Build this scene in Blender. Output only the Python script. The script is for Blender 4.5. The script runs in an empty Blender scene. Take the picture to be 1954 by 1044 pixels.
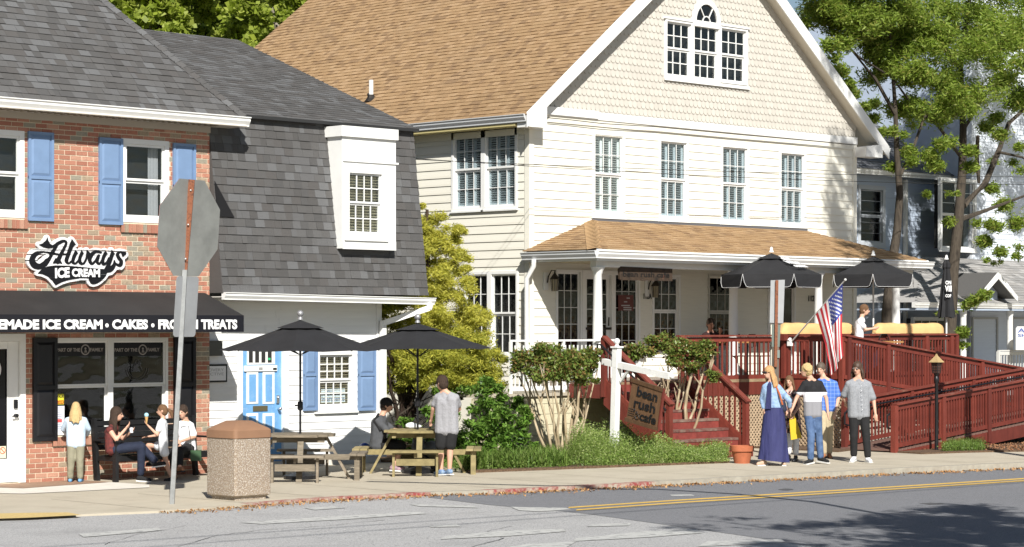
import bpy, math, random
import numpy as np
from mathutils import Vector, Matrix
random.seed(7); RNG = np.random.default_rng(11)
SC = bpy.context.scene
COL = SC.collection
# ------------------------------------------------------------------ camera, sky, sun, exposure
A = math.radians(44.5)          # angle between the street direction (+x) and the view
CA, SA = math.cos(A), math.sin(A)
FP, CX, HY, EYE = 4390.0, 977.0, 622.0, 2.5   # focal length and horizon measured on the photograph, eye height
cd = bpy.data.cameras.new("camera"); cam = bpy.data.objects.new("camera", cd); COL.objects.link(cam)
cam.location = (0, 0, EYE); cam.rotation_euler = (math.pi/2, 0, A - math.pi/2)
cd.sensor_width = 36; cd.lens = FP/1954*36; cd.shift_y = (HY-522)/1954; cd.clip_end = 2000; cd.clip_start = .5
SC.camera = cam
SUN = Vector((.69, 1.0, -.95)).normalized()
world = bpy.data.worlds.new("World"); SC.world = world; world.use_nodes = True
nt = world.node_tree; nt.nodes.clear()
sky = nt.nodes.new("ShaderNodeTexSky"); sky.sky_type = 'NISHITA'; sky.sun_disc = False
sky.sun_elevation = math.asin(-SUN.z); sky.sun_rotation = math.atan2(-SUN.x, -SUN.y)
sky.air_density = 1.0; sky.dust_density = .6
bg = nt.nodes.new("ShaderNodeBackground"); bg.inputs[1].default_value = .05
wo = nt.nodes.new("ShaderNodeOutputWorld"); nt.links.new(sky.outputs[0], bg.inputs[0]); nt.links.new(bg.outputs[0], wo.inputs[0])
sd = bpy.data.lights.new("sun", 'SUN'); sd.energy = 5.0; sd.angle = math.radians(.5); sd.color = (1, .965, .90)
so = bpy.data.objects.new("sun", sd); COL.objects.link(so); so.location = (10, 0, 40)
so.rotation_euler = SUN.to_track_quat('-Z', 'Y').to_euler()
SC.view_settings.view_transform = 'Standard'; SC.view_settings.look = 'None'
SC.view_settings.exposure = .5; SC.view_settings.gamma = 1; SC.view_settings.use_curve_mapping = False
SC.cycles.max_bounces = 6; SC.cycles.diffuse_bounces = 2; SC.cycles.transparent_max_bounces = 24
# ------------------------------------------------------------------ survey helpers (photo pixel -> point on a known plane)
def F(px, py, d):
    t = (px-CX)/FP; Z = d/(SA-t*CA); return (Z*(CA+t*SA), EYE+(HY-py)*Z/FP)      # plane y=d -> (s,z)
def L(px, py, s):
    t = (px-CX)/FP; Z = s/(CA+t*SA); return (Z*(SA-t*CA), EYE+(HY-py)*Z/FP)      # plane x=s -> (d,z)
def G(px, py, z=0.0):
    Z = FP*(EYE-z)/(py-HY); t = (px-CX)/FP; return (Z*(CA+t*SA), Z*(SA-t*CA))    # ground -> (s,d)
def fs(px, d): return F(px, HY, d)[0]
def VZ(px, py, Z):                                                               # point at view depth Z
    t = (px-CX)/FP; return Vector((Z*(CA+t*SA), Z*(SA-t*CA), EYE+(HY-py)*Z/FP))
RIGHT = Vector((SA, -CA, 0)); VIEW = Vector((CA, SA, 0)); UP = Vector((0, 0, 1))
# ------------------------------------------------------------------ materials
MATS = {}
def mat(name, cols, rough=.7, nscale=0, namt=.25, bump=0, bscale=None, metal=0, spec=.4, stretch=None, rand=False, wear=None, coat=0):
    if name in MATS: return MATS[name]
    if not isinstance(cols[0], (tuple, list)): cols = [cols]
    m = bpy.data.materials.new(name); m.use_nodes = True; n = m.node_tree.nodes; l = m.node_tree.links
    b = n["Principled BSDF"]; b.inputs["Roughness"].default_value = rough; b.inputs["Metallic"].default_value = metal
    b.inputs["Specular IOR Level"].default_value = spec; b.inputs["Coat Weight"].default_value = coat
    tc = n.new("ShaderNodeTexCoord"); vec = tc.outputs["Object"]
    if stretch:
        mp = n.new("ShaderNodeMapping"); mp.inputs["Scale"].default_value = stretch; l.new(vec, mp.inputs[0]); vec = mp.outputs[0]
    if len(cols) > 1:
        r = n.new("ShaderNodeValToRGB"); e = r.color_ramp; e.interpolation = 'CONSTANT' if rand == 'const' else 'LINEAR'
        for i, c in enumerate(cols):
            p = i/(len(cols)-(0 if rand == 'const' else 1))
            el = e.elements[i] if i < 2 else e.elements.new(p)
            el.position = p; el.color = (*c, 1)
        if rand:
            oi = n.new("ShaderNodeObjectInfo"); ge = n.new("ShaderNodeNewGeometry")
            ad = n.new("ShaderNodeMath"); ad.operation = 'ADD'; l.new(oi.outputs["Random"], ad.inputs[0]); l.new(ge.outputs["Random Per Island"], ad.inputs[1])
            fr = n.new("ShaderNodeMath"); fr.operation = 'FRACT'; l.new(ad.outputs[0], fr.inputs[0]); l.new(fr.outputs[0], r.inputs[0])
        else:
            no = n.new("ShaderNodeTexNoise"); no.inputs["Scale"].default_value = nscale or 8; no.inputs["Detail"].default_value = 6
            l.new(vec, no.inputs[0]); mr = n.new("ShaderNodeMapRange"); mr.inputs[1].default_value = .3; mr.inputs[2].default_value = .7
            l.new(no.outputs[0], mr.inputs[0]); l.new(mr.outputs[0], r.inputs[0])
        col = r.outputs[0]
    else:
        rg = n.new("ShaderNodeRGB"); rg.outputs[0].default_value = (*cols[0], 1); col = rg.outputs[0]
    if nscale and (len(cols) == 1 or rand):
        no = n.new("ShaderNodeTexNoise"); no.inputs["Scale"].default_value = nscale; no.inputs["Detail"].default_value = 5; no.inputs["Roughness"].default_value = .6
        l.new(vec, no.inputs[0]); mr = n.new("ShaderNodeMapRange"); mr.inputs[1].default_value = .25; mr.inputs[2].default_value = .75
        mr.inputs[3].default_value = 1-namt; mr.inputs[4].default_value = 1+namt; l.new(no.outputs[0], mr.inputs[0])
        mx = n.new("ShaderNodeVectorMath"); mx.operation = 'SCALE'; l.new(col, mx.inputs[0]); l.new(mr.outputs[0], mx.inputs[3]); col = mx.outputs[0]
    if wear:
        wc, wsc, lo, hi = wear
        no = n.new("ShaderNodeTexNoise"); no.inputs["Scale"].default_value = wsc; no.inputs["Detail"].default_value = 8; no.inputs["Roughness"].default_value = .7
        l.new(tc.outputs["Object"], no.inputs[0]); mr = n.new("ShaderNodeMapRange"); mr.inputs[1].default_value = lo; mr.inputs[2].default_value = hi
        l.new(no.outputs[0], mr.inputs[0]); mi = n.new("ShaderNodeMix"); mi.data_type = 'RGBA'
        l.new(mr.outputs[0], mi.inputs[0]); l.new(col, mi.inputs[6]); mi.inputs[7].default_value = (*wc, 1); col = mi.outputs[2]
    l.new(col, b.inputs["Base Color"])
    if bump:
        nb = n.new("ShaderNodeTexNoise"); nb.inputs["Scale"].default_value = bscale or (nscale or 20); nb.inputs["Detail"].default_value = 4
        l.new(vec, nb.inputs[0]); bu = n.new("ShaderNodeBump"); bu.inputs["Strength"].default_value = bump; bu.inputs["Distance"].default_value = .02
        l.new(nb.outputs[0], bu.inputs["Height"]); l.new(bu.outputs[0], b.inputs["Normal"])
    MATS[name] = m; return m
def glass(name, tint=(.9, .95, .95), refl=1.0):
    m = bpy.data.materials.new(name); m.use_nodes = True; n = m.node_tree.nodes; l = m.node_tree.links; n.clear()
    o = n.new("ShaderNodeOutputMaterial"); mx = n.new("ShaderNodeMixShader"); tr = n.new("ShaderNodeBsdfTransparent"); tr.inputs[0].default_value = (*tint, 1)
    gl = n.new("ShaderNodeBsdfGlossy"); gl.inputs["Roughness"].default_value = .03; lw = n.new("ShaderNodeLayerWeight"); fr = n.new("ShaderNodeMath"); fr.operation = 'POWER'; l.new(lw.outputs["Facing"], fr.inputs[0]); fr.inputs[1].default_value = 4
    nz = n.new("ShaderNodeTexNoise"); nz.inputs["Scale"].default_value = 1.3; bu = n.new("ShaderNodeBump"); bu.inputs["Strength"].default_value = .06; bu.inputs["Distance"].default_value = .3
    l.new(nz.outputs[0], bu.inputs["Height"]); l.new(bu.outputs[0], gl.inputs["Normal"])
    ml = n.new("ShaderNodeMath"); ml.operation = 'MULTIPLY_ADD'; ml.inputs[1].default_value = .5*refl; ml.inputs[2].default_value = .055*refl; l.new(fr.outputs[0], ml.inputs[0])
    l.new(ml.outputs[0], mx.inputs[0]); l.new(tr.outputs[0], mx.inputs[1]); l.new(gl.outputs[0], mx.inputs[2]); l.new(mx.outputs[0], o.inputs[0])
    MATS[name] = m; return m
def leafmat(name, cols, trans=.35, rough=.5):
    m = bpy.data.materials.new(name); m.use_nodes = True; n = m.node_tree.nodes; l = m.node_tree.links; n.clear()
    o = n.new("ShaderNodeOutputMaterial"); b = n.new("ShaderNodeBsdfPrincipled"); b.inputs["Roughness"].default_value = rough; b.inputs["Specular IOR Level"].default_value = .3
    r = n.new("ShaderNodeValToRGB"); ge = n.new("ShaderNodeNewGeometry")
    for i, c in enumerate(cols):
        p = i/(len(cols)-1); el = r.color_ramp.elements[i] if i < 2 else r.color_ramp.elements.new(p); el.position = p; el.color = (*c, 1)
    l.new(ge.outputs["Random Per Island"], r.inputs[0]); l.new(r.outputs[0], b.inputs["Base Color"])
    t = n.new("ShaderNodeBsdfTranslucent"); l.new(r.outputs[0], t.inputs[0]); mx = n.new("ShaderNodeMixShader"); mx.inputs[0].default_value = trans
    l.new(b.outputs[0], mx.inputs[1]); l.new(t.outputs[0], mx.inputs[2]); l.new(mx.outputs[0], o.inputs[0]); MATS[name] = m; return m
M_white = mat("white_paint", (.80, .80, .78), .45, 3, .05)
M_whiteold = mat("weathered_white_paint", (.74, .74, .72), .6, 6, .1, wear=((.35, .33, .3), 9, .6, .78))
M_cream = mat("cream_siding", (.80, .775, .68), .5, 1.5, .05, stretch=(1, 1, 6), wear=((.62, .58, .48), 1.6, .58, .95))
M_wsid = mat("white_siding", (.82, .82, .81), .5, 2, .05, wear=((.55, .54, .5), 3, .62, .85))
M_scal = mat("taupe_scallop", [(.53, .50, .445), (.58, .55, .49)], .6, 3, .04, rand=True)
M_blue = mat("slate_blue_paint", (.17, .26, .42), .5, 5, .08)
M_sky = mat("sky_blue_door_paint", (.16, .36, .64), .45, 4, .15, wear=((.35, .5, .7), 6, .55, .8))
M_black = mat("black_paint", (.012, .012, .014), .4, 5, .2)
M_canvas = mat("black_canvas", (.017, .017, .019), .85, 3, .25, bump=.15, bscale=60)
M_awn = mat("awning_canvas", (.022, .021, .021), .8, 1.2, .35, bump=.1, bscale=30, wear=((.12, .11, .1), 14, .74, .8))
M_val = mat("awning_valance", (.008, .008, .012), .6)
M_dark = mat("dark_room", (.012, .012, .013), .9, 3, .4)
M_brick = mat("brick", [(.37, .155, .105), (.45, .205, .14), (.40, .17, .115), (.49, .27, .19), (.39, .185, .125), (.35, .27, .19), (.45, .215, .145), (.38, .17, .115), (.30, .27, .21)], .85, 25, .22, bump=.4, bscale=60, rand='const')
M_mortar = mat("mortar", (.70, .62, .47), .95, 20, .15)
M_shg = mat("grey_shingle", [(.082, .079, .077), (.10, .097, .095), (.085, .083, .082), (.115, .114, .115), (.092, .087, .084), (.135, .136, .138), (.097, .094, .092), (.108, .106, .105)], .95, 90, .3, bump=.5, bscale=140, rand='const')
M_sht = mat("tan_shingle", [(.35, .225, .115), (.385, .25, .132), (.33, .21, .107), (.36, .235, .122), (.27, .17, .09), (.40, .265, .145), (.345, .22, .113)], .95, 70, .3, bump=.6, bscale=120, rand='const', wear=((.22, .15, .09), .5, .52, 1.0))
M_shw = mat("light_grey_shingle", [(.28, .27, .26), (.34, .33, .32), (.24, .235, .23)], .95, 60, .25, rand='const')
M_red = mat("red_stained_wood", [(.165, .032, .021), (.13, .026, .018), (.195, .040, .026), (.105, .022, .016)], .6, 8, .25, bump=.15, rand=True, stretch=(1, 1, .3))
M_redworn = mat("worn_red_tread", [(.14, .055, .045), (.12, .045, .038)], .85, 9, .35, rand=True, wear=((.27, .22, .17), 5, .42, .72))
M_wood = mat("weathered_wood", [(.20, .165, .12), (.155, .13, .095), (.24, .20, .15)], .85, 12, .35, bump=.4, rand=True, stretch=(.5, 2, 2))
M_woody = mat("yellow_treated_wood", [(.27, .22, .10), (.22, .18, .085), (.32, .26, .13)], .8, 10, .3, bump=.3, rand=True)
M_conc = mat("sidewalk_concrete", [(.40, .355, .275), (.47, .42, .33), (.43, .385, .30)], .9, .8, .1, bump=.25, bscale=60, wear=((.36, .31, .24), 2.2, .52, .85))
M_concw = mat("pale_concrete", (.66, .62, .55), .9, 3, .1)
M_curb = mat("curb_concrete", [(.30, .27, .22), (.40, .37, .30)], .95, 9, .2, bump=.4)
M_curbred = mat("red_curb_paint", (.27, .05, .05), .9, 9, .3, wear=((.40, .34, .27), 7, .42, .58))
M_asphL = mat("worn_asphalt", [(.12, .118, .118), (.46, .455, .45), (.26, .257, .255)], .95, 38, .25, bump=.8, bscale=50, wear=((.25, .247, .245), 1.1, .5, .95))
M_asphD = mat("dark_asphalt", [(.07, .072, .08), (.22, .222, .235), (.13, .132, .14)], .9, 45, .3, bump=.6, bscale=60, wear=((.155, .155, .165), .9, .5, .95))
M_yel = mat("yellow_line_paint", (.62, .40, .09), .8, 8, .15, wear=((.2, .16, .09), 12, .62, .8))
M_wmark = mat("worn_white_marking", (.46, .46, .44), .85, 10, .15, wear=((.2, .2, .2), 6, .5, .66))
M_soil = mat("mulch_soil", [(.06, .038, .022), (.12, .075, .045), (.16, .1, .06)], 1, 30, .4, bump=1, bscale=40)
M_grass0 = mat("ground_turf", [(.07, .09, .03), (.1, .11, .04)], 1, 3, .3)
M_cmu = mat("cream_painted_block", (.66, .60, .42), .8, 4, .12, bump=.3, bscale=25, wear=((.45, .38, .25), 3, .62, .85))
M_gal = mat("galvanized_metal", (.34, .35, .35), .5, 8, .2, metal=.6, wear=((.25, .25, .24), 9, .5, .8))
M_signback = mat("sign_back_aluminium", (.33, .335, .315), .5, 2.5, .22, metal=.5)
M_signback2 = mat("pale_sign_back", (.34, .35, .36), .55, 3, .12, metal=.3)
M_rust = mat("rusty_steel", [(.15, .05, .025), (.24, .09, .045), (.1, .04, .025)], .85, 25, .3)
M_agg = mat("exposed_aggregate", [(.06, .05, .04), (.46, .38, .29), (.19, .135, .095), (.60, .54, .46), (.09, .07, .055)], .9, 42, .3, bump=.8, bscale=60)
M_lid = mat("brown_plastic_lid", (.26, .145, .085), .55, 4, .1)
M_tan = mat("tan_canvas_pad", (.66, .42, .18), .8, 4, .12, bump=.2)
M_terra = mat("terracotta", (.42, .13, .06), .8, 8, .2)
M_bark = mat("bark", [(.035, .027, .02), (.07, .056, .042), (.025, .02, .015)], .95, 9, .3, bump=.8, bscale=20, stretch=(1, 1, .25))
M_myr = mat("crape_myrtle_bark", [(.42, .33, .21), (.30, .23, .14), (.5, .41, .28), (.24, .17, .11)], .8, 6, .25, stretch=(1, 1, .3), bump=.2)
M_blind = mat("cream_blind", (.60, .54, .38), .7)
M_blindw = mat("white_shutter_slats", (.80, .86, .85), .6)
M_brass = mat("old_brass", (.20, .17, .10), .5, metal=.6)
M_bronze = mat("dark_bronze_metal", (.035, .03, .026), .5, metal=.4)
M_signw = mat("brown_sign_wood", [(.10, .052, .025), (.14, .075, .038), (.075, .04, .02)], .7, 10, .3, rand=True, stretch=(2, 2, .3))
M_gsid = mat("pale_blue_grey_siding", (.42, .49, .60), .55, 3, .06)
M_chrome = mat("bright_metal", (.7, .7, .7), .25, metal=1)
G_clear = glass("window_glass", (.95, .97, .97)); G_dark = glass("shaded_glass", (.5, .52, .52), 1.3)
G_screen = glass("screened_glass", (.84, .87, .89), .7)
# ------------------------------------------------------------------ mesh building
ORG = {}
def wo_(o):
    return ORG.get(o.name, Vector((0, 0, 0))) if o else Vector((0, 0, 0))
class MB:
    def __init__(s): s.v = []; s.f = []; s.mi = []; s.cur = 0
    def add(s, vs, fs_):
        b = len(s.v); s.v += [tuple(v) for v in vs]; s.f += [tuple(b+i for i in f) for f in fs_]; s.mi += [s.cur]*len(fs_); return s
    def box(s, x0, x1, y0, y1, z0, z1):
        vs = [(x, y, z) for z in (z0, z1) for y in (y0, y1) for x in (x0, x1)]
        return s.add(vs, [(0, 2, 3, 1), (4, 5, 7, 6), (0, 1, 5, 4), (2, 6, 7, 3), (0, 4, 6, 2), (1, 3, 7, 5)])
    def obox(s, ori, pl, u0, u1, w0, w1, z0, z1):
        return s.box(u0, u1, pl+w0, pl+w1, z0, z1) if ori == 'F' else s.box(pl+w0, pl+w1, u0, u1, z0, z1)
    def beam(s, p, q, w, h, up=(0, 0, 1)):
        p = Vector(p); q = Vector(q); d = (q-p).normalized(); up = Vector(up)
        if abs(d.dot(up)) > .98: up = Vector((0, 1, 0)) if abs(d.y) < .9 else Vector((1, 0, 0))
        x = d.cross(up).normalized(); u = x.cross(d).normalized(); vs = []
        for c in (p, q):
            for a, b in ((-1, -1), (1, -1), (1, 1), (-1, 1)): vs.append(c+x*(a*w/2)+u*(b*h/2))
        return s.add(vs, [(3, 2, 1, 0), (4, 5, 6, 7), (0, 1, 5, 4), (1, 2, 6, 5), (2, 3, 7, 6), (3, 0, 4, 7)])
    def tube(s, pts, rs, n=8, cap=True):
        pts = [Vector(p) for p in pts]; rs = rs if isinstance(rs, (list, tuple)) else [rs]*len(pts); b = len(s.v); vs = []; fs_ = []
        for i, p in enumerate(pts):
            d = (pts[min(i+1, len(pts)-1)]-pts[max(i-1, 0)]); d = d.normalized() if d.length > 1e-9 else UP
            a = Vector((1, 0, 0)) if abs(d.x) < .8 else Vector((0, 1, 0)); x = d.cross(a).normalized(); y = d.cross(x)
            for k in range(n):
                t = 2*math.pi*k/n; vs.append(p+x*(math.cos(t)*rs[i])+y*(math.sin(t)*rs[i]))
        for i in range(len(pts)-1):
            for k in range(n): a = i*n+k; c = i*n+(k+1) % n; fs_.append((a, c, c+n, a+n))
        if cap: fs_.append(tuple(range(n-1, -1, -1))); fs_.append(tuple((len(pts)-1)*n+k for k in range(n)))
        return s.add(vs, fs_)
    def lathe(s, c, prof, n=16, sq=None):
        vs = []; fs_ = []; c = Vector(c)
        for r, z in prof:
            for k in range(n):
                t = 2*math.pi*(k+.5)/n; vs.append((c.x+r*math.cos(t), c.y+r*math.sin(t), c.z+z))
        for i in range(len(prof)-1):
            for k in range(n): a = i*n+k; b = i*n+(k+1) % n; fs_.append((a, b, b+n, a+n))
        fs_.append(tuple(range(n-1, -1, -1))); fs_.append(tuple((len(prof)-1)*n+k for k in range(n)))
        return s.add(vs, fs_)
    def ball(s, c, r, n=10, m=7, sc=(1, 1, 1)):
        c = Vector(c); vs = []; fs_ = []
        for i in range(1, m):
            ph = math.pi*i/m
            for k in range(n): t = 2*math.pi*k/n; vs.append((c.x+r*sc[0]*math.sin(ph)*math.cos(t), c.y+r*sc[1]*math.sin(ph)*math.sin(t), c.z+r*sc[2]*math.cos(ph)))
        vs += [(c.x, c.y, c.z+r*sc[2]), (c.x, c.y, c.z-r*sc[2])]; tp = len(vs)-2
        for i in range(m-2):
            for k in range(n): a = i*n+k; b = i*n+(k+1) % n; fs_.append((a, a+n, b+n, b))
        for k in range(n): fs_.append((tp, k, (k+1) % n)); a = (m-2)*n; fs_.append((tp+1, a+(k+1) % n, a+k))
        return s.add(vs, fs_)
    def prism(s, poly, vec):
        vec = Vector(vec); n = len(poly); vs = [Vector(p) for p in poly]; vs += [p+vec for p in vs]
        return s.add(vs, [tuple(range(n-1, -1, -1)), tuple(range(n, 2*n))]+[(i, (i+1) % n, (i+1) % n+n, i+n) for i in range(n)])
    def quad(s, *p): return s.add(p, [tuple(range(len(p)))])
    def mesh(s, name, off=(0, 0, 0)):
        me = bpy.data.meshes.new(name); o = Vector(off); me.from_pydata([(v[0]-o.x, v[1]-o.y, v[2]-o.z) for v in s.v], [], s.f)
        if any(s.mi): me.polygons.foreach_set("material_index", s.mi)
        return me
    def build(s, name, m, parent=None, smooth=False, label=None, cat=None, group=None, kind=None, bev=0):
        if parent is None:
            a = np.array(s.v); org = Vector(((a[:, 0].min()+a[:, 0].max())/2, (a[:, 1].min()+a[:, 1].max())/2, a[:, 2].min()))
        else: org = wo_(parent)
        me = s.mesh(name, org); ms = m if isinstance(m, (list, tuple)) else [m]
        for x in ms: me.materials.append(x)
        if smooth:
            me.polygons.foreach_set("use_smooth", [True]*len(me.polygons))
            if smooth != 'full': me.set_sharp_from_angle(angle=math.radians(40))
        o = bpy.data.objects.new(name, me); COL.objects.link(o)
        if parent is None: o.location = org
        else: o.parent = parent
        ORG[o.name] = org; props(o, label, cat, group, kind)
        if bev:
            bv = o.modifiers.new("bevel", 'BEVEL'); bv.width = bev; bv.segments = 2; bv.limit_method = 'ANGLE'
        return o
def props(o, label=None, cat=None, group=None, kind=None):
    if label: o["label"] = label
    if cat: o["category"] = cat
    if group: o["group"] = group
    if kind: o["kind"] = kind
    return o
def thing(name, loc, label, cat, group=None, rz=0):
    o = bpy.data.objects.new(name, None); COL.objects.link(o); o.location = loc; o.rotation_euler.z = rz; o.empty_display_size = .2
    ORG[o.name] = Vector(loc) if rz == 0 else Vector((0, 0, 0)); return props(o, label, cat, group)
def inst(me, name, parent, loc, rot=None, scale=(1, 1, 1), kind=None):
    o = bpy.data.objects.new(name, me); COL.objects.link(o); o.parent = parent
    lo = Vector(loc)-wo_(parent)
    if rot is None: o.location = lo; o.scale = scale
    else: o.matrix_local = Matrix.Translation(lo) @ rot.to_4x4() @ Matrix.Diagonal((*scale, 1))
    if kind: o["kind"] = kind
    return o
def npmesh(name, V, Fq, m, parent=None, label=None, cat=None, kind=None, group=None, smooth=False):
    """big mesh from numpy: V (n,3), Fq (k,4) or (k,3)"""
    org = wo_(parent) if parent else Vector((float(V[:, 0].mean()), float(V[:, 1].mean()), float(V[:, 2].min())))
    me = bpy.data.meshes.new(name); V = V-np.array(org); k = Fq.shape[1]
    me.vertices.add(len(V)); me.vertices.foreach_set("co", V.astype(np.float32).ravel()); me.loops.add(Fq.size); me.loops.foreach_set("vertex_index", Fq.astype(np.int32).ravel())
    me.polygons.add(len(Fq)); me.polygons.foreach_set("loop_start", np.arange(0, Fq.size, k, dtype=np.int32)); me.polygons.foreach_set("use_smooth", [False]*len(Fq)); me.materials.append(m); me.update(calc_edges=True)
    o = bpy.data.objects.new(name, me); COL.objects.link(o)
    if parent: o.parent = parent
    else: o.location = org
    ORG[o.name] = org; return props(o, label, cat, group, kind)
def text(s, u0, u1, z0, z1, m, parent, ori='F', pl=0, ext=.004, bold=.02, name="lettering", top=None, skew=0):
    """flat lettering fitted to a box on a wall; the built-in font"""
    cu = bpy.data.curves.new(name, 'FONT'); cu.body = s; cu.extrude = .02; cu.offset = bold; cu.resolution_u = 3
    ob = bpy.data.objects.new(name, cu); COL.objects.link(ob); dg = bpy.context.evaluated_depsgraph_get()
    me = bpy.data.meshes.new_from_object(ob.evaluated_get(dg)); bpy.data.objects.remove(ob); bpy.data.curves.remove(cu)
    n = len(me.vertices); co = np.empty(n*3, np.float32); me.vertices.foreach_get("co", co); co = co.reshape(-1, 3)
    x0, x1, y0, y1 = co[:, 0].min(), co[:, 0].max(), co[:, 1].min(), co[:, 1].max()
    u = (co[:, 0]-x0)/(x1-x0); v = (co[:, 1]-y0)/(y1-y0); w = np.where(co[:, 2] > 0, -ext, 0.0)
    zz = z0+v*(z1-z0)+skew*u; uu = u0+u*(u1-u0); org = wo_(parent)
    P = np.stack([uu, pl+w, zz], 1) if ori == 'F' else np.stack([pl+w, uu, zz], 1)
    P = P-np.array(org); me.vertices.foreach_set("co", P.astype(np.float32).ravel()); me.materials.clear(); me.materials.append(m); me.update()
    o = bpy.data.objects.new(name, me); COL.objects.link(o); o.parent = parent; return o
# ------------------------------------------------------------------ walls, siding, windows
def minus(a, b, cuts):
    segs = [(a, b)]
    for c, d in cuts:
        n = []
        for x, y in segs:
            if d <= x or c >= y: n.append((x, y)); continue
            if c > x: n.append((x, c))
            if d < y: n.append((d, y))
        segs = n
    return [(x, y) for x, y in segs if y-x > .02]
def wall(name, parent, ori, pl, u0, u1, z0, z1, holes, m, th=.2, w0=0):
    b = MB(); zs = sorted({z0, z1, *[h[2] for h in holes], *[h[3] for h in holes]}); zs = [z for z in zs if z0 <= z <= z1]
    for a, c in zip(zs, zs[1:]):
        for x, y in minus(u0, u1, [(h[0], h[1]) for h in holes if h[2] < (a+c)/2 < h[3]]): b.obox(ori, pl, x, y, w0, w0+th, a, c)
    return b.build(name, m, parent)
def unit_board(p, lip=.003):
    b = MB(); b.add([(0, 0, 0), (1, 0, 0), (1, -p, 0), (0, -p, 0), (0, 0, 1), (1, 0, 1), (1, -lip, 1), (0, -lip, 1)],
                    [(0, 3, 2, 1), (4, 5, 6, 7), (3, 7, 6, 2), (0, 4, 7, 3), (1, 2, 6, 5), (0, 1, 5, 4)]); return b.mesh("board")
def siding(parent, ori, pl, u0, u1, z0, z1, pitch, holes, m, p=.02, name="siding_board", lim=None):
    me = unit_board(p); me.materials.append(m); R = Matrix.Rotation(-math.pi/2, 3, 'Z'); z = z0; n = 0
    while z < z1-.02:
        h = min(pitch, z1-z); zc = z+h/2; a, c = (u0, u1) if lim is None else lim(zc); jt = random.uniform(a+.8, c-.8) if c-a > 3 else a-1
        for x, y in [q for x_, y_ in minus(a, c, [(q[0], q[1]) for q in holes if q[2] < zc < q[3]]) for q in ([(x_, jt-.002), (jt+.002, y_)] if x_+.3 < jt < y_-.3 else [(x_, y_)])]:
            if ori == 'F': inst(me, name, parent, (x, pl, z), None, (y-x, 1, h-.001))
            else: inst(me, name, parent, (pl, y, z), R, (y-x, 1, h-.001))
            n += 1
        z += pitch
    return n
UP_PANE = {}
def pane(parent, m, ori, pl, u0, u1, w, z0, z1):
    if m.name not in UP_PANE:
        b = MB(); b.box(0, 1, 0, 1, 0, 1); me = b.mesh("pane"); me.materials.append(m); UP_PANE[m.name] = me
    if ori == 'F': inst(UP_PANE[m.name], "pane", parent, (u0, pl+w, z0), None, (u1-u0, .004, z1-z0))
    else: inst(UP_PANE[m.name], "pane", parent, (pl+w, u0, z0), None, (.004, u1-u0, z1-z0))
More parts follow.
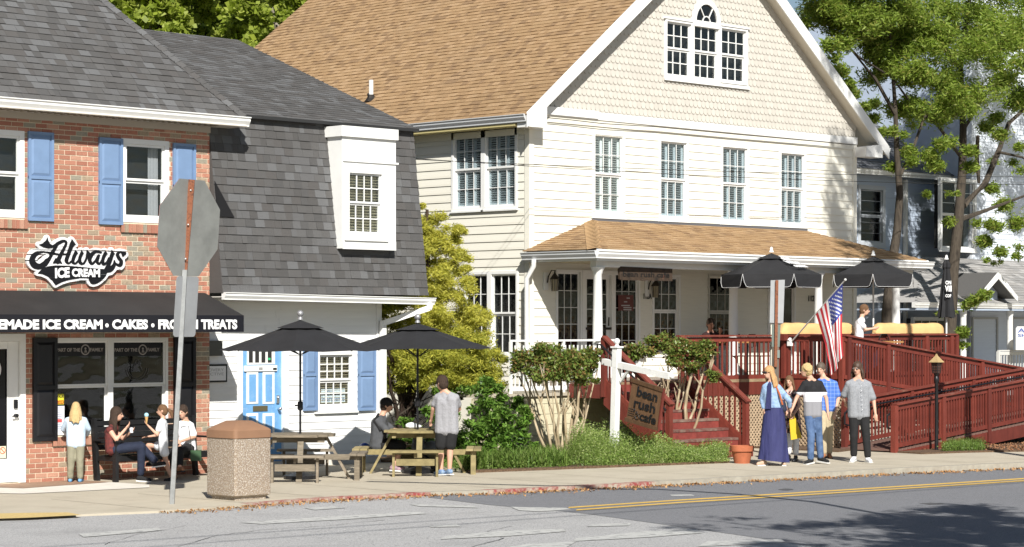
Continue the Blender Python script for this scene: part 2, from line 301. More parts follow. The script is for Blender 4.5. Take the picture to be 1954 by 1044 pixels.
def window(parent, ori, pl, u0, u1, z0, z1, cas=.07, cols=3, rows=2, fm=None, gm=None, blind=None, single=False, sash=.04, mw=.018, proud=.035, flip=False, bfrac=(0, 1), sill=True, deep=.22, lower=None, name="window"):
    """double-hung window: casing, two sashes with glazing bars, glass panes, blind, dark room behind. u0..z1 = outside of the casing"""
    fm = fm or M_white; gm = gm or G_clear; b = MB()
    b.obox(ori, pl, u0, u1, -proud, .06, z1-cas, z1); b.obox(ori, pl, u0, u1, -proud, .06, z0, z0+cas)
    b.obox(ori, pl, u0, u0+cas, -proud, .06, z0+cas, z1-cas); b.obox(ori, pl, u1-cas, u1, -proud, .06, z0+cas, z1-cas)
    fr = b.build(name, fm, parent); a, c, e, g = u0+cas, u1-cas, z0+cas, z1-cas; mid = (e+g)/2
    halves = [(e, g, .02)] if single else [(mid, g, .012), (e, mid, .04)]
    for k, (zz0, zz1, w) in enumerate(halves):
        s = MB(); sw = sash; w1 = w+.03
        s.obox(ori, pl, a, c, w, w1, zz1-sw, zz1-.001); s.obox(ori, pl, a, c, w, w1, zz0+.001, zz0+sw)
        s.obox(ori, pl, a, a+sw, w, w1, zz0+sw, zz1-sw); s.obox(ori, pl, c-sw, c, w, w1, zz0+sw, zz1-sw)
        x0, x1, y0, y1 = a+sw, c-sw, zz0+sw, zz1-sw; cc, rr = (cols, rows) if not (k == 1 and lower) else lower
        for i in range(1, cc): x = x0+(x1-x0)*i/cc; s.obox(ori, pl, x-mw/2, x+mw/2, w+.004, w+.024, y0, y1)
        for j in range(1, rr): y = y0+(y1-y0)*j/rr; s.obox(ori, pl, x0, x1, w+.0052, w+.0228, y-mw/2, y+mw/2)
        s.build("sash", fm, fr)
        for i in range(cc):
            for j in range(rr):
                pane(fr, gm, ori, pl, x0+(x1-x0)*i/cc+mw/2*(i > 0), x0+(x1-x0)*(i+1)/cc-mw/2*(i < cc-1), w+.012, y0+(y1-y0)*j/rr+mw/2*(j > 0), y0+(y1-y0)*(j+1)/rr-mw/2*(j < rr-1))
    if blind:
        s = MB(); bm, pitch, th, tilt = blind; z = g-.02-(g-e)*bfrac[0]; zb = g-(g-e)*bfrac[1]
        while z > zb+.02:
            for (q0, q1) in ([(a+.01, c-.01)] if not flip else [(a+.02, a+(c-a)*.30), (a+(c-a)*.38, a+(c-a)*.62), (a+(c-a)*.70, c-.02)]):
                if ori == 'F': s.beam((q0, pl+.09, z), (q1, pl+.09, z), th, .006, (0, tilt, 1))
                else: s.beam((pl+.09, q0, z), (pl+.09, q1, z), th, .006, (tilt, 0, 1))
            z -= pitch
        if flip:
            for q in (.0, .30, .62, .92): s.obox(ori, pl, a+(c-a)*q, a+(c-a)*(q+.08), .076, .10, e, g)
            for q in (0, .46, .94): s.obox(ori, pl, a, c, .077, .099, e+(g-e)*q, e+(g-e)*(q+.05))
        s.build("blind", bm, fr)
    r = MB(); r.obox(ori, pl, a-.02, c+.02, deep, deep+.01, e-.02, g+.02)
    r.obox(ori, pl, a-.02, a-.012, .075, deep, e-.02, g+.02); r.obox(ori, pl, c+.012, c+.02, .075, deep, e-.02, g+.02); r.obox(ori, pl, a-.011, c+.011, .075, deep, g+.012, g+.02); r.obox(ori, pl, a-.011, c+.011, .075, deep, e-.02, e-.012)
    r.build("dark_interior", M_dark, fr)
    if sill: s = MB(); s.obox(ori, pl, u0-.03, u1+.03, -proud-.03, -.001, z0-.035, z0-.001); s.build("sill", fm, fr)
    return fr
def shutter(parent, ori, pl, u0, u1, z0, z1, m, split=.5, st=.045):
    b = MB(); b.obox(ori, pl, u0, u1, -.03, -.004, z0, z1); o = b.build("shutter", m, parent); f = MB(); zs = z0+(z1-z0)*split
    for (a, c) in ((z0, z0+st), (zs-st/2, zs+st/2), (z1-st, z1)): f.obox(ori, pl, u0, u1, -.05, -.03, a, c)
    f.obox(ori, pl, u0, u0+st, -.049, -.03, z0+st, z1-st); f.obox(ori, pl, u1-st, u1, -.049, -.03, z0+st, z1-st); f.build("stile_frame", m, o)
    for (a, c) in ((z0+st, zs-st/2), (zs+st/2, z1-st)):
        p = MB(); x0, x1, a1, c1 = u0+st+.008, u1-st-.008, a+.012, c-.012; e = .04
        if ori == 'F': vs = [(x0, pl-.031, a1), (x1, pl-.031, a1), (x1, pl-.031, c1), (x0, pl-.031, c1), (x0+e, pl-.046, a1+e), (x1-e, pl-.046, a1+e), (x1-e, pl-.046, c1-e), (x0+e, pl-.046, c1-e)]
        else: vs = [(pl-.031, x0, a1), (pl-.031, x1, a1), (pl-.031, x1, c1), (pl-.031, x0, c1), (pl-.046, x0+e, a1+e), (pl-.046, x1-e, a1+e), (pl-.046, x1-e, c1-e), (pl-.046, x0+e, c1-e)]
        p.add(vs, [(4, 5, 6, 7), (0, 1, 5, 4), (1, 2, 6, 5), (2, 3, 7, 6), (3, 0, 4, 7)]); p.build("raised_panel", m, o)
    return o
def gutter(parent, p, q, m=None, size=.13, out=(0, -1, 0), name="gutter"):
    """K-style gutter between two points (top outer lip line)"""
    p = Vector(p); q = Vector(q); o = Vector(out); prof = [(0, 0), (0, -.012), (-.018, -.03), (-.018, -.055), (-.05, -.105), (-.05, -.125), (-.13, -.125), (-.13, 0)]
    k = size/.125; b = MB(); vs = []
    for c in (p, q):
        for a, z in prof: vs.append(c+o*(a*k)+UP*(z*k))
    n = len(prof); b.add(vs, [tuple(range(n)), tuple(range(2*n-1, n-1, -1))]+[(i, i+n, (i+1) % n+n, (i+1) % n) for i in range(n)])
    return b.build(name, m or M_white, parent)
def shingles(parent, O, u, v, uspan, vmax, expo, wr, m, n_parts=0, thick=.012, lift=.004, name="shingle", rank=None):
    """rows of shingle tabs on a roof plane; O origin at the eave, u along it, v up the slope, uspan(v)->(u0,u1)"""
    O = Vector(O); u = Vector(u).normalized(); v = Vector(v).normalized(); n = u.cross(v).normalized()
    if n.z < 0 and abs(n.z) > .02: n = -n
    if abs(n.z) <= .3 and n.y > 0: n = -n
    tabs = []; r = 0; y = 0
    while y < vmax-.01:
        h = min(expo, vmax-y); a, c = uspan(y+h/2); x = a-random.random()*.1
        while x < c:
            w = random.uniform(*wr); x1 = min(x+w, c); x0 = max(x, a)
            if x1-x0 > .02: tabs.append((x0, x1, y, y+h*1.0, random.choice((0, 0, .005, .008))))
            x += w
        y += expo; r += 1
    if rank: tabs.sort(key=lambda t: rank(O+u*((t[0]+t[1])/2)+v*t[2]))
    R = Matrix((u, v, n)).transposed(); part, rest = tabs[:n_parts], tabs[n_parts:]
    tm = MB(); tm.add([(0, 0, 0), (1, 0, 0), (1, 1, 0), (0, 1, 0), (0, 0, 1), (1, 0, 1), (1, 1, .15), (0, 1, .15)], [(4, 5, 6, 7), (0, 1, 5, 4), (1, 2, 6, 5), (3, 0, 4, 7), (2, 3, 7, 6)]); me = tm.mesh(name); me.materials.append(m)
    if R.determinant() < 0: R = Matrix((-u, v, n)).transposed(); sg = -1
    else: sg = 1
    for x0, x1, a, c, dz in part:
        inst(me, name, parent, O+u*(x0 if sg == 1 else x1)+v*a+n*lift, R, (x1-x0-.003, c-a, thick+dz))
    if rest:
        T = np.array(rest); K = len(T); U, Vv, N, o = map(np.array, (u, v, n, O)); P = np.zeros((K, 8, 3))
        for i, (a, b, c, d) in enumerate([(0, 2, 0, 0), (1, 2, 0, 0), (1, 3, 0, 0), (0, 3, 0, 0), (0, 2, 1, 0), (1, 2, 1, 0), (1, 3, .15, 0), (0, 3, .15, 0)]):
            xx = T[:, a]-(.003 if a == 1 else 0); P[:, i] = o+xx[:, None]*U+T[:, b][:, None]*Vv+((thick+T[:, 4])*c+lift)[:, None]*N
        q = np.array([(4, 5, 6, 7), (0, 1, 5, 4), (1, 2, 6, 5), (3, 0, 4, 7), (2, 3, 7, 6)]); Fq = (np.arange(K)[:, None, None]*8+q[None]).reshape(-1, 4)
        npmesh(name+"s", P.reshape(-1, 3), Fq, m, parent, kind="stuff")
# ------------------------------------------------------------------ foliage
def leaves(name, C, size, m, parent=None, asp=.5, jit=.5, up=.3, **kw):
    """one diamond leaf per centre in C (n,3)"""
    n = len(C); a = RNG.normal(size=(n, 3)); a[:, 2] *= .7; a /= np.linalg.norm(a, axis=1)[:, None]+1e-9
    nn = RNG.normal(size=(n, 3)); nn[:, 2] += up*2; b = np.cross(nn, a); b /= np.linalg.norm(b, axis=1)[:, None]+1e-9
    s = size*(1+jit*(RNG.random(n)*2-1)); s = s[:, None]
    P = np.stack([C-a*s*.5, C+b*s*asp*.5-a*s*.05, C+a*s*.5, C-b*s*asp*.5-a*s*.05], 1).reshape(-1, 3)
    return npmesh(name, P, np.arange(4*n).reshape(-1, 4), m, parent, **kw)
def blobpts(blobs, total, sub=.28, spread=.12, shell=.75):
    """points gathered in clumps inside ellipsoids (cx,cy,cz,rx,ry,rz[,weight])"""
    vol = np.array([b[3]*b[4]*b[5] for b in blobs])**.8*np.array([b[6] if len(b) > 6 else 1 for b in blobs]); vol = vol/vol.sum(); out = []
    for b, w in zip(blobs, vol):
        n = int(total*w); k = max(3, int(n/ max(20, 1)*sub)); d = RNG.normal(size=(k, 3)); d /= np.linalg.norm(d, axis=1)[:, None]
        r = (shell+(1-shell)*RNG.random(k))*np.where(RNG.random(k) < .3, RNG.random(k)**.5, 1); c = np.array(b[:3])+d*r[:, None]*np.array(b[3:6])
        w2 = RNG.random(k)**1.5+.15; idx = RNG.choice(k, n, p=w2/w2.sum()); sp = spread*(b[3]*b[4]*b[5])**(1/3)
        out.append(c[idx]+RNG.normal(size=(n, 3))*sp*np.array([1, 1, .75]))
    return np.concatenate(out)
def curve_pts(p, q, n=6, wob=.1, sag=0):
    p = Vector(p); q = Vector(q); L_ = (q-p).length; o = []
    for i in range(n+1):
        t = i/n; w = wob*L_*math.sin(math.pi*t); o.append(p.lerp(q, t)+Vector((random.uniform(-1, 1), random.uniform(-1, 1), random.uniform(-.5, .5)))*w*.35+Vector((0, 0, -sag*math.sin(math.pi*t))))
    return o
# ================================================================== GROUND, ROAD, SIDEWALK
b = MB(); b.quad((-60, -60, -.6), (300, -60, -.6), (300, 300, -.6), (-60, 300, -.6)); b.build("ground", M_grass0, kind='structure')
def rz(s): return -.025-.0046*(s-18)
curb_px = [(-500, 1040), (-150, 1003), (0, 990), (150, 982), (300, 975), (400, 968.5), (470, 962), (560, 954.5), (640, 949), (720, 945), (820, 939.5), (930, 936), (1040, 930.5), (1120, 926.5), (1250, 919.5), (1400, 911), (1550, 903), (1700, 894.5), (1850, 887.5), (1954, 883), (2200, 873), (2600, 858)]
curb = [G(x, y) for x, y in curb_px]
curb = [(curb[0][0]-12, curb[0][1]+6)]+curb+[(90, curb[-1][1]-22)]
b = MB()                                  # road: strips from the kerb towards and past the camera
for i in range(len(curb)-1):
    (s0, d0), (s1, d1) = curb[i], curb[i+1]
    for j in range(6):
        f0, f1 = j/6, (j+1)/6
        P = [(s, d*(1-f)+(-25)*f, rz(s)) for s, d, f in ((s0, d0, f0), (s1, d1, f0), (s1, d1, f1), (s0, d0, f1))]; b.quad(*P[::-1])
b.build("road", M_asphL, kind='structure')
def on_road(px, py):
    z = -.08
    for _ in range(4): s, d = G(px, py, z); z = rz(s)
    return s, d, z
def road_patch(name, pts, m, lift, n=6, **kw):
    """quad strip on the road: pts = upper edge pixels, lower edge pixels (same count)"""
    b = MB(); up_, lo = pts
    for i in range(len(up_)-1):
        for k in range(n):
            def ip(a, c, t): return (a[0]+(c[0]-a[0])*t, a[1]+(c[1]-a[1])*t)
            q = [ip(up_[i], up_[i+1], k/n), ip(up_[i], up_[i+1], (k+1)/n), ip(lo[i], lo[i+1], (k+1)/n), ip(lo[i], lo[i+1], k/n)]
            P = []
            for x, y in q: s, d, z = on_road(x, y); P.append((s, d, z+lift))
            b.quad(*P)
    return b.build(name, m, kind='structure', **kw)
up_ = [(x, y+5) for x, y in curb_px if x >= 800]
lo = []
for x, y in up_:
    lx = [(780, 945), (950, 966), (1100, 978), (1400, 1020), (1560, 1044), (2000, 1110), (2700, 1215)]
    for (a, c), (e, g) in zip(lx, lx[1:]):
        if a <= x <= e: lo.append((x, c+(g-c)*(x-a)/(e-a))); break
road_patch("resurfaced_road_strip", (up_[:len(lo)], lo), M_asphD, .004, 3)
for k, (dy) in enumerate((0, 4.6)):
    u = [(1085+k*15, 968.5+dy), (1300, 954+dy), (1560, 938+dy), (1954, 913+dy*.9), (2300, 893+dy*.8)]
    road_patch("centre_line", (u, [(x, y+2.2) for x, y in u]), M_yel, .008, 4)
for u, l in [([(455, 998), (620, 987), (800, 977)], [(500, 1001), (660, 992), (815, 981)]), ([(580, 970), (640, 967)], [(600, 974), (660, 970)]),
             ([(780, 963), (905, 966)], [(800, 967), (912, 970)]), ([(975, 968), (1010, 969), (1080, 970)], [(990, 975), (1030, 977), (1090, 973)]),
             ([(850, 1024), (960, 1014), (1075, 1010)], [(840, 1030), (970, 1024), (1080, 1015)]), ([(1130, 1001), (1205, 999)], [(1120, 1006), (1200, 1004)]),
             ([(1100, 1028), (1230, 1015), (1330, 1012)], [(1090, 1034), (1240, 1026), (1340, 1018)]), ([(830, 1003), (870, 1001)], [(820, 1007), (880, 1006)]),
             ([(1000, 1040), (1100, 1034)], [(960, 1046), (1080, 1046)]), ([(1350, 1034), (1490, 1030)], [(1330, 1044), (1500, 1036)]), ([(1278, 945), (1320, 944.5)], [(1282, 947.5), (1326, 947)]),
             ([(150, 1020), (300, 1008)], [(160, 1026), (310, 1013)])]:
    road_patch("worn_road_marking", (u, l), M_wmark, .0075, 4)
# kerb, red in two stretches
def strip(name, i0, i1, m, w=.16, top=.004, out=.02):
    b = MB()
    for i in range(i0, i1):
        (s0, d0), (s1, d1) = curb[i], curb[i+1]
        vs = [(s0, d0-out, top), (s1, d1-out, top), (s1, d1+w, top), (s0, d0+w, top), (s0, d0-out, -.5), (s1, d1-out, -.5), (s1, d1+w, -.5), (s0, d0+w, -.5)]
        b.add(vs, [(0, 1, 2, 3), (4, 5, 1, 0), (6, 7, 3, 2)])
    return b.build(name, m, kind='structure')
strip("kerb", 0, 7, M_conc); strip("red_kerb", 7, 11, M_curbred); strip("kerb", 11, 12, M_curb); strip("red_kerb", 12, 15, M_curbred); strip("kerb", 15, len(curb)-1, M_curb)
b = MB()                                   # sidewalk: one slab from the kerb to the building fronts
for i in range(len(curb)-1):
    (s0, d0), (s1, d1) = curb[i], curb[i+1]; b.quad((s0, d0+.1, 0), (s1, d1+.1, 0), (s1, 40, 0), (s0, 40, 0))
b.build("sidewalk", M_conc, kind='structure')
b = MB()                                   # expansion joints
for s in np.arange(19, 46, 1.53):
    for (s0, d0), (s1, d1) in zip(curb, curb[1:]):
        if s0 <= s < s1: d = d0+(d1-d0)*(s-s0)/(s1-s0); b.quad((s, d+.16, .004), (s+.014, d+.16, .004), (s+.014, 28 if s < 31 else d+2.6, .004), (s, 28 if s < 31 else d+2.6, .004))
b.build("sidewalk_joint", mat("joint_dirt", (.2, .17, .12), 1), kind='structure')
# brick paved doorway apron with pale concrete border, tactile plate
P = [G(x, y) for x, y in ((-120, 912), (48, 913.5), (100, 914.5), (212, 921), (45, 933), (-120, 928))]
b = MB(); b.quad(*[(x, y, .012) for x, y in P]); b.build("brick_apron", mat("paver_brick", [(.26, .16, .11), (.32, .21, .14), (.22, .14, .10)], .9, 5, .3), kind='structure')
P = [G(x, y) for x, y in ((-120, 928), (45, 933), (212, 921), (285, 926), (285, 931), (150, 938), (45, 943), (-120, 940))]
b = MB(); b.quad(*[(x, y, .008) for x, y in P]); b.build("pale_concrete_border", M_concw, kind='structure')
P = [G(x, y) for x, y in ((-150, 985), (40, 981), (130, 980), (155, 985), (60, 990), (-150, 997))]
b = MB(); b.quad(*[(x, y, .016) for x, y in P])
(b.build("tactile_paving", mat("tactile_yellow", (.55, .41, .17), .8, 20, .2), kind='structure'))
n = 600; T = np.zeros((n, 3)); k = 0                          # orange fallen oak tassels along the kerb
pts = []
for i in range(5, 21):
    (s0, d0), (s1, d1) = curb[i], curb[i+1]; c = int(420*abs(s1-s0)); t = RNG.random(c); off = -.03-np.abs(RNG.normal(size=c))*.22
    dens = RNG.random(c) < (.5+.5*np.sin(t*17+i*3))
    ss = s0+(s1-s0)*t; dd = d0+(d1-d0)*t+off; pts.append(np.stack([ss, dd, np.array([rz(x) for x in ss])+.013+RNG.random(c)*.012], 1)[dens])
leaves("fallen_oak_tassels", np.concatenate(pts), .05, mat("dry_tassel", [(.42, .22, .09), (.30, .15, .06), (.5, .32, .15)], 1, rand=True), asp=.45, up=3, kind='stuff')
# planting beds
def bed(name, pts, z, m):
    b = MB(); n = len(pts); b.add([(x, y, z) for x, y in pts]+[(x, y, -.1) for x, y in pts], [tuple(range(n))]+[(i, i+n, (i+1) % n+n, (i+1) % n) for i in range(n)]); b.build(name, m, kind='structure')
bed("planting_bed", [G(893, 903), G(1140, 893.5), G(1392, 883.5), (32.5, 27.7), (32.5, 30.4), (33.3, 44), (28.4, 44), (28.4, 31.4), G(880, 888)], .04, M_soil)
bed("mulch_bed", [G(1650, 857), G(1700, 863.5), G(1760, 867), G(1850, 864), G(1954, 862), (60, 20.5), (60, 30), (37, 30), (37, 27.3)], .03, M_soil)

M_crack = mat("tar_crack", (.03, .03, .032), .9)
for pts in ([(340, 1044), (420, 1022), (500, 1012), (640, 1003), (760, 990)], [(900, 1044), (960, 1028), (930, 1015), (985, 1003)], [(200, 1040), (260, 1020), (380, 1000)]):
    q = []
    for a, c in zip(pts, pts[1:]):
        for t in (0, .2, .4, .6, .8): q.append((a[0]+(c[0]-a[0])*t+random.uniform(-4, 4), a[1]+(c[1]-a[1])*t+random.uniform(-.8, .8)))
    b = MB(); 
    for (x0, y0), (x1, y1) in zip(q, q[1:]):
        s0, d0, z0 = on_road(x0, y0); s1, d1, z1 = on_road(x1, y1); w = random.uniform(.003, .009); b.quad((s0, d0-w, z0+.0062), (s1, d1-w, z1+.0062), (s1, d1+w, z1+.0062), (s0, d0+w, z0+.0062))
    b.build("road_crack", M_crack, kind='structure')
for (x, y, rx, ry) in ((1500, 935, 18, 1.8), (1780, 962, 24, 2.2)):
    b = MB(); P = []
    for k in range(14): a = 2*math.pi*k/14; r = random.uniform(.7, 1.1); s0, d0, z0 = on_road(x+rx*r*math.cos(a), y+ry*r*math.sin(a)); P.append((s0, d0, z0+.0064))
    b.quad(*P); b.build("oil_stain", mat("oil_stain", (.075, .075, .078), .8), kind='structure')
# ================================================================== BRICK SHOP (left)
D1 = 31.1; S1 = 24.3; SL = 17.6
shop = thing("brick_shop", (21, D1, 0), "red brick ice cream shop with black awning and slate blue upstairs shutters", "shop building")
ZE = 5.93
def wbox(x0, y0, x1, y1, d=D1, x0b=None):
    """opening from pixel corners: left x, top y at left, right x, bottom y at left"""
    s0, zt = F(x0, y0, d); s1, _ = F(x1, y0, d); _, zb = F(x0, y1, d); return s0, s1, zb, zt
W_up = wbox(231, 263.5, 322, 423.5); W_up2 = (W_up[0]-(fs(187, D1)-fs(52, D1))-.93, 0, W_up[2], W_up[3])
s_r = fs(46, D1); W_up2 = (s_r-(W_up[1]-W_up[0]), s_r, W_up[2], W_up[3])
W_dn = wbox(101, 645, 320, 831); DOOR = (fs(-75, D1), fs(48, D1), .02, F(48, 637, D1)[1])
holes = [(w[0]+.03, w[1]-.03, w[2]+.03, w[3]-.03) for w in (W_up, W_up2, W_dn)]+[DOOR]
sillh = .17
wall("mortar_wall", shop, 'F', D1, SL, S1, 0, 5.88, holes, M_mortar, .3)
b = MB(); b.box(S1-.3, S1, D1+.31, 44, 0, 5.6); b.build("side_wall", M_brick, shop)
# bricks: the 300 nearest are single parts, the rest one part
BW, BH, J = .222, .0797, .0135
bm_ = MB(); bm_.box(0, 1, -.008, .03, 0, 1); bme = bm_.mesh("brick"); bme.materials.append(M_brick); bl = []
bh = [(w[0]-.005, w[1]+.005, w[2]-sillh*(w is not DOOR)-.004, w[3]+.005) for w in (W_up, W_up2, W_dn)]+[(DOOR[0]-.01, DOOR[1]+.01, 0, DOOR[3]+.02)]
z = 0; r = 0
while z < 5.76:
    x = SL-(r % 2)*BW/2
    while x < S1:
        for a, c in minus(max(x, SL), min(x+BW-J, S1), [(h[0], h[1]) for h in bh if h[2] < z+BH/2 < h[3]]): bl.append((a, c, z))
        x += BW
    z += BH; r += 1
zaw = F(200, 556, D1)[1]
def vis(t): return -10 < CX+FP*((t[0]*SA-D1*CA)/(t[0]*CA+D1*SA)) and (t[2] > zaw or t[2] < 2.1)
bl.sort(key=lambda t: (not vis(t), t[0]+abs(t[2]-3.8)*.3))
for i, (a, c, z) in enumerate(bl[:300]): inst(bme, "brick", shop, (a, D1, z), None, (c-a, 1, BH-J))
b = MB()
for a, c, z in bl[300:]: pr = random.choice((-.008, -.006, -.0095)); b.box(a, c, D1+pr, D1+.02, z, z+BH-J)
b.build("bricks", M_brick, shop, kind='stuff')
for w in (W_up, W_up2, W_dn):             # rowlock sills
    x = w[0]-.02
    while x < w[1]+.01: inst(bme, "sill_brick", shop, (x, D1-.035, w[2]-sillh), None, (.062, 1.3, sillh-.03)); x += .0745
    b = MB(); b.box(w[0]-.02, w[1]+.02, D1-.03, D1+.05, w[2]-sillh+.005, w[2]-.034); b.build("sill_mortar", M_mortar, shop)
window(shop, 'F', D1, *W_up, cas=.085, cols=1, rows=1, gm=G_clear, blind=(mat("grey_curtain", (.16, .16, .17), .9), .5, .4, 0), bfrac=(0, .01), sill=False, proud=.012)
window(shop, 'F', D1, *W_up2, cas=.085, cols=1, rows=1, gm=G_clear, sill=False, proud=.012)
for x0, y0, x1, y1 in ((52, 250.5, 100, 421), (187, 262, 232, 428), (328.5, 273, 371, 432)):
    q = wbox(x0, y0, x1, y1); shutter(shop, 'F', D1, q[0], q[1], q[2], q[3], M_blue, .485)
for x0, x1 in ((61, 107), (330, 371)):
    zt = F(61, 645, D1)[1]; zb = F(61, 843, D1)[1]; shutter(shop, 'F', D1, fs(x0, D1), fs(x1, D1), zb, zt, M_black, .52, .06)
# curtains seen in the upstairs window
b = MB()
for i in range(14): x = W_up[0]+.12+i*.012; b.box(W_up[1]-.33+i*.015, W_up[1]-.325+i*.015+.008, D1+.13+.01*(i % 2), D1+.14+.01*(i % 2), W_up[2]+.1, W_up[3]-.1)
b.build("curtain", mat("pale_curtain", (.4, .4, .42), .9), shop)
# ground floor double window
mid = fs(209, D1)
wl = window(shop, 'F', D1, W_dn[0], mid+.012, W_dn[2], W_dn[3], cas=.05, cols=1, rows=1, gm=G_dark, sill=False, proud=.014, sash=.032, name="shop_window")
wr = window(shop, 'F', D1, mid+.013, W_dn[1], W_dn[2], W_dn[3], cas=.05, sash=.032, cols=1, rows=1, gm=G_dark, sill=False, proud=.014, name="shop_window")
M_decal = mat("grey_window_lettering", (.33, .30, .28), .7); M_decalb = mat("black_window_film", (.006, .006, .007), .5)
for wnd, x0, xc, x1 in ((wl, 109, 163.5, 199), (wr, 219, 273, 306)):
    zt, zb = F(x0, 655, D1)[1], F(x0, 680, D1)[1]; b = MB(); b.box(fs(x0-.5, D1), fs(x1+2, D1), D1+.012, D1+.016, zb, zt); b.build("window_film", M_decalb, wnd)
    text("PART OF THE", fs(x0, D1), fs(xc-10, D1), F(x0, 671.5, D1)[1], F(x0, 664.5, D1)[1], M_decal, wnd, pl=D1+.011, ext=.002, bold=.03)
    text("FAMILY", fs(xc+9, D1), fs(x1-1, D1), F(x0, 671.5, D1)[1], F(x0, 664.5, D1)[1], M_decal, wnd, pl=D1+.011, ext=.002, bold=.03)
    c = (fs(xc, D1), F(xc, 667.5, D1)[1]); b = MB(); pts = [(c[0]+.088*math.cos(t), D1+.0105, c[1]+.088*math.sin(t)) for t in np.linspace(0, 2*math.pi, 20, False)]; b.prism(pts, (0, -.002, 0)); b.build("round_emblem", M_decal, wnd)
    b = MB(); pts = [(c[0]+.068*math.cos(t), D1+.008, c[1]+.068*math.sin(t)) for t in np.linspace(0, 2*math.pi, 20, False)]; b.prism(pts, (0, -.001, 0)); b.build("emblem_ring", M_decalb, wnd)
    b = MB(); b.ball((c[0], D1+.006, c[1]+.02), .018, sc=(1, .1, 1)); b.lathe((c[0], D1+.006, c[1]-.045), [(.03, 0), (.012, .045)], 8); b.build("emblem_figure", M_decal, wnd)
c = (fs(263, D1), F(263, 705, D1)[1]); b = MB()
for rr in (.19, .235):
    pts = [(c[0]+rr*math.cos(t), D1+.016, c[1]+.05+rr*math.sin(t)*1.05) for t in np.linspace(-math.pi*.95, -.05*math.pi, 16)]; b.tube(pts, .006, 4)
b.tube([(c[0]-.1, D1+.016, c[1]-.02), (c[0]-.02, D1+.016, c[1]+.16), (c[0]+.02, D1+.016, c[1]+.16), (c[0]+.1, D1+.016, c[1]-.02)], .009, 4); b.tube([(c[0]+.1, D1+.018, c[1]+.16), (c[0]-.12, D1+.018, c[1]+.02)], .007, 4); b.build("frosted_crest", mat("frost_vinyl", (.10, .10, .10), .6), wr)
# posters in the left window
def plate(name, x0, y0, x1, y1, m, parent, d, w=0, th=.004):
    s0, zt = F(x0, y0, d); s1, _ = F(x1, y0, d); _, zb = F(x0, y1, d); b = MB(); b.box(s0, s1, d+w-th, d+w, zb, zt); return b.build(name, m, parent)
plate("yellow_poster", 109, 752, 123, 772, mat("poster_yellow", (.65, .6, .04), .6), wl, D1, .02)
text("2023", fs(109.5, D1), fs(122.5, D1), F(109, 771, D1)[1], F(109, 764, D1)[1], mat("poster_red", (.5, .08, .02), .6), wl, pl=D1+.0145, ext=.002, bold=.04); text("VALUE", fs(109.5, D1), fs(122.5, D1), F(109, 759, D1)[1], F(109, 754, D1)[1], M_black, wl, pl=D1+.0145, ext=.002, bold=.04)
plate("white_notice", 109, 775, 124, 831, mat("paper_white", (.75, .76, .82), .8), wl, D1, .02); plate("red_notice_band", 109, 800, 119, 806, mat("notice_red", (.7, .1, .1), .8), wl, D1, .015)
for k, y in enumerate(range(778, 830, 4)):
    if not 798 < y < 808: plate("notice_line", 110, y, 121-(k % 3)*2, y+1.2, mat("ink_blue", (.3, .33, .45), .8), wl, D1, .0155, .001)
# shop door (white frame, dark glass)
a0, a1, z0, z1 = DOOR; dr = MB(); dr.box(a0, a0+.12, D1-.02, D1+.12, z0, z1); dr.box(a1-.1, a1, D1-.02, D1+.12, z0, z1); dr.box(a0+.12, a1-.1, D1-.02, D1+.12, z1-.12, z1)
fr = dr.build("door_frame", M_white, shop); gx = fs(14.5, D1+.04); zg0, zg1 = F(14, 876, D1)[1], F(14, 666, D1)[1]
b = MB(); b.box(gx, a1-.102, D1+.03, D1+.08, z0+.01, z1-.122); b.box(a0+.122, gx-.001, D1+.03, D1+.08, z0+.01, zg0); b.box(a0+.122, gx-.001, D1+.03, D1+.08, zg1, z1-.122); b.box(a0+.122, a0+.25, D1+.031, D1+.079, zg0, zg1)
dl = b.build("door", M_white, shop, bev=.004); b = MB(); b.box(a0+.25, gx, D1+.05, D1+.056, zg0, zg1); b.build("door_glass", mat("black_glass", (.005, .005, .007), .1), dl)
b = MB(); b.box(gx-.02, gx, D1+.022, D1+.03, zg0-.02, zg1+.02); b.box(gx+.001, a1-.12, D1+.0225, D1+.03, zg0-.05, zg0-.035); b.build("glazing_bead", M_white, dl)
s, z = F(31, 771, D1); b = MB(); b.box(s-.035, s+.035, D1-.005, D1+.03, z-.07, z+.07); b.build("keypad_lock", M_black, dl, bev=.01)
s, z = F(31, 793, D1); b = MB(); b.tube([(s, D1-.03, z), (s, D1+.03, z)], .03, 12); b.tube([(s+.02, D1-.035, z), (s-.09, D1-.035, z-.01)], .011, 6); b.build("lever_handle", M_black, dl)
s0, z0_ = F(1, 852, D1); b = MB(); b.box(s0-.01, fs(14, D1), D1+.04, D1+.049, F(1, 875, D1)[1], z0_); nsg = b.build("no_smoking_sticker", mat("sticker_cream", (.7, .66, .5), .6), dl)
c = (fs(7.5, D1), F(7, 860, D1)[1]); b = MB(); b.tube([(c[0]+.05*math.cos(t), D1+.037, c[1]+.05*math.sin(t)) for t in np.linspace(0, 2*math.pi, 17)], .006, 4); b.tube([(c[0]-.035, D1+.036, c[1]+.035), (c[0]+.035, D1+.036, c[1]-.035)], .006, 4); b.build("prohibition_ring", mat("sticker_red", (.6, .12, .05), .6), dl)
c = (fs(-6, D1), F(0, 705, D1)[1]); b = MB(); b.prism([(c[0]+.11*math.cos(t), D1+.049, c[1]+.15*math.sin(t)) for t in np.linspace(0, 2*math.pi, 20, False)], (0, -.002, 0)); b.build("round_door_decal", M_white, dl)
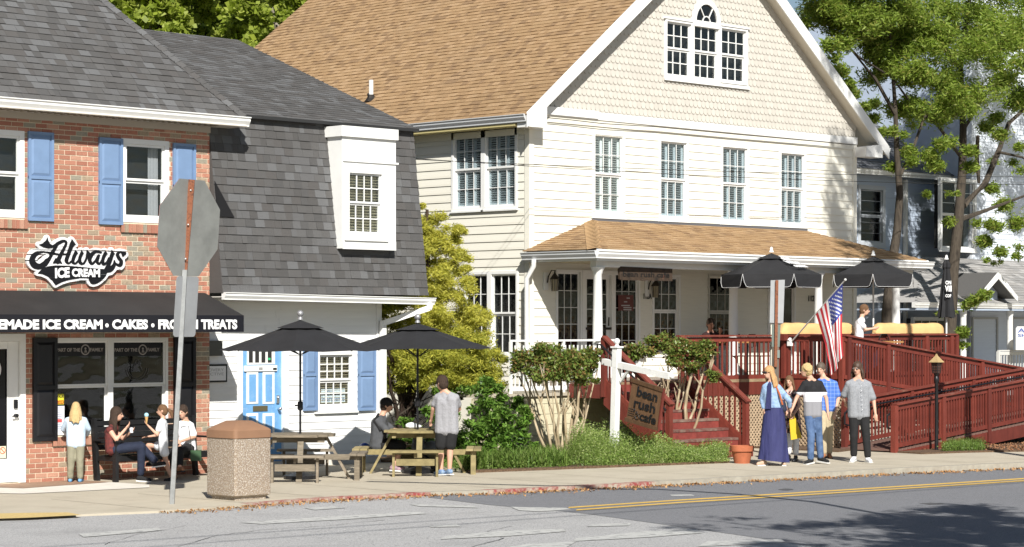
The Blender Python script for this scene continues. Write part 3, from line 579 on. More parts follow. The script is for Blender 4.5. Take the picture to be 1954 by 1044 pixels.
# eave, soffit with dentil vents, gutter
EV = 30.6; SE = 24.78; zg = 6.05
b = MB(); b.box(SL, SE-.04, EV+.02, D1+.3, 5.885, 5.90); b.build("soffit", mat("soffit_taupe", (.52, .48, .42), .7), shop)
b = MB(); b.box(SL, S1+.005, D1-.03, D1+.001, 5.78, 5.884); b.build("frieze_board", mat("frieze_taupe", (.45, .40, .34), .7), shop)
x = SL+.05
while x < S1-.05: b = MB(); b.box(x, x+.035, EV+.1, EV+.3, 5.875, 5.8849); b.build("dentil_vent", M_brass, shop); x += .125
gutter(shop, (SL, EV-.02, zg), (SE+.02, EV-.02, zg), M_white, .16)
# steep hip roof
m_ = 1.17; sl = math.sqrt(1+m_*m_); kT = 4.2
b = MB(); P0, P1, P2, P3 = (SL, EV+.06, zg-.02), (SE-.02, EV+.06, zg-.02), (SE-.02-kT, EV+.06+kT, zg-.02+kT*m_), (SL, EV+.06+kT, zg-.02+kT*m_)
b.quad(P0, P1, P2, P3); b.quad(P1, (SE-.02, 44, zg-.02), (SE-.02-kT, 44-kT, zg-.02+kT*m_), P2); b.quad(P3, P2, (SE-.02-kT, 44-kT, zg-.02+kT*m_), (SL, 44-kT, zg-.02+kT*m_)); rf = b.build("roof_deck", M_shg, shop)
shingles(shop, P0, (1, 0, 0), (0, 1, m_), lambda v: (0 if SL < 0 else 1.2, SE-.02-SL-v/sl), 3.9*sl, .145, (.09, .27), M_shg, 300, rank=lambda p: (p.z > 8.6, -p.x*0+abs(p.z-6.8)+abs(p.x-22)*.4))
k = 0.0; hipd = Vector((-1, 1, m_)).normalized(); hp = Vector(P1)
while k < kT*sl*1.1-.2:
    q = hp+hipd*k+Vector((0, 0, .03)); t = MB(); w = Vector((.1, .1, 0)).normalized(); n = .13
    a, c = q, q+hipd*.19; l_ = Vector((-.14, -.02, -.02)); r_ = Vector((.12, .14, -.02))
    t.add([a+l_, a+UP*.03, a+r_, c+l_, c+UP*.012, c+r_], [(0, 1, 4, 3), (1, 2, 5, 4), (0, 2, 1)]); t.build("hip_cap_shingle", M_shg, shop); k += .145
# ------------------------------------------------------------------ awning (fixed to the shop)
aw = thing("awning", (21, D1, 2.4), "black canvas awning over the shop window lettered with ice cream and cakes", "awning")
zw, zv, zb, DF = 3.06, 2.675, 2.40, 30.05; SA1 = 24.2; b = MB()
b.quad((SL, DF, zv), (SA1, DF, zv), (SA1, D1-.012, zw), (SL, D1-.012, zw)); b.quad((SA1, DF, zv), (SA1, D1-.012, zv), (SA1, D1-.012, zw)); b.quad((SA1-.015, DF, zv-.01), (SL, DF, zv-.01), (SL, D1-.012, zw-.01), (SA1-.015, D1-.012, zw-.01))
b.build("canvas_top", M_awn, aw); b = MB(); b.box(SL, SA1, DF-.006, DF+.001, zb, zv); b.box(SA1-.006, SA1+.001, DF+.002, D1-.012, zb, zv); b.build("valance", M_val, aw)
b = MB(); b.tube([(SL, DF+.02, zb+.02), (SA1-.03, DF+.02, zb+.02), (SA1-.03, D1-.02, zb+.02)], .014, 6); b.build("frame_rail", M_chrome, aw)
M_letw = mat("white_vinyl", (.82, .82, .82), .6)
def vt(s, x0, x1): text(s, fs(x0, DF), fs(x1, DF), F(x0, 628.5, DF)[1], F(x0, 609.5, DF)[1], M_letw, aw, pl=DF-.008, ext=.003, bold=.05)
for s, x0, x1 in (("HOM", -62, -8), ("EMADE", -4, 74), ("ICE", 81, 115), ("CREAM", 121, 195), ("CAKES", 213.5, 281.5), ("FROZEN", 301.5, 377), ("TREATS", 383, 452)): vt(s, x0, x1)
for x in (203.5, 291): b = MB(); s, z = F(x, 621, DF); b.tube([(s, DF-.006, z), (s, DF-.011, z)], .032, 14); b.build("bullet", M_letw, aw)
# ------------------------------------------------------------------ script sign on the wall, drawn as a mask and cut out as flat board
Wm, Hm = 410, 230; gy, gx_ = np.mgrid[0:Hm, 0:Wm]; gx_ = gx_*4.2; gy = gy*4.2+80
def pin(poly):
    r = np.zeros(gx_.shape, bool); n = len(poly)
    for i in range(n):
        (x0, y0), (x1, y1) = poly[i], poly[(i+1) % n]
        if y0 == y1: continue
        c = ((y0 > gy) != (y1 > gy)) & (gx_ < (x1-x0)*(gy-y0)/(y1-y0)+x0); r ^= c
    return r
def stroke(pts):
    r = np.zeros(gx_.shape, bool)
    P = [np.array(p, float) for p in pts]; Q = [P[0]]
    for i in range(len(P)-1):               # Catmull-Rom smoothing
        p0, p1, p2, p3 = P[max(i-1, 0)], P[i], P[i+1], P[min(i+2, len(P)-1)]
        for t in np.linspace(0, 1, 15)[1:]: Q.append(.5*((2*p1)+(-p0+p2)*t+(2*p0-5*p1+4*p2-p3)*t*t+(-p0+3*p1-3*p2+p3)*t**3))
    for x, y, w in Q: r |= (gx_-x)**2+(gy-y)**2 < w*w
    return r
mk = pin([(365, 180), (378, 235), (405, 280), (440, 300), (500, 290), (520, 320), (470, 338), (380, 354), (300, 338), (232, 300), (300, 275), (345, 230)])
for st in ([(470, 315, 20), (540, 270, 24), (605, 240, 20), (645, 248, 18), (650, 285, 18), (620, 350, 20), (580, 430, 26), (545, 500, 30), (520, 560, 30)],
           [(505, 320, 16), (450, 400, 26), (400, 480, 32), (330, 580, 40), (250, 628, 42), (170, 610, 50), (130, 550, 44), (150, 475, 38), (205, 430, 28), (280, 408, 14), (360, 412, 14), (440, 428, 20), (560, 445, 12), (660, 438, 10)],
           [(740, 290, 34), (712, 370, 29), (675, 470, 28), (655, 545, 26), (690, 580, 14), (740, 540, 11), (770, 500, 10)], [(800, 420, 26), (765, 500, 25), (755, 565, 22), (800, 580, 14), (850, 520, 12)], [(890, 430, 25), (860, 510, 24), (870, 575, 24), (920, 580, 15), (960, 510, 16), (985, 430, 26)],
           [(1180, 412, 18), (1110, 402, 20), (1050, 440, 27), (1012, 520, 28), (1040, 585, 20), (1090, 555, 14), (1150, 460, 18), (1125, 550, 24), (1160, 590, 14), (1200, 530, 12)],
           [(1250, 435, 26), (1215, 520, 24), (1222, 590, 24), (1270, 570, 14), (1310, 500, 16)], [(1360, 430, 28), (1325, 540, 28), (1275, 660, 30), (1215, 760, 38), (1140, 830, 42), (1060, 865, 36), (1015, 820, 18)], [(1270, 690, 34), (1330, 670, 40), (1385, 610, 26), (1392, 540, 10)],
           [(1545, 430, 26), (1480, 408, 14), (1440, 440, 24), (1455, 495, 26), (1495, 550, 26), (1480, 605, 28), (1430, 600, 18), (1390, 560, 8)]): mk |= stroke(st)
for tip in ([(740, 208), (800, 292), (750, 330), (705, 300)], [(790, 375), (836, 428), (780, 450)], [(885, 375), (925, 430), (870, 450)], [(968, 370), (1025, 425), (960, 450)], [(1248, 380), (1290, 440), (1235, 460)], [(1348, 370), (1400, 440), (1335, 460)], [(1490, 420), (1568, 428), (1520, 490)], [(445, 585), (490, 500), (560, 520), (592, 588), (520, 576)]): mk |= pin(tip)
mk &= ~(((gx_-322)*.94-(gy-480)*.34)**2/76**2+((gx_-322)*.34+(gy-480)*.94)**2/38**2 < 1)
mk |= pin([(215, 745), (290, 670), (380, 632), (500, 614), (700, 617), (900, 632), (1100, 652), (1232, 660), (1150, 780), (1100, 830), (1000, 812), (850, 806), (700, 830), (590, 865), (490, 917), (440, 850), (370, 790), (290, 755)])
def dil(m, r):
    o = m.copy(); k = int(r/4.2)
    for dy in range(-k, k+1):
        for dx in range(-k, k+1):
            if dx*dx+dy*dy <= k*k: o |= np.roll(np.roll(m, dy, 0), dx, 1)
    return o
mkp = mk; wh = dil(mkp, 40); 
def runs(name, m, d0, d1, mt, par, ox=0, oy=0):
    b = MB()
    for j in range(Hm):
        row = m[j]; i = 0
        while i < Wm:
            if row[i]:
                k = i
                while k < Wm and row[k]: k += 1
                xa, ya = 40+(i*4.2+ox)/8.03, 430+(j*4.2+80+oy)/8.03; xb = 40+(k*4.2+ox)/8.03; yc = ya+4.2/8.03
                xm = (xa+xb)/2; s0 = fs(xa, D1); s1 = fs(xb, D1); zt = F(xm, ya, D1)[1]; zb_ = F(xm, yc, D1)[1]-.0004; b.box(s0, s1, D1+d0, D1+d1, zb_, zt); i = k
            else: i += 1
    return b.build(name, mt, par)
lg = thing("script_sign", (fs(140, D1), D1-.02, 3.2), "black and white cut-out script sign reading Always Ice Cream on the brick wall", "sign")
runs("white_backing", wh, -.065, -.02, M_letw, lg); runs("black_script", mkp, -.075, -.0652, mat("gloss_black", (.008, .008, .01), .4), lg)
def tq(s, x0, x1, ya, yb, sk):
    X0, X1 = 40+x0/8.03, 40+x1/8.03; text(s, fs(X0, D1), fs(X1, D1), F(X0, 430+yb/8.03, D1)[1], F(X0, 430+ya/8.03, D1)[1], M_letw, lg, pl=D1-.0755, ext=.004, bold=.05, skew=sk)
tq("ICE", 480, 702, 655, 815, .02); tq("CREAM", 738, 1168, 660, 790, .0)
# ================================================================== WHITE MANSARD BUILDING (middle)
DW = 31.32; SR = 28.42; W0 = 24.31
ws = thing("mansard_building", (26.5, DW, 0), "white sided building with dark grey mansard roof and a blue door", "building")
dz0 = .03; DR = (fs(461.5, DW), fs(539, DW), dz0, 2.12); WN = wbox(600, 655, 679, 781, DW)
WN = (fs(601, DW), fs(678, DW), F(601, 786, DW)[1], 2.07)
hl = [(DR[0]-.1, DR[1]+.12, 0, 2.24), (WN[0]+.02, WN[1]-.02, WN[2]+.02, WN[3]-.02)]
wall("wall", ws, 'F', DW, W0, SR, 0, 3.0, hl, M_wsid, .25)
b = MB(); b.box(SR-.25, SR, DW+.251, 43, 0, 3.05); b.build("side_wall", M_wsid, ws)
siding(ws, 'F', DW, W0+.02, SR-.11, .12, 2.98, .133, hl, M_wsid, .016)
b = MB(); b.box(SR-.11, SR+.012, DW-.03, DW+.09, .1, 2.98); b.build("corner_board", M_wsid, ws)
b = MB(); b.box(W0, SR, DW-.01, DW-.001, 0, .119); b.build("foundation", M_concw, ws)
# blue door
b = MB(); b.box(DR[0]-.1, DR[0], DW-.028, DW+.1, 0, 2.13); b.box(DR[1], DR[1]+.12, DW-.028, DW+.1, 0, 2.13); b.box(DR[0]-.1, DR[1]+.12, DW-.03, DW+.1, 2.131, 2.24); b.build("door_frame", M_white, ws)
b = MB(); b.box(DR[0], DR[1], DW+.03, DW+.07, dz0, 2.13); bd = b.build("blue_door", M_sky, ws)
def dpl(name, x0, y0, x1, y1, m, th=.01, w=.03):
    s0, zt = F(x0, y0, DW); s1 = fs(x1, DW); zb = F(x0, y1, DW)[1]; b = MB(); b.box(s0, s1, DW+w-th, DW+w, zb, zt); return b.build(name, m, bd)
dpl("door_light_frame", 473, 660, 526, 696, M_white, .012)
for x in (476, 488, 500, 512): dpl("door_light", x, 668, x+7.5, 692, mat("dark_pane", (.03, .03, .03), .2), .003, .017)
dpl("green_sticker", 512.5, 683, 517, 687, mat("green_sticker", (.05, .5, .2), .6), .002, .013)
dpl("ledge", 467, 698, 529, 709, M_white, .03)
dpl("house_number_plate", 494, 701, 501, 706, mat("number_grey", (.3, .3, .3), .5), .003, -.001); dpl("mailbox_sticker", 521, 702, 528, 706, M_black, .003, -.001)
for x0, x1 in ((472, 494), (503, 525)):
    for y0, y1 in ((709.5, 771), (789, 858)):
        dpl("panel_moulding", x0, y0, x1, y1, M_white, .012); dpl("raised_panel", x0+4.5, y0+5, x1-4.5, y1-4.5, M_sky, .008, .019)
dpl("mail_slot", 484.5, 775, 512, 785, M_brass, .014)
s, z = F(531, 762, DW); b = MB(); b.box(s-.03, s+.03, DW-.0, DW+.03, z-.07, z+.07); b.ball((s, DW-.01, z+.03), .02); b.build("deadbolt", M_chrome, bd, True)
s, z = F(532, 780, DW); b = MB(); b.tube([(s, DW+.03, z), (s, DW-.03, z)], .02, 10); b.ball((s, DW-.04, z), .032); b.build("door_knob", M_chrome, bd, True)
# window with blinds and shutters
wv = window(ws, 'F', DW, *WN, cas=.09, cols=4, rows=3, blind=(mat("tan_blind", (.52, .45, .30), .8), .045, .05, .9), lower=(4, 2), proud=.03, name="sash_window")
for x0, x1 in ((576.5, 603), (681, 714)): shutter(ws, 'F', DW-.012, fs(x0, DW), fs(x1, DW), F(x0, 784, DW)[1], 2.12, M_blue, .56, .04)
b = MB(); s0, zt = F(618, 743, DW); s1 = fs(664, DW); zb = F(618, 769, DW)[1]; b.box(s0, s1, DW+.078, DW+.082, zb, zt); sg = b.build("window_sign", mat("paper_blue_white", (.66, .74, .80), .7), wv)
M_ink = mat("blue_ink", (.05, .08, .2), .6)
text("Climati", s0+.12, s1-.04, zt-.12, zt-.03, M_ink, wv, pl=DW+.077, ext=.002, bold=0); text("Interscience", s0+.02, s1-.02, zb+.02, zb+.11, M_ink, wv, pl=DW+.077, ext=.002, bold=0)
b = MB(); q0, q1 = F(607, 745, DW); b.box(q0, fs(616, DW), DW+.076, DW+.08, F(607, 768, DW)[1], q1); b.build("easel_card", mat("orange_card", (.6, .2, .08), .6), wv)
b = MB(); b.box(q0+.02, fs(615, DW)-.01, DW+.073, DW+.0755, F(607, 767, DW)[1], q1-.03); b.build("easel_slate", M_ink, wv)
# framed notice and grey box beside the brick corner
b = MB(); s1, zt = F(430, 695, DW); b.box(W0+.02, s1, DW-.05, DW-.021, F(430, 729, DW)[1], zt); nb = b.build("notice_board", mat("notice_black", (.02, .02, .02), .5), ws)
b = MB(); b.box(W0+.02, s1-.03, DW-.055, DW-.0505, F(430, 729, DW)[1]+.03, zt-.03); b.build("notice_sheet", M_letw, nb)
M_g = mat("grey_ink", (.45, .45, .45), .7); text("COVERY", W0+.03, s1-.08, zt-.12, zt-.07, M_g, nb, pl=DW-.056, ext=.002, bold=0); text("LECTIVE", W0+.03, s1-.08, zt-.19, zt-.14, M_g, nb, pl=DW-.056, ext=.002, bold=0)
b = MB(); b.box(W0+.01, fs(418, DW), DW-.1, DW-.021, F(418, 679, DW)[1], F(418, 650, DW)[1]); b.build("meter_box", mat("meter_grey", (.10, .10, .085), .6), ws, bev=.006)
# soffit, gutter, downspout
zE = 3.0; D0 = 30.75; D9 = 31.16; Z0 = 3.06; Z9 = 6.13; S2 = 29.1
b = MB(); b.box(W0, S2-.03, D0+.02, DW+.2, 2.985, 3.0); b.build("soffit", mat("soffit_white", (.7, .68, .62), .7), ws)
gutter(ws, (W0+.01, D0-.09, Z0+.01), (S2+.12, D0-.09, Z0-.045), M_white, .125)
p = [VZ(797, 578, F(0, 0, 1)[0]*0+42.5)]; a = Vector((S2+.0, D0-.05, 2.93)); c = Vector((SR-.02, DW-.1, 2.55))
b = MB(); b.beam(a, a+Vector((-.03, .02, -.12)), .1, .08, (1, 0, 0)); b.beam(a+Vector((-.02, .01, -.1)), c, .08, .1); b.beam(c+Vector((0, 0, .05)), (SR-.02, DW-.1, .1), .1, .08, (0, 1, 0)); b.build("downspout", M_white, ws)
# mansard slope
b = MB(); b.quad((W0, D0, Z0), (S2, D0, Z0), (S2-.02, D9, Z9), (W0, D9, Z9)); b.quad((S2, D0, Z0), (S2, 43, Z0), (S2-.02, 43, Z9), (S2-.02, D9, Z9)); b.quad((W0, D0, Z0), (W0, D0+.3, Z0), (S2, D0+.3, Z0), (S2, D0, Z0)); b.quad((W0, D0, Z0), (W0, D9, Z9), (W0, D9+.1, Z9), (W0, DW, Z0)); b.build("mansard_deck", M_shg, ws)
DX0, DX1 = fs(622, 31.1)-.02, fs(753, D0)+.02
vl = math.hypot(D9-D0, Z9-Z0)
q_ = F(650, 474, D0)[1]; drm = (fs(650, D0), fs(752.5, D0), q_, 6.05)
for rng, hh in (((0, (q_-Z0)*1.01), None), (((q_-Z0)*1.01, vl), drm)):
    pass
class _N: pass
def mans(u0, u1, v0, v1, n):
    vd = Vector((0, D9-D0, Z9-Z0)).normalized(); shingles(ws, Vector((W0+u0, D0, Z0))+vd*v0, (1, 0, 0), vd, lambda v: (0, u1-u0), v1-v0, .1435, (.11, .26), M_shg, n, rank=lambda p: -p.z)
vq = .1435*round((q_-.03-Z0)/.1435)
mans(0, S2-W0-.01, 0, vq, 70); mans(0, drm[0]-W0+.02, vq, vl, 200); mans(drm[1]-W0-.03, S2-W0-.01, vq, vl, 30)
# low upper roof
RD, RZ = 36.4, 8.22; k_ = (RZ-Z9)/(RD-D9); b = MB(); b.quad((20, D9-.08, Z9-.0), (S2+.02, D9-.08, Z9-.0), (S2+.02, RD, RZ), (20, RD, RZ)); b.quad((20, RD, RZ), (S2+.02, RD, RZ), (S2+.02, 43, Z9), (20, 43, Z9)); b.quad((S2+.021, D9-.08, Z9-.05), (S2+.021, 43, Z9-.05), (S2+.021, RD, RZ-.02)); b.build("upper_roof_deck", M_shg, ws)
vu = Vector((0, RD-D9, RZ-Z9)).normalized(); shingles(ws, (22.8, D9-.1, Z9), (1, 0, 0), vu, lambda v: (max(0, (24.6-1.0*v*.93/1.0)-22.8) if False else 0, S2-22.8+.03), (RD-D9+.08)*math.hypot(1, k_), .143, (.12, .3), M_shg, 0)
b = MB(); b.box(W0+.3, S2+.03, D9-.13, D9-.09, Z9-.045, Z9+.012); b.build("drip_edge", mat("drip_black", (.03, .03, .03), .5), ws)
# dormer
dm = (drm[0], drm[1]); zb_, zt_ = q_, 6.02; yF = D0-.04; b = MB()
wd = (fs(657, yF), fs(735, yF), F(657, 455, yF)[1], F(657, 318, yF)[1])
def mansd(z): return D0+(z-Z0)/(Z9-Z0)*(D9-D0)
b.quad((dm[0], yF, zb_), (dm[0], yF, zt_), (dm[0], D9+.1, zt_), (dm[0], mansd(zb_)+.05, zb_)); b.quad((dm[1], yF, zb_), (dm[1], mansd(zb_)+.05, zb_), (dm[1], D9+.1, zt_), (dm[1], yF, zt_)); b.quad((dm[0], yF, zb_), (dm[1], yF, zb_), (dm[1], mansd(zb_)+.1, zb_), (dm[0], mansd(zb_)+.1, zb_))
b.build("dormer_cheek", M_white, ws)
fw = wall("dormer_front", ws, 'F', yF, dm[0]+.001, dm[1]-.001, zb_, zt_, [(wd[0]+.05, wd[1]-.05, wd[2]+.05, wd[3]-.05)], M_white, .02)
b = MB(); zc = F(650, 256, yF)[1]; b.box(dm[0]-.05, dm[1]+.02, yF-.05, yF-.001, 5.86, 6.05); b.box(dm[0]-.05, dm[0]-.001, yF, D9+.12, 5.861, 6.049); b.build("dormer_fascia", M_white, ws)
b = MB(); zz = F(650, 305, yF)[1]; b.box(dm[0]+.01, dm[1]+.05, yF-.025, yF-.001, zz-.02, zz+.012); b.build("dormer_ledge", M_white, ws)
b = MB(); b.box(dm[0]+.002, dm[1]-.02, yF-.03, yF-.0012, zb_-.01, zb_+.15); b.build("dormer_base_board", M_white, ws)
window(ws, 'F', yF, *wd, cas=.10, cols=4, rows=2, blind=(M_blind, .05, .05, .9), proud=.03, deep=.2, sash=.035, name="dormer_window")

def mp(x, z): return (x, mansd(z)-.035, z)
z0_ = F(402, 413, 30.95)[1]; z1_ = F(402, 345, 30.95)[1]; b = MB(); b.prism([mp(W0+.01, z0_), mp(fs(443, 30.95), z0_), mp(W0+.01, z1_)], (0, .02, 0)); b.build("painted_shadow_triangle", mat("shadow_black", (.006, .006, .007), .9), ws)  # black triangle painted in as a cast shadow on the mansard slope
# ================================================================== CREAM GABLED HOUSE
DC = 32.2; S3 = 33.25; S4 = 44.3; DB = 44.4
ho = thing("cream_house", (38.8, DC, 0), "cream clapboard gabled house with tan shingle roof and taupe scalloped gable", "house")
zFl = 1.42; EVZ = 6.72; PIT = .78; RK = 31.88; EL = 32.88; ER = 45.15
AP = (EL+ER)/2; AZ = EVZ+PIT*(AP-EL)
def tw(x0, y0, x1, y1, d=DC): return fs(x0, d), fs(x1, d), F(x0, y1, d)[1], F(x0, y0, d)[1]
W2 = [tw(1130, 250, 1191, 413), tw(1256.5, 264, 1312, 419.5), tw(1375, 275, 1428, 425.5), tw(1486.5, 287, 1536.5, 431)]
GW = [tw(1268, 35.5, 1320, 147), tw(1320, 42, 1372, 152.5), tw(1372, 49, 1425, 157.5)]
zt1 = F(1063, 514, DC)[1]; DA = (fs(1060, DC), fs(1220, DC), zFl, zt1)
W1 = [(fs(1243.5, DC), fs(1297, DC), zFl+.6, F(1245, 523, DC)[1]), (fs(1350, DC), fs(1404, DC), zFl+.55, F(1350, 523, DC)[1]), (fs(1464, DC), fs(1517, DC), zFl, F(1464, 527, DC)[1])]
zfr = F(1034, 219.4, DC)[1]; zfr2 = zfr+.16
hl = [(w[0]+.02, w[1]-.02, w[2]+.02, w[3]-.02) for w in W2+W1]+[(DA[0]+.01, DA[1]-.01, DA[2], DA[3]-.01)]
wall("front_wall", ho, 'F', DC, S3, S4, .1, zfr2, hl, M_cream, .25)
siding(ho, 'F', DC, S3+.12, S4-.12, zFl-.1, zfr-.13, .171, [(h[0], h[1], h[2], h[3]) for h in hl], M_cream, .019)
b = MB(); b.box(S3+.1, S4-.02, DC-.028, DC-.001, zfr-.13, zfr-.001); b.build("fascia_board", M_cream, ho)
b = MB(); b.box(S3-.02, S4+.02, DC-.05, DC-.001, zfr, zfr2); b.box(S3+.0, S3+2.0, DC-.075, DC-.0505, zfr+.02, zfr2+.02); b.build("frieze_band", M_white, ho)
for s in (S3, S4): b = MB(); b.box(s-.02, s+.12, DC-.03, DC+.1, .1, zfr-.001) if s == S3 else b.box(s-.12, s+.02, DC-.03, DC+.1, .1, zfr-.001); b.build("corner_board", M_cream, ho)
# side wall (facing left)
dl0 = lambda px: L(px, 300, S3)[0]
def lw(xl, xr, yt, yb): dA, dB = dl0(xr), dl0(xl); return dA, dB, L(xl, yb, S3)[1], L(xl, yt, S3)[1]
LW2 = lw(863, 988, 250, 404); LW1 = lw(884, 990, 519, 655)
LW1 = (LW1[0], LW1[1], zFl+.45, LW1[3])
hs = [(w[0]+.02, w[1]-.02, w[2]+.02, w[3]-.02) for w in (LW2, LW1)]
wall("side_wall", ho, 'L', S3, DC+.001, DB, .1, EVZ-.02, hs, M_cream, .25)
siding(ho, 'L', S3, DC+.12, DB-.05, zFl-.1, EVZ-.35, .1705, hs, M_cream, .019)
b = MB(); b.box(S3-.03, S3-.001, DC+.1, DB, EVZ-.36, EVZ-.03); b.build("fascia_board", M_cream, ho)
b = MB(); b.box(S3+.3, S4, DB-.2, DB, .1, EVZ); b.box(S4-.2, S4, DC+.3, DB-.21, .1, EVZ); b.build("rear_wall", M_cream, ho)
for (w, nm, lo_) in ((LW2, "upper", 0), (LW1, "lower", 1)):
    md = (w[0]+w[1])/2
    for (a, c) in ((w[0], md+.02), (md+.021, w[1])):
        window(ho, 'L', S3, a, c, w[2], w[3], cas=.06, cols=3, rows=2 if not lo_ else 2, flip=not lo_, blind=None if lo_ else (M_blindw, .048, .04, .9), gm=G_screen if not lo_ else G_clear, proud=.03, mw=.014, name="side_window")
for i, w in enumerate(W2): window(ho, 'F', DC, *w, cas=.055 if i else .065, cols=3, rows=2, flip=True, blind=(M_blindw, .048, .04, .9), gm=G_clear if i == 0 else G_screen, proud=.03, mw=.013, bfrac=(.05, 1))
# gable wall with scallops
gb = MB(); zg0 = zfr2; pts = [(S3, DC+.1, zg0), (S4, DC+.1, zg0)]
def gz(s): return min(EVZ+PIT*(s-EL), EVZ+PIT*(ER-s))-.14
hg = [(w[0]+.03, w[1]-.03, w[2]+.03, w[3]-.03) for w in GW]
gz1 = gz(S4); xs = sorted({S3, AP, S4, *[h[0] for h in hg], *[h[1] for h in hg]})
for x0, x1 in zip(xs, xs[1:]):
    hh = [h for h in hg if h[0] < (x0+x1)/2 < h[1]]
    if not hh: gb.quad((x0, DC, zg0-.05), (x1, DC, zg0-.05), (x1, DC, gz(x1)), (x0, DC, gz(x0)))
    else: h = hh[0]; gb.quad((x0, DC, zg0-.05), (x1, DC, zg0-.05), (x1, DC, h[2]), (x0, DC, h[2])); gb.quad((x0, DC, h[3]), (x1, DC, h[3]), (x1, DC, gz(x1)), (x0, DC, gz(x0)))
gb.build("gable_wall", M_scal, ho)
sc = MB(); SW, SP = .137, .15; z = zg0+.02; r = 0; arcr = .62
acx = (GW[1][0]+GW[1][1])/2; acz = F(1345, 44, DC)[1]
while z < AZ-.2:
    x = S3+.05-(r % 2)*SW/2
    while x < S4:
        c = x+SW/2
        if S3+.02 < x and x+SW < S4+.05 and gz(c) > z+.13 and not any(h[0]-.05 < c < h[1]+.05 and h[2]-.15 < z < h[3] for h in hg) and not ((c-acx)**2+(z+.1-acz)**2 < .46**2):
            k = SW/2-.002; ps = [(c-k, z+SP*1.1), (c-k, z+.055), (c-k*.75, z+.02), (c-k*.4, z+.003), (c, z), (c+k*.4, z+.003), (c+k*.75, z+.02), (c+k, z+.055), (c+k, z+SP*1.1)]
            vs = [(px, DC-.004-.016*(1-(pz-z)/(SP*1.1)), pz) for px, pz in ps]; n = len(vs)
            vs += [(v[0], DC, v[2]) for v in vs]; sc.add(vs, [tuple(range(n))]+[(i, i+n, i+1+n, i+1) for i in range(1, n-2)])
        x += SW
    z += SP; r += 1
sc.build("scallop_shingles", M_scal, ho, kind='stuff')
for i, w in enumerate(GW): window(ho, 'F', DC, *w, cas=.05, cols=3, rows=2, gm=G_clear, proud=.04, mw=.02, sill=False, name="gable_window")
b = MB(); b.box(GW[0][0]-.05, GW[2][1]+.05, DC-.06, DC-.04, GW[0][2]-.07, GW[0][2]); b.box(GW[0][0]-.05, GW[1][0]-.02, DC-.06, DC-.01, GW[0][3]+.001, GW[0][3]+.04); b.box(GW[1][1]+.02, GW[2][1]+.05, DC-.06, DC-.01, GW[2][3]+.001, GW[2][3]+.04); b.build("window_trim", M_white, ho)
# fan light: half-round
af = MB(); R0, R1 = .36, .47; zc_ = GW[1][3]+.02
for t0, t1 in zip(np.linspace(0, math.pi, 17), np.linspace(0, math.pi, 17)[1:]):
    q = [(acx+R*math.cos(t), DC-.05, zc_+R*1.12*math.sin(t)) for R, t in ((R0, t0), (R1, t0), (R1, t1), (R0, t1))]; af.prism(q, (0, .05, 0))
af.box(acx-R1, acx+R1, DC-.049, DC, zc_-.10, zc_+.03)
for t in (math.pi*.3, math.pi*.7): af.beam((acx+.12*math.cos(t), DC-.03, zc_+.13*math.sin(t)), (acx+R0*math.cos(t), DC-.03, zc_+R0*1.12*math.sin(t)), .022, .02, (0, 1, 0))
for t0, t1 in zip(np.linspace(0, math.pi, 9), np.linspace(0, math.pi, 9)[1:]): af.beam((acx+.13*math.cos(t0), DC-.028, zc_+.14*math.sin(t0)), (acx+.13*math.cos(t1), DC-.028, zc_+.14*math.sin(t1)), .022, .02, (0, 1, 0))
fa = af.build("fan_light", M_white, ho); b = MB(); b.prism([(acx+R0*math.cos(t), DC-.012, zc_+R0*1.12*math.sin(t)) for t in np.linspace(0, math.pi, 14)], (0, .01, 0)); b.build("pane", mat("night_glass", (.01, .012, .014), .08), fa)
# main roof
rt = .16; b = MB()
for sgn, e in ((1, EL), (-1, ER)):
    p = [(e, RK, EVZ), (e, DB+.3, EVZ), (AP, DB+.3, AZ), (AP, RK, AZ)]; b.prism(p if sgn == 1 else p[::-1], (0, 0, -rt))
b.build("roof_deck", mat("roof_board", (.62, .60, .55), .7), ho)
hyp = math.hypot(1, PIT)
shingles(ho, (EL-.03, RK-.02, EVZ+.001-.02), (0, 1, 0), (1, 0, PIT), lambda v: (0, DB+.3-RK), (AP-EL)*hyp, .143, (.10, .22), M_sht, 200, rank=lambda p: (p.x > 36.4, -p.x*0+p.y*.3+p.x))
b = MB(); b.quad((ER, RK, EVZ+.02), (AP, RK, AZ+.02), (AP, DB+.3, AZ+.02), (ER, DB+.3, EVZ+.02)); b.build("rear_slope_shingles", M_sht, ho)
for sgn, e in ((1, EL), (-1, ER)):      # rake boards with boxed returns
    b = MB(); w = .24; d = Vector((sgn, 0, PIT)).normalized(); p0 = Vector((e, RK, EVZ)); p1 = Vector((AP, RK, AZ))
    b.prism([(e-sgn*.03, RK-.03, EVZ+.03), (AP, RK-.03, AZ+.045), (AP, RK-.03, AZ-w*1.25), (e-sgn*.03, RK-.03, EVZ-w*1.1)], (0, .03, 0)); b.build("rake_board", M_white, ho)
    b = MB(); x0, x1 = (e+.02, S3+.16) if sgn == 1 else (S4-.05, e-.25); b.prism([(x0, RK-.035, EVZ-.25), (x1, RK-.035, EVZ-.25), (x1, RK-.035, gz(x1)+.02), (x0, RK-.035, EVZ-.02)], (0, DC-RK+.02, 0)); b.build("boxed_return", M_white, ho)
    b = MB(); b.prism([(e+sgn*.4, RK+.001, EVZ+.3*PIT-rt-.005+.1*PIT), (AP, RK+.001, AZ-rt-.005), (AP, RK+.001, AZ-rt-.02), (e+sgn*.4, RK+.001, EVZ+.4*PIT-rt-.02)], (0, DC-RK-.002, 0)); b.build("rake_soffit", mat("soffit_cream", (.70, .66, .56), .6), ho)
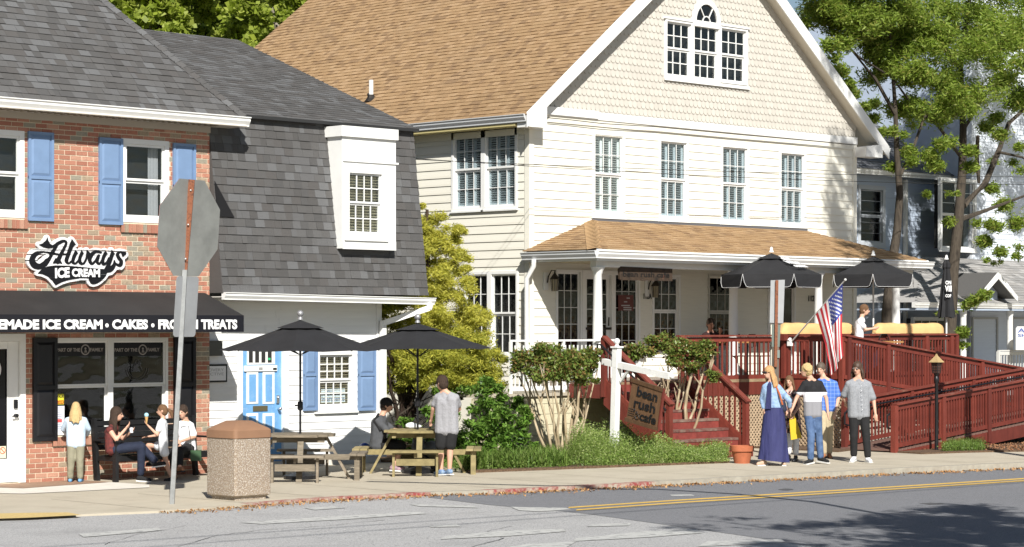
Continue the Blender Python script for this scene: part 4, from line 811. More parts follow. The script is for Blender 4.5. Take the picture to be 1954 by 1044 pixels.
b = MB(); b.box(EL+.0, S3-.031, RK+.35, DB, EVZ-.21, EVZ-.165); b.build("eave_soffit", mat("soffit_yellow", (.55, .47, .22), .7), ho)
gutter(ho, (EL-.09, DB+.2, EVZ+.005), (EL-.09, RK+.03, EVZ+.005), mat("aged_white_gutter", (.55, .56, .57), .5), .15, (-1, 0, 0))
gutter(ho, (ER+.1, RK-.02, EVZ), (ER+.1, DB, EVZ), M_white, .14, (1, 0, 0))
# vent pipe
vp = Vector((33.85, 37.6, EVZ+PIT*(33.85-EL))); b = MB(); b.tube([vp, vp+UP*.42], .05, 12); b.build("vent_pipe", M_white, ho, True)
b = MB(); b.lathe(vp-UP*.06, [(.16, 0), (.1, .08), (.065, .16)], 10); b.build("pipe_boot", M_bronze, ho)
# ---------------- porch
pz0, pz1, PE = 3.80, 3.99, 30.2; PL, PR = 33.08, 44.35; TZ = 4.68; TL, TR = 35.15, 42.35
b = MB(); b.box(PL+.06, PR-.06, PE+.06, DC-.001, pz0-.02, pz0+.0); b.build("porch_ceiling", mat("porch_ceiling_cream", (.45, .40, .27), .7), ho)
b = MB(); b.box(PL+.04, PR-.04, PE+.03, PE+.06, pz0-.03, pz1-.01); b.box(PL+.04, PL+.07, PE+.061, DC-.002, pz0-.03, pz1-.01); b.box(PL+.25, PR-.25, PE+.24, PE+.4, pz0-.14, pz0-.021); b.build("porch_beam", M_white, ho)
b = MB(); e = .0; c0, c1, t0, t1 = (PL, PE, pz1), (PR, PE, pz1), (TL, DC-.01, TZ), (TR, DC-.01, TZ)
b.quad(c0, c1, t1, t0); b.quad((PL, DC-.01, pz1), c0, t0); b.quad(c1, (PR, DC-.01, pz1), t1); b.build("porch_roof_deck", M_sht, ho)
pv = Vector((0, DC-PE, TZ-pz1)); pl_ = pv.length; pvn = pv.normalized()
shingles(ho, (PL, PE-.02, pz1), (1, 0, 0), pvn, lambda v: ((TL-PL)*v/pl_+.06, PR-PL-(PR-TR)*v/pl_-.02), pl_, .14, (.14, .3), M_sht, 40, name="porch_shingle")
hv = Vector((TL-PL, 0, TZ-pz1)); hl_ = hv.length
shingles(ho, (PL-.02, PE, pz1), (0, 1, 0), hv.normalized(), lambda v: (min((DC-PE)*v/hl_+.05, 1.95), DC-PE-.01), hl_, .14, (.14, .3), M_sht, 30, name="porch_shingle")
hd = (Vector(t0)-Vector(c0)); nk = int(hd.length/.135)
for i in range(nk):
    a = Vector(c0)+hd*(i/nk)+UP*.035; c = Vector(c0)+hd*((i+1.25)/nk)+UP*.028; l_ = Vector((-.13, .14, -.035)); r_ = Vector((.17, -.05, -.045)) if i else Vector((.16, .0, -.03))
    b = MB(); b.add([a+l_, a, a+r_, c+l_, c-UP*.008, c+r_], [(0, 1, 4, 3), (1, 2, 5, 4)]); b.build("hip_cap_shingle", mat("tan_cap", (.44, .28, .14), .95, 60, .25), ho)
b = MB(); b.box(TL-.05, TR+.05, DC-.045, DC-.021, TZ-.02, TZ+.05); b.build("roof_flashing", mat("flashing_grey", (.12, .12, .13), .5), ho)
gutter(ho, (PL-.02, PE-.1, pz1-.02), (PR+.15, PE-.1, pz1-.02), M_white, .15)
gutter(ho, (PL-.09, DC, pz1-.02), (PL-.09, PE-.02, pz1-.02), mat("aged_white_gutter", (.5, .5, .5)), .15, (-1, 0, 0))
b = MB(); b.box(PL+.0, PR+.0, PE-.02, PE+.005, pz1-.17, pz1+.01); b.build("porch_fascia", M_white, ho)
dx, dd = 33.12, DC-.12      # downspout on the corner
b = MB(); b.tube([(PL-.05, DC-.35, 3.83), (PL-.04, DC-.34, 3.70), (dx-.05, dd, 3.45), (dx-.05, dd, .3)], .052, 10); b.build("downspout", M_white, ho, True)
for i, px in enumerate((1140.5, 1399.5, 1561.5, 1709.5)):
    s = fs(px, 30.5); b = MB(); b.lathe((s, 30.5, zFl), [(.13, 0), (.13, .06), (.105, .1), (.1, .12), (.1, 1.0), (.085, 2.1), (.1, 2.12), (.1, 2.15), (.125, 2.19), (.14, 2.22), (.14, pz0-.14-zFl-.001)], 24); b.build("porch_column", M_white, ho, True)
b = MB(); b.box(S3, S4, PE+.1, DC, zFl-.12, zFl-.0); b.build("porch_floor", mat("porch_grey_floor", (.35, .3, .25), .8), ho)
# foundation: cream painted block, each block its own piece
bl0 = MB(); bl0.box(0, 1, 0, 1, 0, 1); bme2 = bl0.mesh("block"); bme2.materials.append(M_cmu); fz = .02; r = 0
b = MB(); b.box(S3-3.2, S3+.7, PE+.17, PE+.4, 0, zFl-.27); b.build("foundation_wall", M_cmu, ho)
while fz < zFl-.3:
    x = S3-3.1-(r % 2)*.2
    while x < S3+.6: inst(bme2, "block", ho, (x, PE+.13, fz), None, (.392, .06, .192 if fz+.19 < zFl-.27 else zFl-.28-fz)); x += .4
    fz += .2; r += 1
b = MB(); b.box(S3-3.15, S3+.7, PE+.08, PE+1.4, zFl-.26, zFl-.2); b.build("landing_slab", M_conc, ho)
# porch front door assembly
a0, a1 = DA[0], DA[1]; xs_ = [fs(x, DC) for x in (1060, 1109.5, 1160.5, 1170, 1220)]
for (x0, x1, cols, rows) in ((xs_[0], xs_[1], 3, 6), (xs_[3], xs_[4], 3, 6)):
    window(ho, 'F', DC, x0, x1, zFl, zt1, cas=.05, cols=cols, rows=rows, single=True, gm=G_dark, proud=.03, mw=.012, sill=False, name="side_light")
window(ho, 'F', DC, xs_[1]+.001, xs_[3]-.001, zFl, zt1-.0, cas=.085, cols=2, rows=6, single=True, gm=G_dark, proud=.04, mw=.012, sash=.1, sill=False, name="glass_door")
b = MB(); s_, z_ = F(1158, 622, DC); b.tube([(s_, DC-.05, z_), (s_+.01, DC-.05, z_+.18)], .015, 6); b.box(xs_[1]+.1, xs_[3]-.1, DC-.05, DC-.03, zFl+1.0, zFl+1.05); b.build("door_pull", M_bronze, ho)
plate("menu_sign", 1177, 563, 1206, 593, mat("menu_red", (.12, .035, .03), .6), ho, DC, -.035)
for k, (x, y, w) in enumerate(((1193, 568, 6), (1188, 575, 6), (1183, 582, 16), (1187, 586, 15), (1187, 590, 15))): plate("menu_line", x, y, x+w, y+2, M_g, ho, DC, -.0395, .002)
window(ho, 'F', DC, *W1[0], cas=.06, cols=3, rows=2, gm=G_dark, proud=.03, mw=.014, sill=False, name="porch_window")
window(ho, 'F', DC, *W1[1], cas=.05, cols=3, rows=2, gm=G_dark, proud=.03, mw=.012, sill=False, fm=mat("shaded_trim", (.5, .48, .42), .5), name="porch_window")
window(ho, 'F', DC, *W1[2], cas=.06, cols=1, rows=1, gm=G_dark, proud=.03, sill=False, name="storm_door")
text("112A", fs(1226.5, DC), fs(1241.5, DC), F(1226, 570.5, DC)[1], F(1226, 560, DC)[1], M_black, ho, pl=DC-.024, ext=.01, bold=.02, name="house_number"); text("112B", fs(1541, DC), fs(1557, DC), F(1541, 575, DC)[1], F(1541, 564, DC)[1], M_black, ho, pl=DC-.024, ext=.01, bold=.02, name="house_number")
def lantern(s, z, pw=.0):
    t = thing("wall_lantern", (s, DC, z), "bronze carriage lantern on white block beside the "+("downspout" if pw else "hanging porch sign"), "lantern", "porch wall lanterns")
    b = MB(); b.box(s-.09, s+.03, DC-.05, DC-.021, z-.2, z+.16); b.build("mounting_block", M_white, t)
    c = Vector((s+.06, DC-.2, z-.22)); b = MB(); b.lathe(c, [(.05, 0), (.06, .02), (.075, .22), (.08, .24)], 8); b.build("lantern_cage", mat("amber_seedy_glass", (.28, .24, .16), .3), t)
    b = MB(); b.lathe(c+UP*.24, [(.11, 0), (.06, .07), (.02, .12), (.015, .16)], 8)
    for k in range(8): a = 2*math.pi*k/8; b.beam(c+Vector((.063*math.cos(a), .063*math.sin(a), 0)), c+Vector((.083*math.cos(a), .083*math.sin(a), .24)), .008, .008)
    b.build("lantern_cap", M_bronze, t); b = MB(); b.tube([(s, DC-.05, z-.05), (s-.02, DC-.1, z+.08), (s+.02, DC-.15, z+.2), (s+.08, DC-.19, z+.2), (s+.07, DC-.2, z+.12)], .014, 6); b.build("scroll_arm", M_bronze, t)
lantern(fs(1041, DC), F(1041, 535, DC)[1], 1); lantern(fs(1234, DC), F(1234, 548, DC)[1])
# hanging board sign from the porch beam
s0, s1 = fs(1180, 30.45), fs(1281, 30.45); zt = F(1180, 508.5, 30.45)[1]; zb = zt-.27; hs_ = thing("hanging_board_sign", ((s0+s1)/2, 30.45, zb), "weathered dark wood cafe board hanging from the porch eave", "sign")
b = MB(); pts = [(s0+.02, zb+.02)]+[(s0+(s1-s0)*t, zb+random.uniform(-.006, .008)) for t in np.linspace(.05, .97, 12)]+[(s1, zb), (s1, zt-.02), (s0+.05, zt), (s0, zt-.06)]
b.prism([(x, 30.42, z) for x, z in pts], (0, .05, 0)); b.build("board", mat("burnt_board", [(.03, .02, .014), (.055, .035, .022), (.02, .014, .01)], .8, 5, .4, bump=.4, wear=((.22, .08, .05), 3, .62, .8)), hs_)
text("bean rush cafe", s0+.1, s1-.1, zb+.07, zt-.09, mat("faded_black_letter", (.012, .01, .009), .6), hs_, pl=30.419, ext=.006, bold=.01)
for x in (s0+.55, s1-.5): b = MB(); b.tube([(x, 30.45, zt-.01), (x, 30.45, pz0-.14)], .006, 5); b.build("chain", M_bronze, hs_)
# ================================================================== DECK, STAIRS, RAMPS (red stained wood)
DFR = 29.4; SJ = 37.9; DJ = 27.83; SDL = 32.4; SDR = 34.66; SE2 = 43.9
BAL = {}
def baluster_mesh(m, w=.034):
    k = (m.name, w)
    if k not in BAL: b = MB(); b.box(-w/2, w/2, -w/2, w/2, 0, 1); me = b.mesh("baluster"); me.materials.append(m); BAL[k] = me
    return BAL[k]
def railing(name, label, p, q, hz=.86, m=None, gap=.115, posts=(0, 1), post=.1, ext=0, cap=.14, lowrail=.06, handrail=None, grp=None, capoff=0, top2=True, bw=.034):
    """p,q = floor line ends (x,y,z); balusters one by one"""
    m = m or M_red; p = Vector(p); q = Vector(q); t = thing(name, tuple(p), label, "railing", grp); d = q-p; hl = Vector((d.x, d.y, 0)); n = max(1, int(hl.length/gap))
    b = MB(); b.beam(p+UP*(hz+.02), q+UP*(hz+.02)+d.normalized()*ext, cap, .036); b.build("top_rail", m if m is not M_red else mat("red_rail_cap", [(.15, .034, .024), (.19, .045, .03)], .6, 6, .3, wear=((.26, .17, .12), 5, .56, .8)), t)
    if top2: b = MB(); b.beam(p+UP*(hz-.055), q+UP*(hz-.055), .04, .09); b.build("upper_rail", m, t)
    if lowrail is not None: b = MB(); b.beam(p+UP*(lowrail+.04), q+UP*(lowrail+.04), .04, .08); b.build("lower_rail", m, t)
    me = baluster_mesh(m, bw); sl_ = d.z/hl.length if hl.length else 0; side = Vector((d.y, -d.x, 0)).normalized()*(-.038)
    ang = Matrix.Rotation(math.atan2(hl.y, hl.x), 3, 'Z')
    for i in range(1, n):
        c = p+d*(i/n)+side*0+UP*((lowrail or 0)+.01); inst(me, "baluster", t, c+Vector((0, 0, .07)), ang, (1, .8, hz-.15-(lowrail or 0)))
    for f in posts: c = p+d*f; b = MB(); b.box(c.x-post/2, c.x+post/2, c.y-post/2, c.y+post/2, c.z-.25, c.z+hz+(.0 if cap else .05)); b.build("post", m, t)
    if handrail:
        b = MB(); o = side.normalized()*handrail; b.tube([p+UP*(hz-.14)+o, q+UP*(hz-.14)+o], .02, 8)
        if handrail < 0 or True: b.tube([p+UP*(hz-.14)+o, p-d.normalized()*.12+UP*(hz-.2)+o, p-d.normalized()*.12+UP*(hz-.42)+o, p+UP*(hz-.46)+o], .02, 8)
        b.build("pipe_handrail", M_black, t)
    return t
dk = thing("wooden_deck", (38, DFR, 0), "red stained wooden deck in front of the cream house porch with lattice skirt", "deck")
def planks(par, x0, x1, y0, y1, z, m, along='x', w=.14, name="deck_plank"):
    u = MB(); u.box(0, 1, 0, 1, -1, 0); me = u.mesh(name); me.materials.append(m); y = y0
    while y < y1-.02: inst(me, name, par, (x0, y, z), None, (x1-x0, min(w-.006, y1-y), .035)); y += w
planks(dk, SDL, SJ, DFR+.04, PE+.1, zFl, M_redworn); planks(dk, SJ, SE2, 29.2, PE+.1, zFl, M_redworn)
b = MB(); b.box(SDL, SJ, DFR, DFR+.038, zFl-.06, zFl+.0); b.build("worn_nosing", mat("bare_worn_board", (.30, .22, .13), .8, 6, .4, wear=((.25, .06, .04), 4, .5, .7)), dk)
b = MB(); b.box(SDR+.05, SJ, DFR, DFR+.038, zFl-.32, zFl-.061); b.box(SDL, SDL+.04, DFR+.039, PE+.1, zFl-.3, zFl-.036); b.box(SJ-.0, SJ+.04, DJ, DFR-.001, zFl-.36, zFl); b.box(SJ+.041, SE2, 29.16, 29.199, zFl-.3, zFl-.036); b.build("fascia_board", M_red, dk)
b = MB()                                  # lattice panel under the deck
def lattice(par, x0, x1, z0, z1, y, m, s=.10, w=.034, name="lattice"):
    b = MB(); k = 0; hgt = z1-z0; x = x0-hgt
    while x < x1:
        a0 = max(x, x0); a1 = min(x+hgt, x1)
        if a1 > a0+.02:
            b.beam((a0, y, z0+(a0-x)), (a1, y, z0+(a1-x)), w, .008, (0, 1, 0)); b.beam((a0, y+.009, z1-(a0-x)), (a1, y+.009, z1-(a1-x)), w, .008, (0, 1, 0))
        x += s
    return b.build(name, m, par)
M_lat = mat("pale_lattice", (.40, .30, .20), .8, 8, .2)
lattice(dk, SDR+.08, SJ, .04, zFl-.3, DFR+.02, M_lat)
lattice(dk, SJ+.1, 43, .1, 1.0, DJ+.35, mat("shaded_lattice", (.40, .36, .30), .8, 8, .2), .10)
b = MB(); hgt = zFl-.42; x = DJ-hgt
while x < DFR:
    a0 = max(x, DJ+.04); a1 = min(x+hgt, DFR-.02)
    if a1 > a0+.02: b.beam((SJ+.02, a0, .04+(a0-x)), (SJ+.02, a1, .04+(a1-x)), .034, .008, (1, 0, 0)); b.beam((SJ+.03, a0, .04+hgt-(a0-x)), (SJ+.03, a1, .04+hgt-(a1-x)), .034, .008, (1, 0, 0))
    x += .1
b.build("lattice", M_lat, dk)
b = MB(); b.box(SDR, SJ, DFR+.5, DFR+.52, 0, zFl-.3); b.build("under_deck_shade_sheet", M_dark, dk)  # near-black sheet behind the lattice, stands in for the shade under the deck
railing("deck_railing", "red deck railing directly right of the front stairs", (SDR, DFR+.05, zFl), (SJ-.1, DFR+.05, zFl), .86, gap=.145, posts=(1,), lowrail=.0)
railing("deck_railing", "red railing at the jutting deck side that carries the flag bracket", (SJ, DFR+.05, zFl), (SJ, DJ+.05, zFl), .86, gap=.105, posts=(0, .12, 1), lowrail=.0)
railing("deck_railing", "red railing behind the upper ramp under the tan padded benches", (SJ+.1, 29.15, zFl), (SE2, 29.15, zFl), .87, gap=.115, posts=(.05, .3, .55, .8, .965, 1), lowrail=.0, post=.11)
# front stairs
st = thing("front_stairs", (33.5, 28.6, 0), "red wooden stairs with worn treads rising to the deck", "stairs"); NS = 8; RUN = .24
for i in range(NS):
    zt = zFl*(NS-1-i)/NS + zFl/NS*0; y1 = DFR-RUN*i; ztt = zFl-(i+1)*zFl/NS
    if i < NS-1:
        b = MB(); b.box(SDL+.06, SDR-.02, y1-RUN-.03, y1-.0, ztt-.045, ztt); b.build("tread", M_redworn, st)
    b = MB(); b.box(SDL+.06, SDR-.02, y1-.02 if i else y1-.021, y1-.001, ztt, ztt+zFl/NS-.046); b.build("riser", mat("red_riser", [(.20, .04, .032), (.24, .05, .038)], .7, 8, .3, rand=True), st)
yb = DFR-RUN*(NS-1)
for x in (SDL, SDR):
    b = MB(); b.prism([(x, DFR, zFl-.0), (x, yb-.1, .1), (x, yb-.1, 0), (x, yb+.15, 0), (x, DFR, zFl-.42)], (.045, 0, 0)); b.build("stringer", M_red, st)
for x, lab in ((SDL, "red stair handrail on the left beside the white sign post"), (SDR, "red stair handrail on the right ending above the terracotta pot")):
    t = railing("stair_railing", lab, (x+.02, DFR+.0, zFl-.02), (x+.02, yb+.06, .2), .88, gap=.13, posts=(0, 1), ext=.1, lowrail=.03, handrail=.09 if x == SDR else -.09)
for c in (P for P in ((SDL-.0, 1),)):
    b = MB(); s, d = SDL-.03, DFR+.1
# ramps: the lower one rises to the right, the upper one falls from the deck to the same landing
def lz(s): return .06+.085*(s-37.6)
def uz(s): return 1.43-.1134*(s-37.9)
LD0, LD1, S_L0, S_L1 = 26.4, 27.68, 37.62, 44.7
rp = thing("lower_ramp", (41, 27, 0), "red wooden lower ramp rising right from the sidewalk gate post", "ramp")
pm = MB(); pm.box(0, 1, 0, 1, -1, 0); pme = pm.mesh("ramp_plank"); pme.materials.append(M_redworn); s = S_L0
while s < S_L1: inst(pme, "ramp_plank", rp, (s, LD0-.03, lz(s)), None, (.128, LD1-LD0+.06, .035)); s += .134
def skirt(par, s0, s1, zf, y, h, m=None, name="skirt_board"):
    zb0 = max(zf(s0)-h, 0); b = MB(); b.prism([(s0, y, zf(s0)-.04), (s1, y, zf(s1)-.04), (s1, y, max(zf(s1)-h, .0)), (s0, y, zb0)], (0, .035, 0)); return b.build(name, m or M_red, par)
for a, c in zip((S_L0+.05, 39.25, 40.9, 42.6), (39.2, 40.86, 42.56, 44.7)): skirt(rp, a, c, lz, LD0-.036, .30)
skirt(rp, S_L0, S_L1, lz, LD1+.001, .3)
railing("ramp_railing", "red outer railing of the lower ramp behind the black lamp post", (S_L0, LD0, lz(S_L0)), (S_L1, LD0, lz(S_L1)), .87, gap=.098, posts=(0, .235, .47, .72, 1), lowrail=.03, handrail=.09, post=.11)
railing("ramp_railing", "red inner railing of the lower ramp with black pipe handrail on top", (S_L0+.1, LD1, lz(S_L0)), (S_L1, LD1, lz(S_L1)), .90, gap=.115, posts=(0, .33, .66, 1), lowrail=.03, handrail=-.09)
up = thing("upper_ramp", (41, 28.4, 0), "red wooden upper ramp descending right from the deck corner", "ramp")
pm2 = pme.copy(); s = SJ
while s < S_L1: inst(pme, "ramp_plank", up, (s, DJ-.0, uz(s)), None, (.128, 29.15-DJ, .035)); s += .134
skirt(up, SJ, S_L1, uz, DJ-.04, .42)
railing("ramp_railing", "red sloping railing of the upper ramp right of the flag", (SJ, DJ, uz(SJ)), (S_L1, DJ, uz(S_L1)), .86, gap=.098, posts=(.02, .22, .48, .735, 1), lowrail=.0, post=.11)
b = MB(); b.box(S_L1, 46.3, LD0, 29.15, uz(S_L1)-.04, uz(S_L1)-.002); b.build("landing", M_redworn, up); b = MB(); b.box(S_L1, 46.3, LD0-.04, LD0-.002, uz(S_L1)-.35, uz(S_L1)-.004); b.build("landing_skirt", M_red, up)
for s in (S_L1+.1, 46.2):
    b = MB(); b.box(s, s+.1, LD0, LD0+.1, 0, uz(S_L1)-.05); b.build("landing_leg", M_red, up)
# white railing of the side landing
railing("landing_railing", "white metal railing beside the corner downspout above the cream block wall", (S3-2.35, PE+.2, zFl-.2), (S3+.55, PE+.2, zFl-.2), .98, m=M_white, gap=.115, posts=(0, .5, 1), lowrail=.05, cap=.05, post=.05, top2=False, bw=.022)
# tan padded bench backs
for x0, x1, lab in ((1488, 1626, "long tan padded roll behind the flag"), (1668, 1797, "long tan padded roll right of the seated woman with a torn notch")):
    s0, s1 = fs(x0, 29.3), fs(x1, 29.3); z0, z1 = 2.335, 2.56; b = MB(); pr = []
    n = 30; vs = []; fc = []
    for i in range(n+1):
        t = i/n; e = min(1, min(t, 1-t)*n/2.2); e = math.sqrt(1-(1-e)**2); h = (z1-z0)*(.25+.75*e)*(1+.035*math.sin(t*9)+.02*math.sin(t*31)); w = .13*(.4+.6*e)
        for k in range(10): a = math.pi*k/9; vs.append((s0+(s1-s0)*t, 29.3-w*math.cos(a), z0+h*math.sin(a)**.6))
    for i in range(n):
        for k in range(9): a = i*10+k; fc.append((a, a+1, a+11, a+10))
        fc.append((i*10+9, i*10, i*10+10, i*10+19))
    fc += [tuple(range(9, -1, -1)), tuple(n*10+k for k in range(10))]; b.add(vs, fc); t = b.build("padded_roll", M_tan, None, True, lab, "bench pad")
    b = MB(); b.box(s0, s1, 29.19, 29.41, zFl+.78, z0-.003); b.build("plank_support", M_red, t); 
    for x in (s0+.1, s1-.2): b = MB(); b.box(x, x+.09, 29.26, 29.35, zFl, zFl+.78); b.build("leg", M_red, t)
# ================================================================== SIGNS, UMBRELLAS, FURNITURE
# stop sign seen from behind (leaning)
s, d = G(328, 962); Zs = FP*2.5/(962-HY)
def J(px, py, Z, dy=0): return VZ(px, py, Z+dy)
ss = thing("stop_sign", (s, d, 0), "leaning octagonal street sign seen from behind on a rusty and galvanized post", "street sign")
p0 = Vector((s, d, 0)); p1 = J(353, 515, Zs); p2 = J(366, 343, Zs); ax = (p2-p0).normalized()
b = MB(); b.tube([p0-UP*.05, p1], .045, 4); b.build("galvanized_post", M_gal, ss); b = MB(); b.beam(J(347, 560, Zs)+VIEW*.05, p2, .085, .03, VIEW); b.build("rusty_post", M_rust, ss)
cc = J(360, 434.5, Zs)+VIEW*.06; ex = (RIGHT*.53+VIEW*.85).normalized(); H2 = 92.5*Zs/FP; W2_ = 47*Zs/FP/ex.dot(RIGHT)
ey = ax; pts = []
for k in range(8): t = math.pi/8+k*math.pi/4; pts.append(cc+ex*(W2_*1.082*math.cos(t))+ey*(H2*1.082*math.sin(t)))
nn_ = ex.cross(ey).normalized(); nn_ = nn_ if nn_.dot(VIEW) > 0 else -nn_
b = MB(); b.prism(pts, nn_*.006); b.build("octagon_plate", M_signback, ss)
b = MB(); b.prism([p+nn_*.0065 for p in pts], nn_*.002); b.build("red_face", mat("sign_red", (.45, .02, .02), .4), ss)
c2 = J(354, 585, Zs)+VIEW*.06; hw = 24*Zs/FP/ex.dot(RIGHT)*.72; hh = 58*Zs/FP; q = []
for sx, sy in ((-1, -1), (1, -1), (1, 1), (-1, 1)):
    for k in range(4): a = math.atan2(sy, sx)-math.pi/4+k*math.pi/6; q.append(c2+ex*(sx*(hw-.05)+.05*math.cos(a))+ey*(sy*(hh-.05)+.05*math.sin(a)))
b = MB(); b.prism(q, nn_*.005); b.build("rectangular_plate", M_signback2, ss)
b = MB(); c3 = J(341, 545, Zs)+VIEW*.045; b.beam(c3-ey*.06, c3+ey*.06, .06, .002, VIEW); b.build("blue_sticker", mat("sticker_blue", (.02, .06, .5), .5), ss)
b = MB()
for f in (.12, .5, .88): b.ball(p1.lerp(p2, f)-VIEW*.02, .014)
b.build("bolt", M_chrome, ss)
# second sign back on a rusty post behind the walkers
Z2 = 44.6; g = VZ(1478, HY+2.5*FP/Z2, Z2); t2 = thing("parking_sign", (g.x, g.y, 0), "narrow grey sign backs on a rusty wooden post between porch umbrella and white hanging sign", "street sign")
b = MB(); b.beam((g.x, g.y, 0), J(1480, 625, Z2), .13, .1, VIEW); b.build("wood_post", mat("grey_post_wood", (.13, .11, .09), .9, 8, .3, stretch=(3, 3, .4)), t2)
b = MB(); b.beam(J(1479, 700, Z2)-VIEW*.09, J(1481.5, 535, Z2)-VIEW*.09, .055, .04, VIEW); b.build("rusty_channel", M_rust, t2)
b = MB(); b.prism([J(x, y, Z2)-VIEW*.055 for x, y in ((1470, 535), (1497, 534), (1494, 617), (1468, 616))], VIEW*.004); b.build("sign_plate", M_signback2, t2); b = MB(); b.prism([J(x, y, Z2)-VIEW*.056 for x, y in ((1472, 619), (1489, 620), (1487, 662), (1472, 662))], VIEW*.004); b.build("lower_sign_plate", mat("green_grey_plate", (.14, .17, .15), .6), t2)
b = MB(); b.prism([J(x, y, Z2)-VIEW*.08 for x, y in ((1479, 668), (1487, 668), (1487, 683), (1479, 683))], VIEW*.004); b.build("small_tag", mat("green_grey_tag", (.18, .22, .2), .6), t2)
# litter bin
bs, bd_ = 20.64, 25.82; tb = thing("litter_bin", (bs+.335, bd_+.335, 0), "square exposed aggregate litter bin with brown plastic lid by the kerb", "trash can")
def rsq(x0, x1, y0, y1, r, z, n=4):
    o = []
    for cx, cy, a0 in ((x1-r, y0+r, -90), (x1-r, y1-r, 0), (x0+r, y1-r, 90), (x0+r, y0+r, 180)):
        for k in range(n+1): a = math.radians(a0+90*k/n); o.append((cx+r*math.cos(a), cy+r*math.sin(a), z))
    return o
def loft(rings, m, name, par, smooth=True):
    b = MB(); n = len(rings[0]); vs = [v for r in rings for v in r]; fc = [tuple(range(n-1, -1, -1)), tuple((len(rings)-1)*n+k for k in range(n))]
    for i in range(len(rings)-1):
        for k in range(n): fc.append((i*n+k, i*n+(k+1) % n, (i+1)*n+(k+1) % n, (i+1)*n+k))
    b.add(vs, fc); return b.build(name, m, par, smooth)
bsz = .67; x0, x1, y0, y1 = bs, bs+bsz, bd_, bd_+bsz
loft([rsq(x0+.05, x1-.05, y0+.05, y1-.05, .03, 0), rsq(x0+.05, x1-.05, y0+.05, y1-.05, .03, .04), rsq(x0, x1, y0, y1, .04, .07), rsq(x0, x1, y0, y1, .04, .885)], M_agg, "aggregate_body", tb)
loft([rsq(x0-.012, x1+.012, y0-.012, y1+.012, .06, .89), rsq(x0-.012, x1+.012, y0-.012, y1+.012, .06, 1.0), rsq(x0+.01, x1-.01, y0+.01, y1-.01, .06, 1.025), rsq(x0+.19, x1-.19, y0+.19, y1-.19, .04, 1.13)], M_lid, "lid", tb)
# picnic tables + umbrellas (square to the view, not to the street)
def picnic(px, py, m, lab, open_=True):
    Zc = FP*2.5/(py-HY); s, d = G(px, py); t = thing("picnic_table", (s, d, 0), lab, "picnic table", "picnic tables outside the white building", A-math.pi/2)
    ORG[t.name] = Vector((0, 0, 0)); R0 = .56; ht = .74
    n = 7; w = 2*R0/n
    for i in range(n):
        y = -R0+w*(i+.5); hx = R0 if abs(y) < R0*.45 else R0-(abs(y)-R0*.42)*.95
        b = MB(); b.box(-hx, hx, y-w/2+.004, y+w/2-.004, ht-.038, ht+random.uniform(-.003, .003)); b.build("table_plank", m, t)
    for y in (-.3, .3): b = MB(); b.box(-.42, .42, y-.02, y+.02, ht-.13, ht-.039); b.build("table_batten", m, t)
    for k in range(4):
        a = k*math.pi/2; r = Matrix.Rotation(a, 4, 'Z'); bench = MB()
        def rp_(x, y, z): return tuple(r @ Vector((x, y, z)))
        for j in (0, 1): q = MB(); q.add([rp_(x, y, z) for z in (.40, .438) for y in (-.83-.13*j, -.83-.13*j-.122) for x in (-.47, .47)], [(0, 2, 3, 1), (4, 5, 7, 6), (0, 1, 5, 4), (2, 6, 7, 3), (0, 4, 6, 2), (1, 3, 7, 5)]); q.build("bench_plank", m, t)
        for x in (-.36, .36): q = MB(); q.beam(rp_(x, -.95, 0), rp_(x, -.95, .40), .085, .04, rp_(1, 0, 0)); q.build("bench_leg", m, t)
        q = MB(); q.beam(rp_(-.32, -.95, .24), rp_(.32, -.95, .24), .04, .11); q.build("bench_rail", m, t)
        q = MB(); q.beam(rp_(0, -.98, .36), rp_(0, -.1, .36), .04, .09); q.build("bench_arm", m, t)
        q = MB(); q.beam(rp_(.05, -.42, ht-.05), rp_(.05, -.80, 0), .04, .095, rp_(1, 0, 0)); q.build("table_leg", m, t)
    return s, d
P1t = picnic(573, 914, M_wood, "empty weathered brown picnic table beside the litter bin"); P2t = picnic(797, 903, M_woody, "yellowish picnic table where the person in the black cap sits")
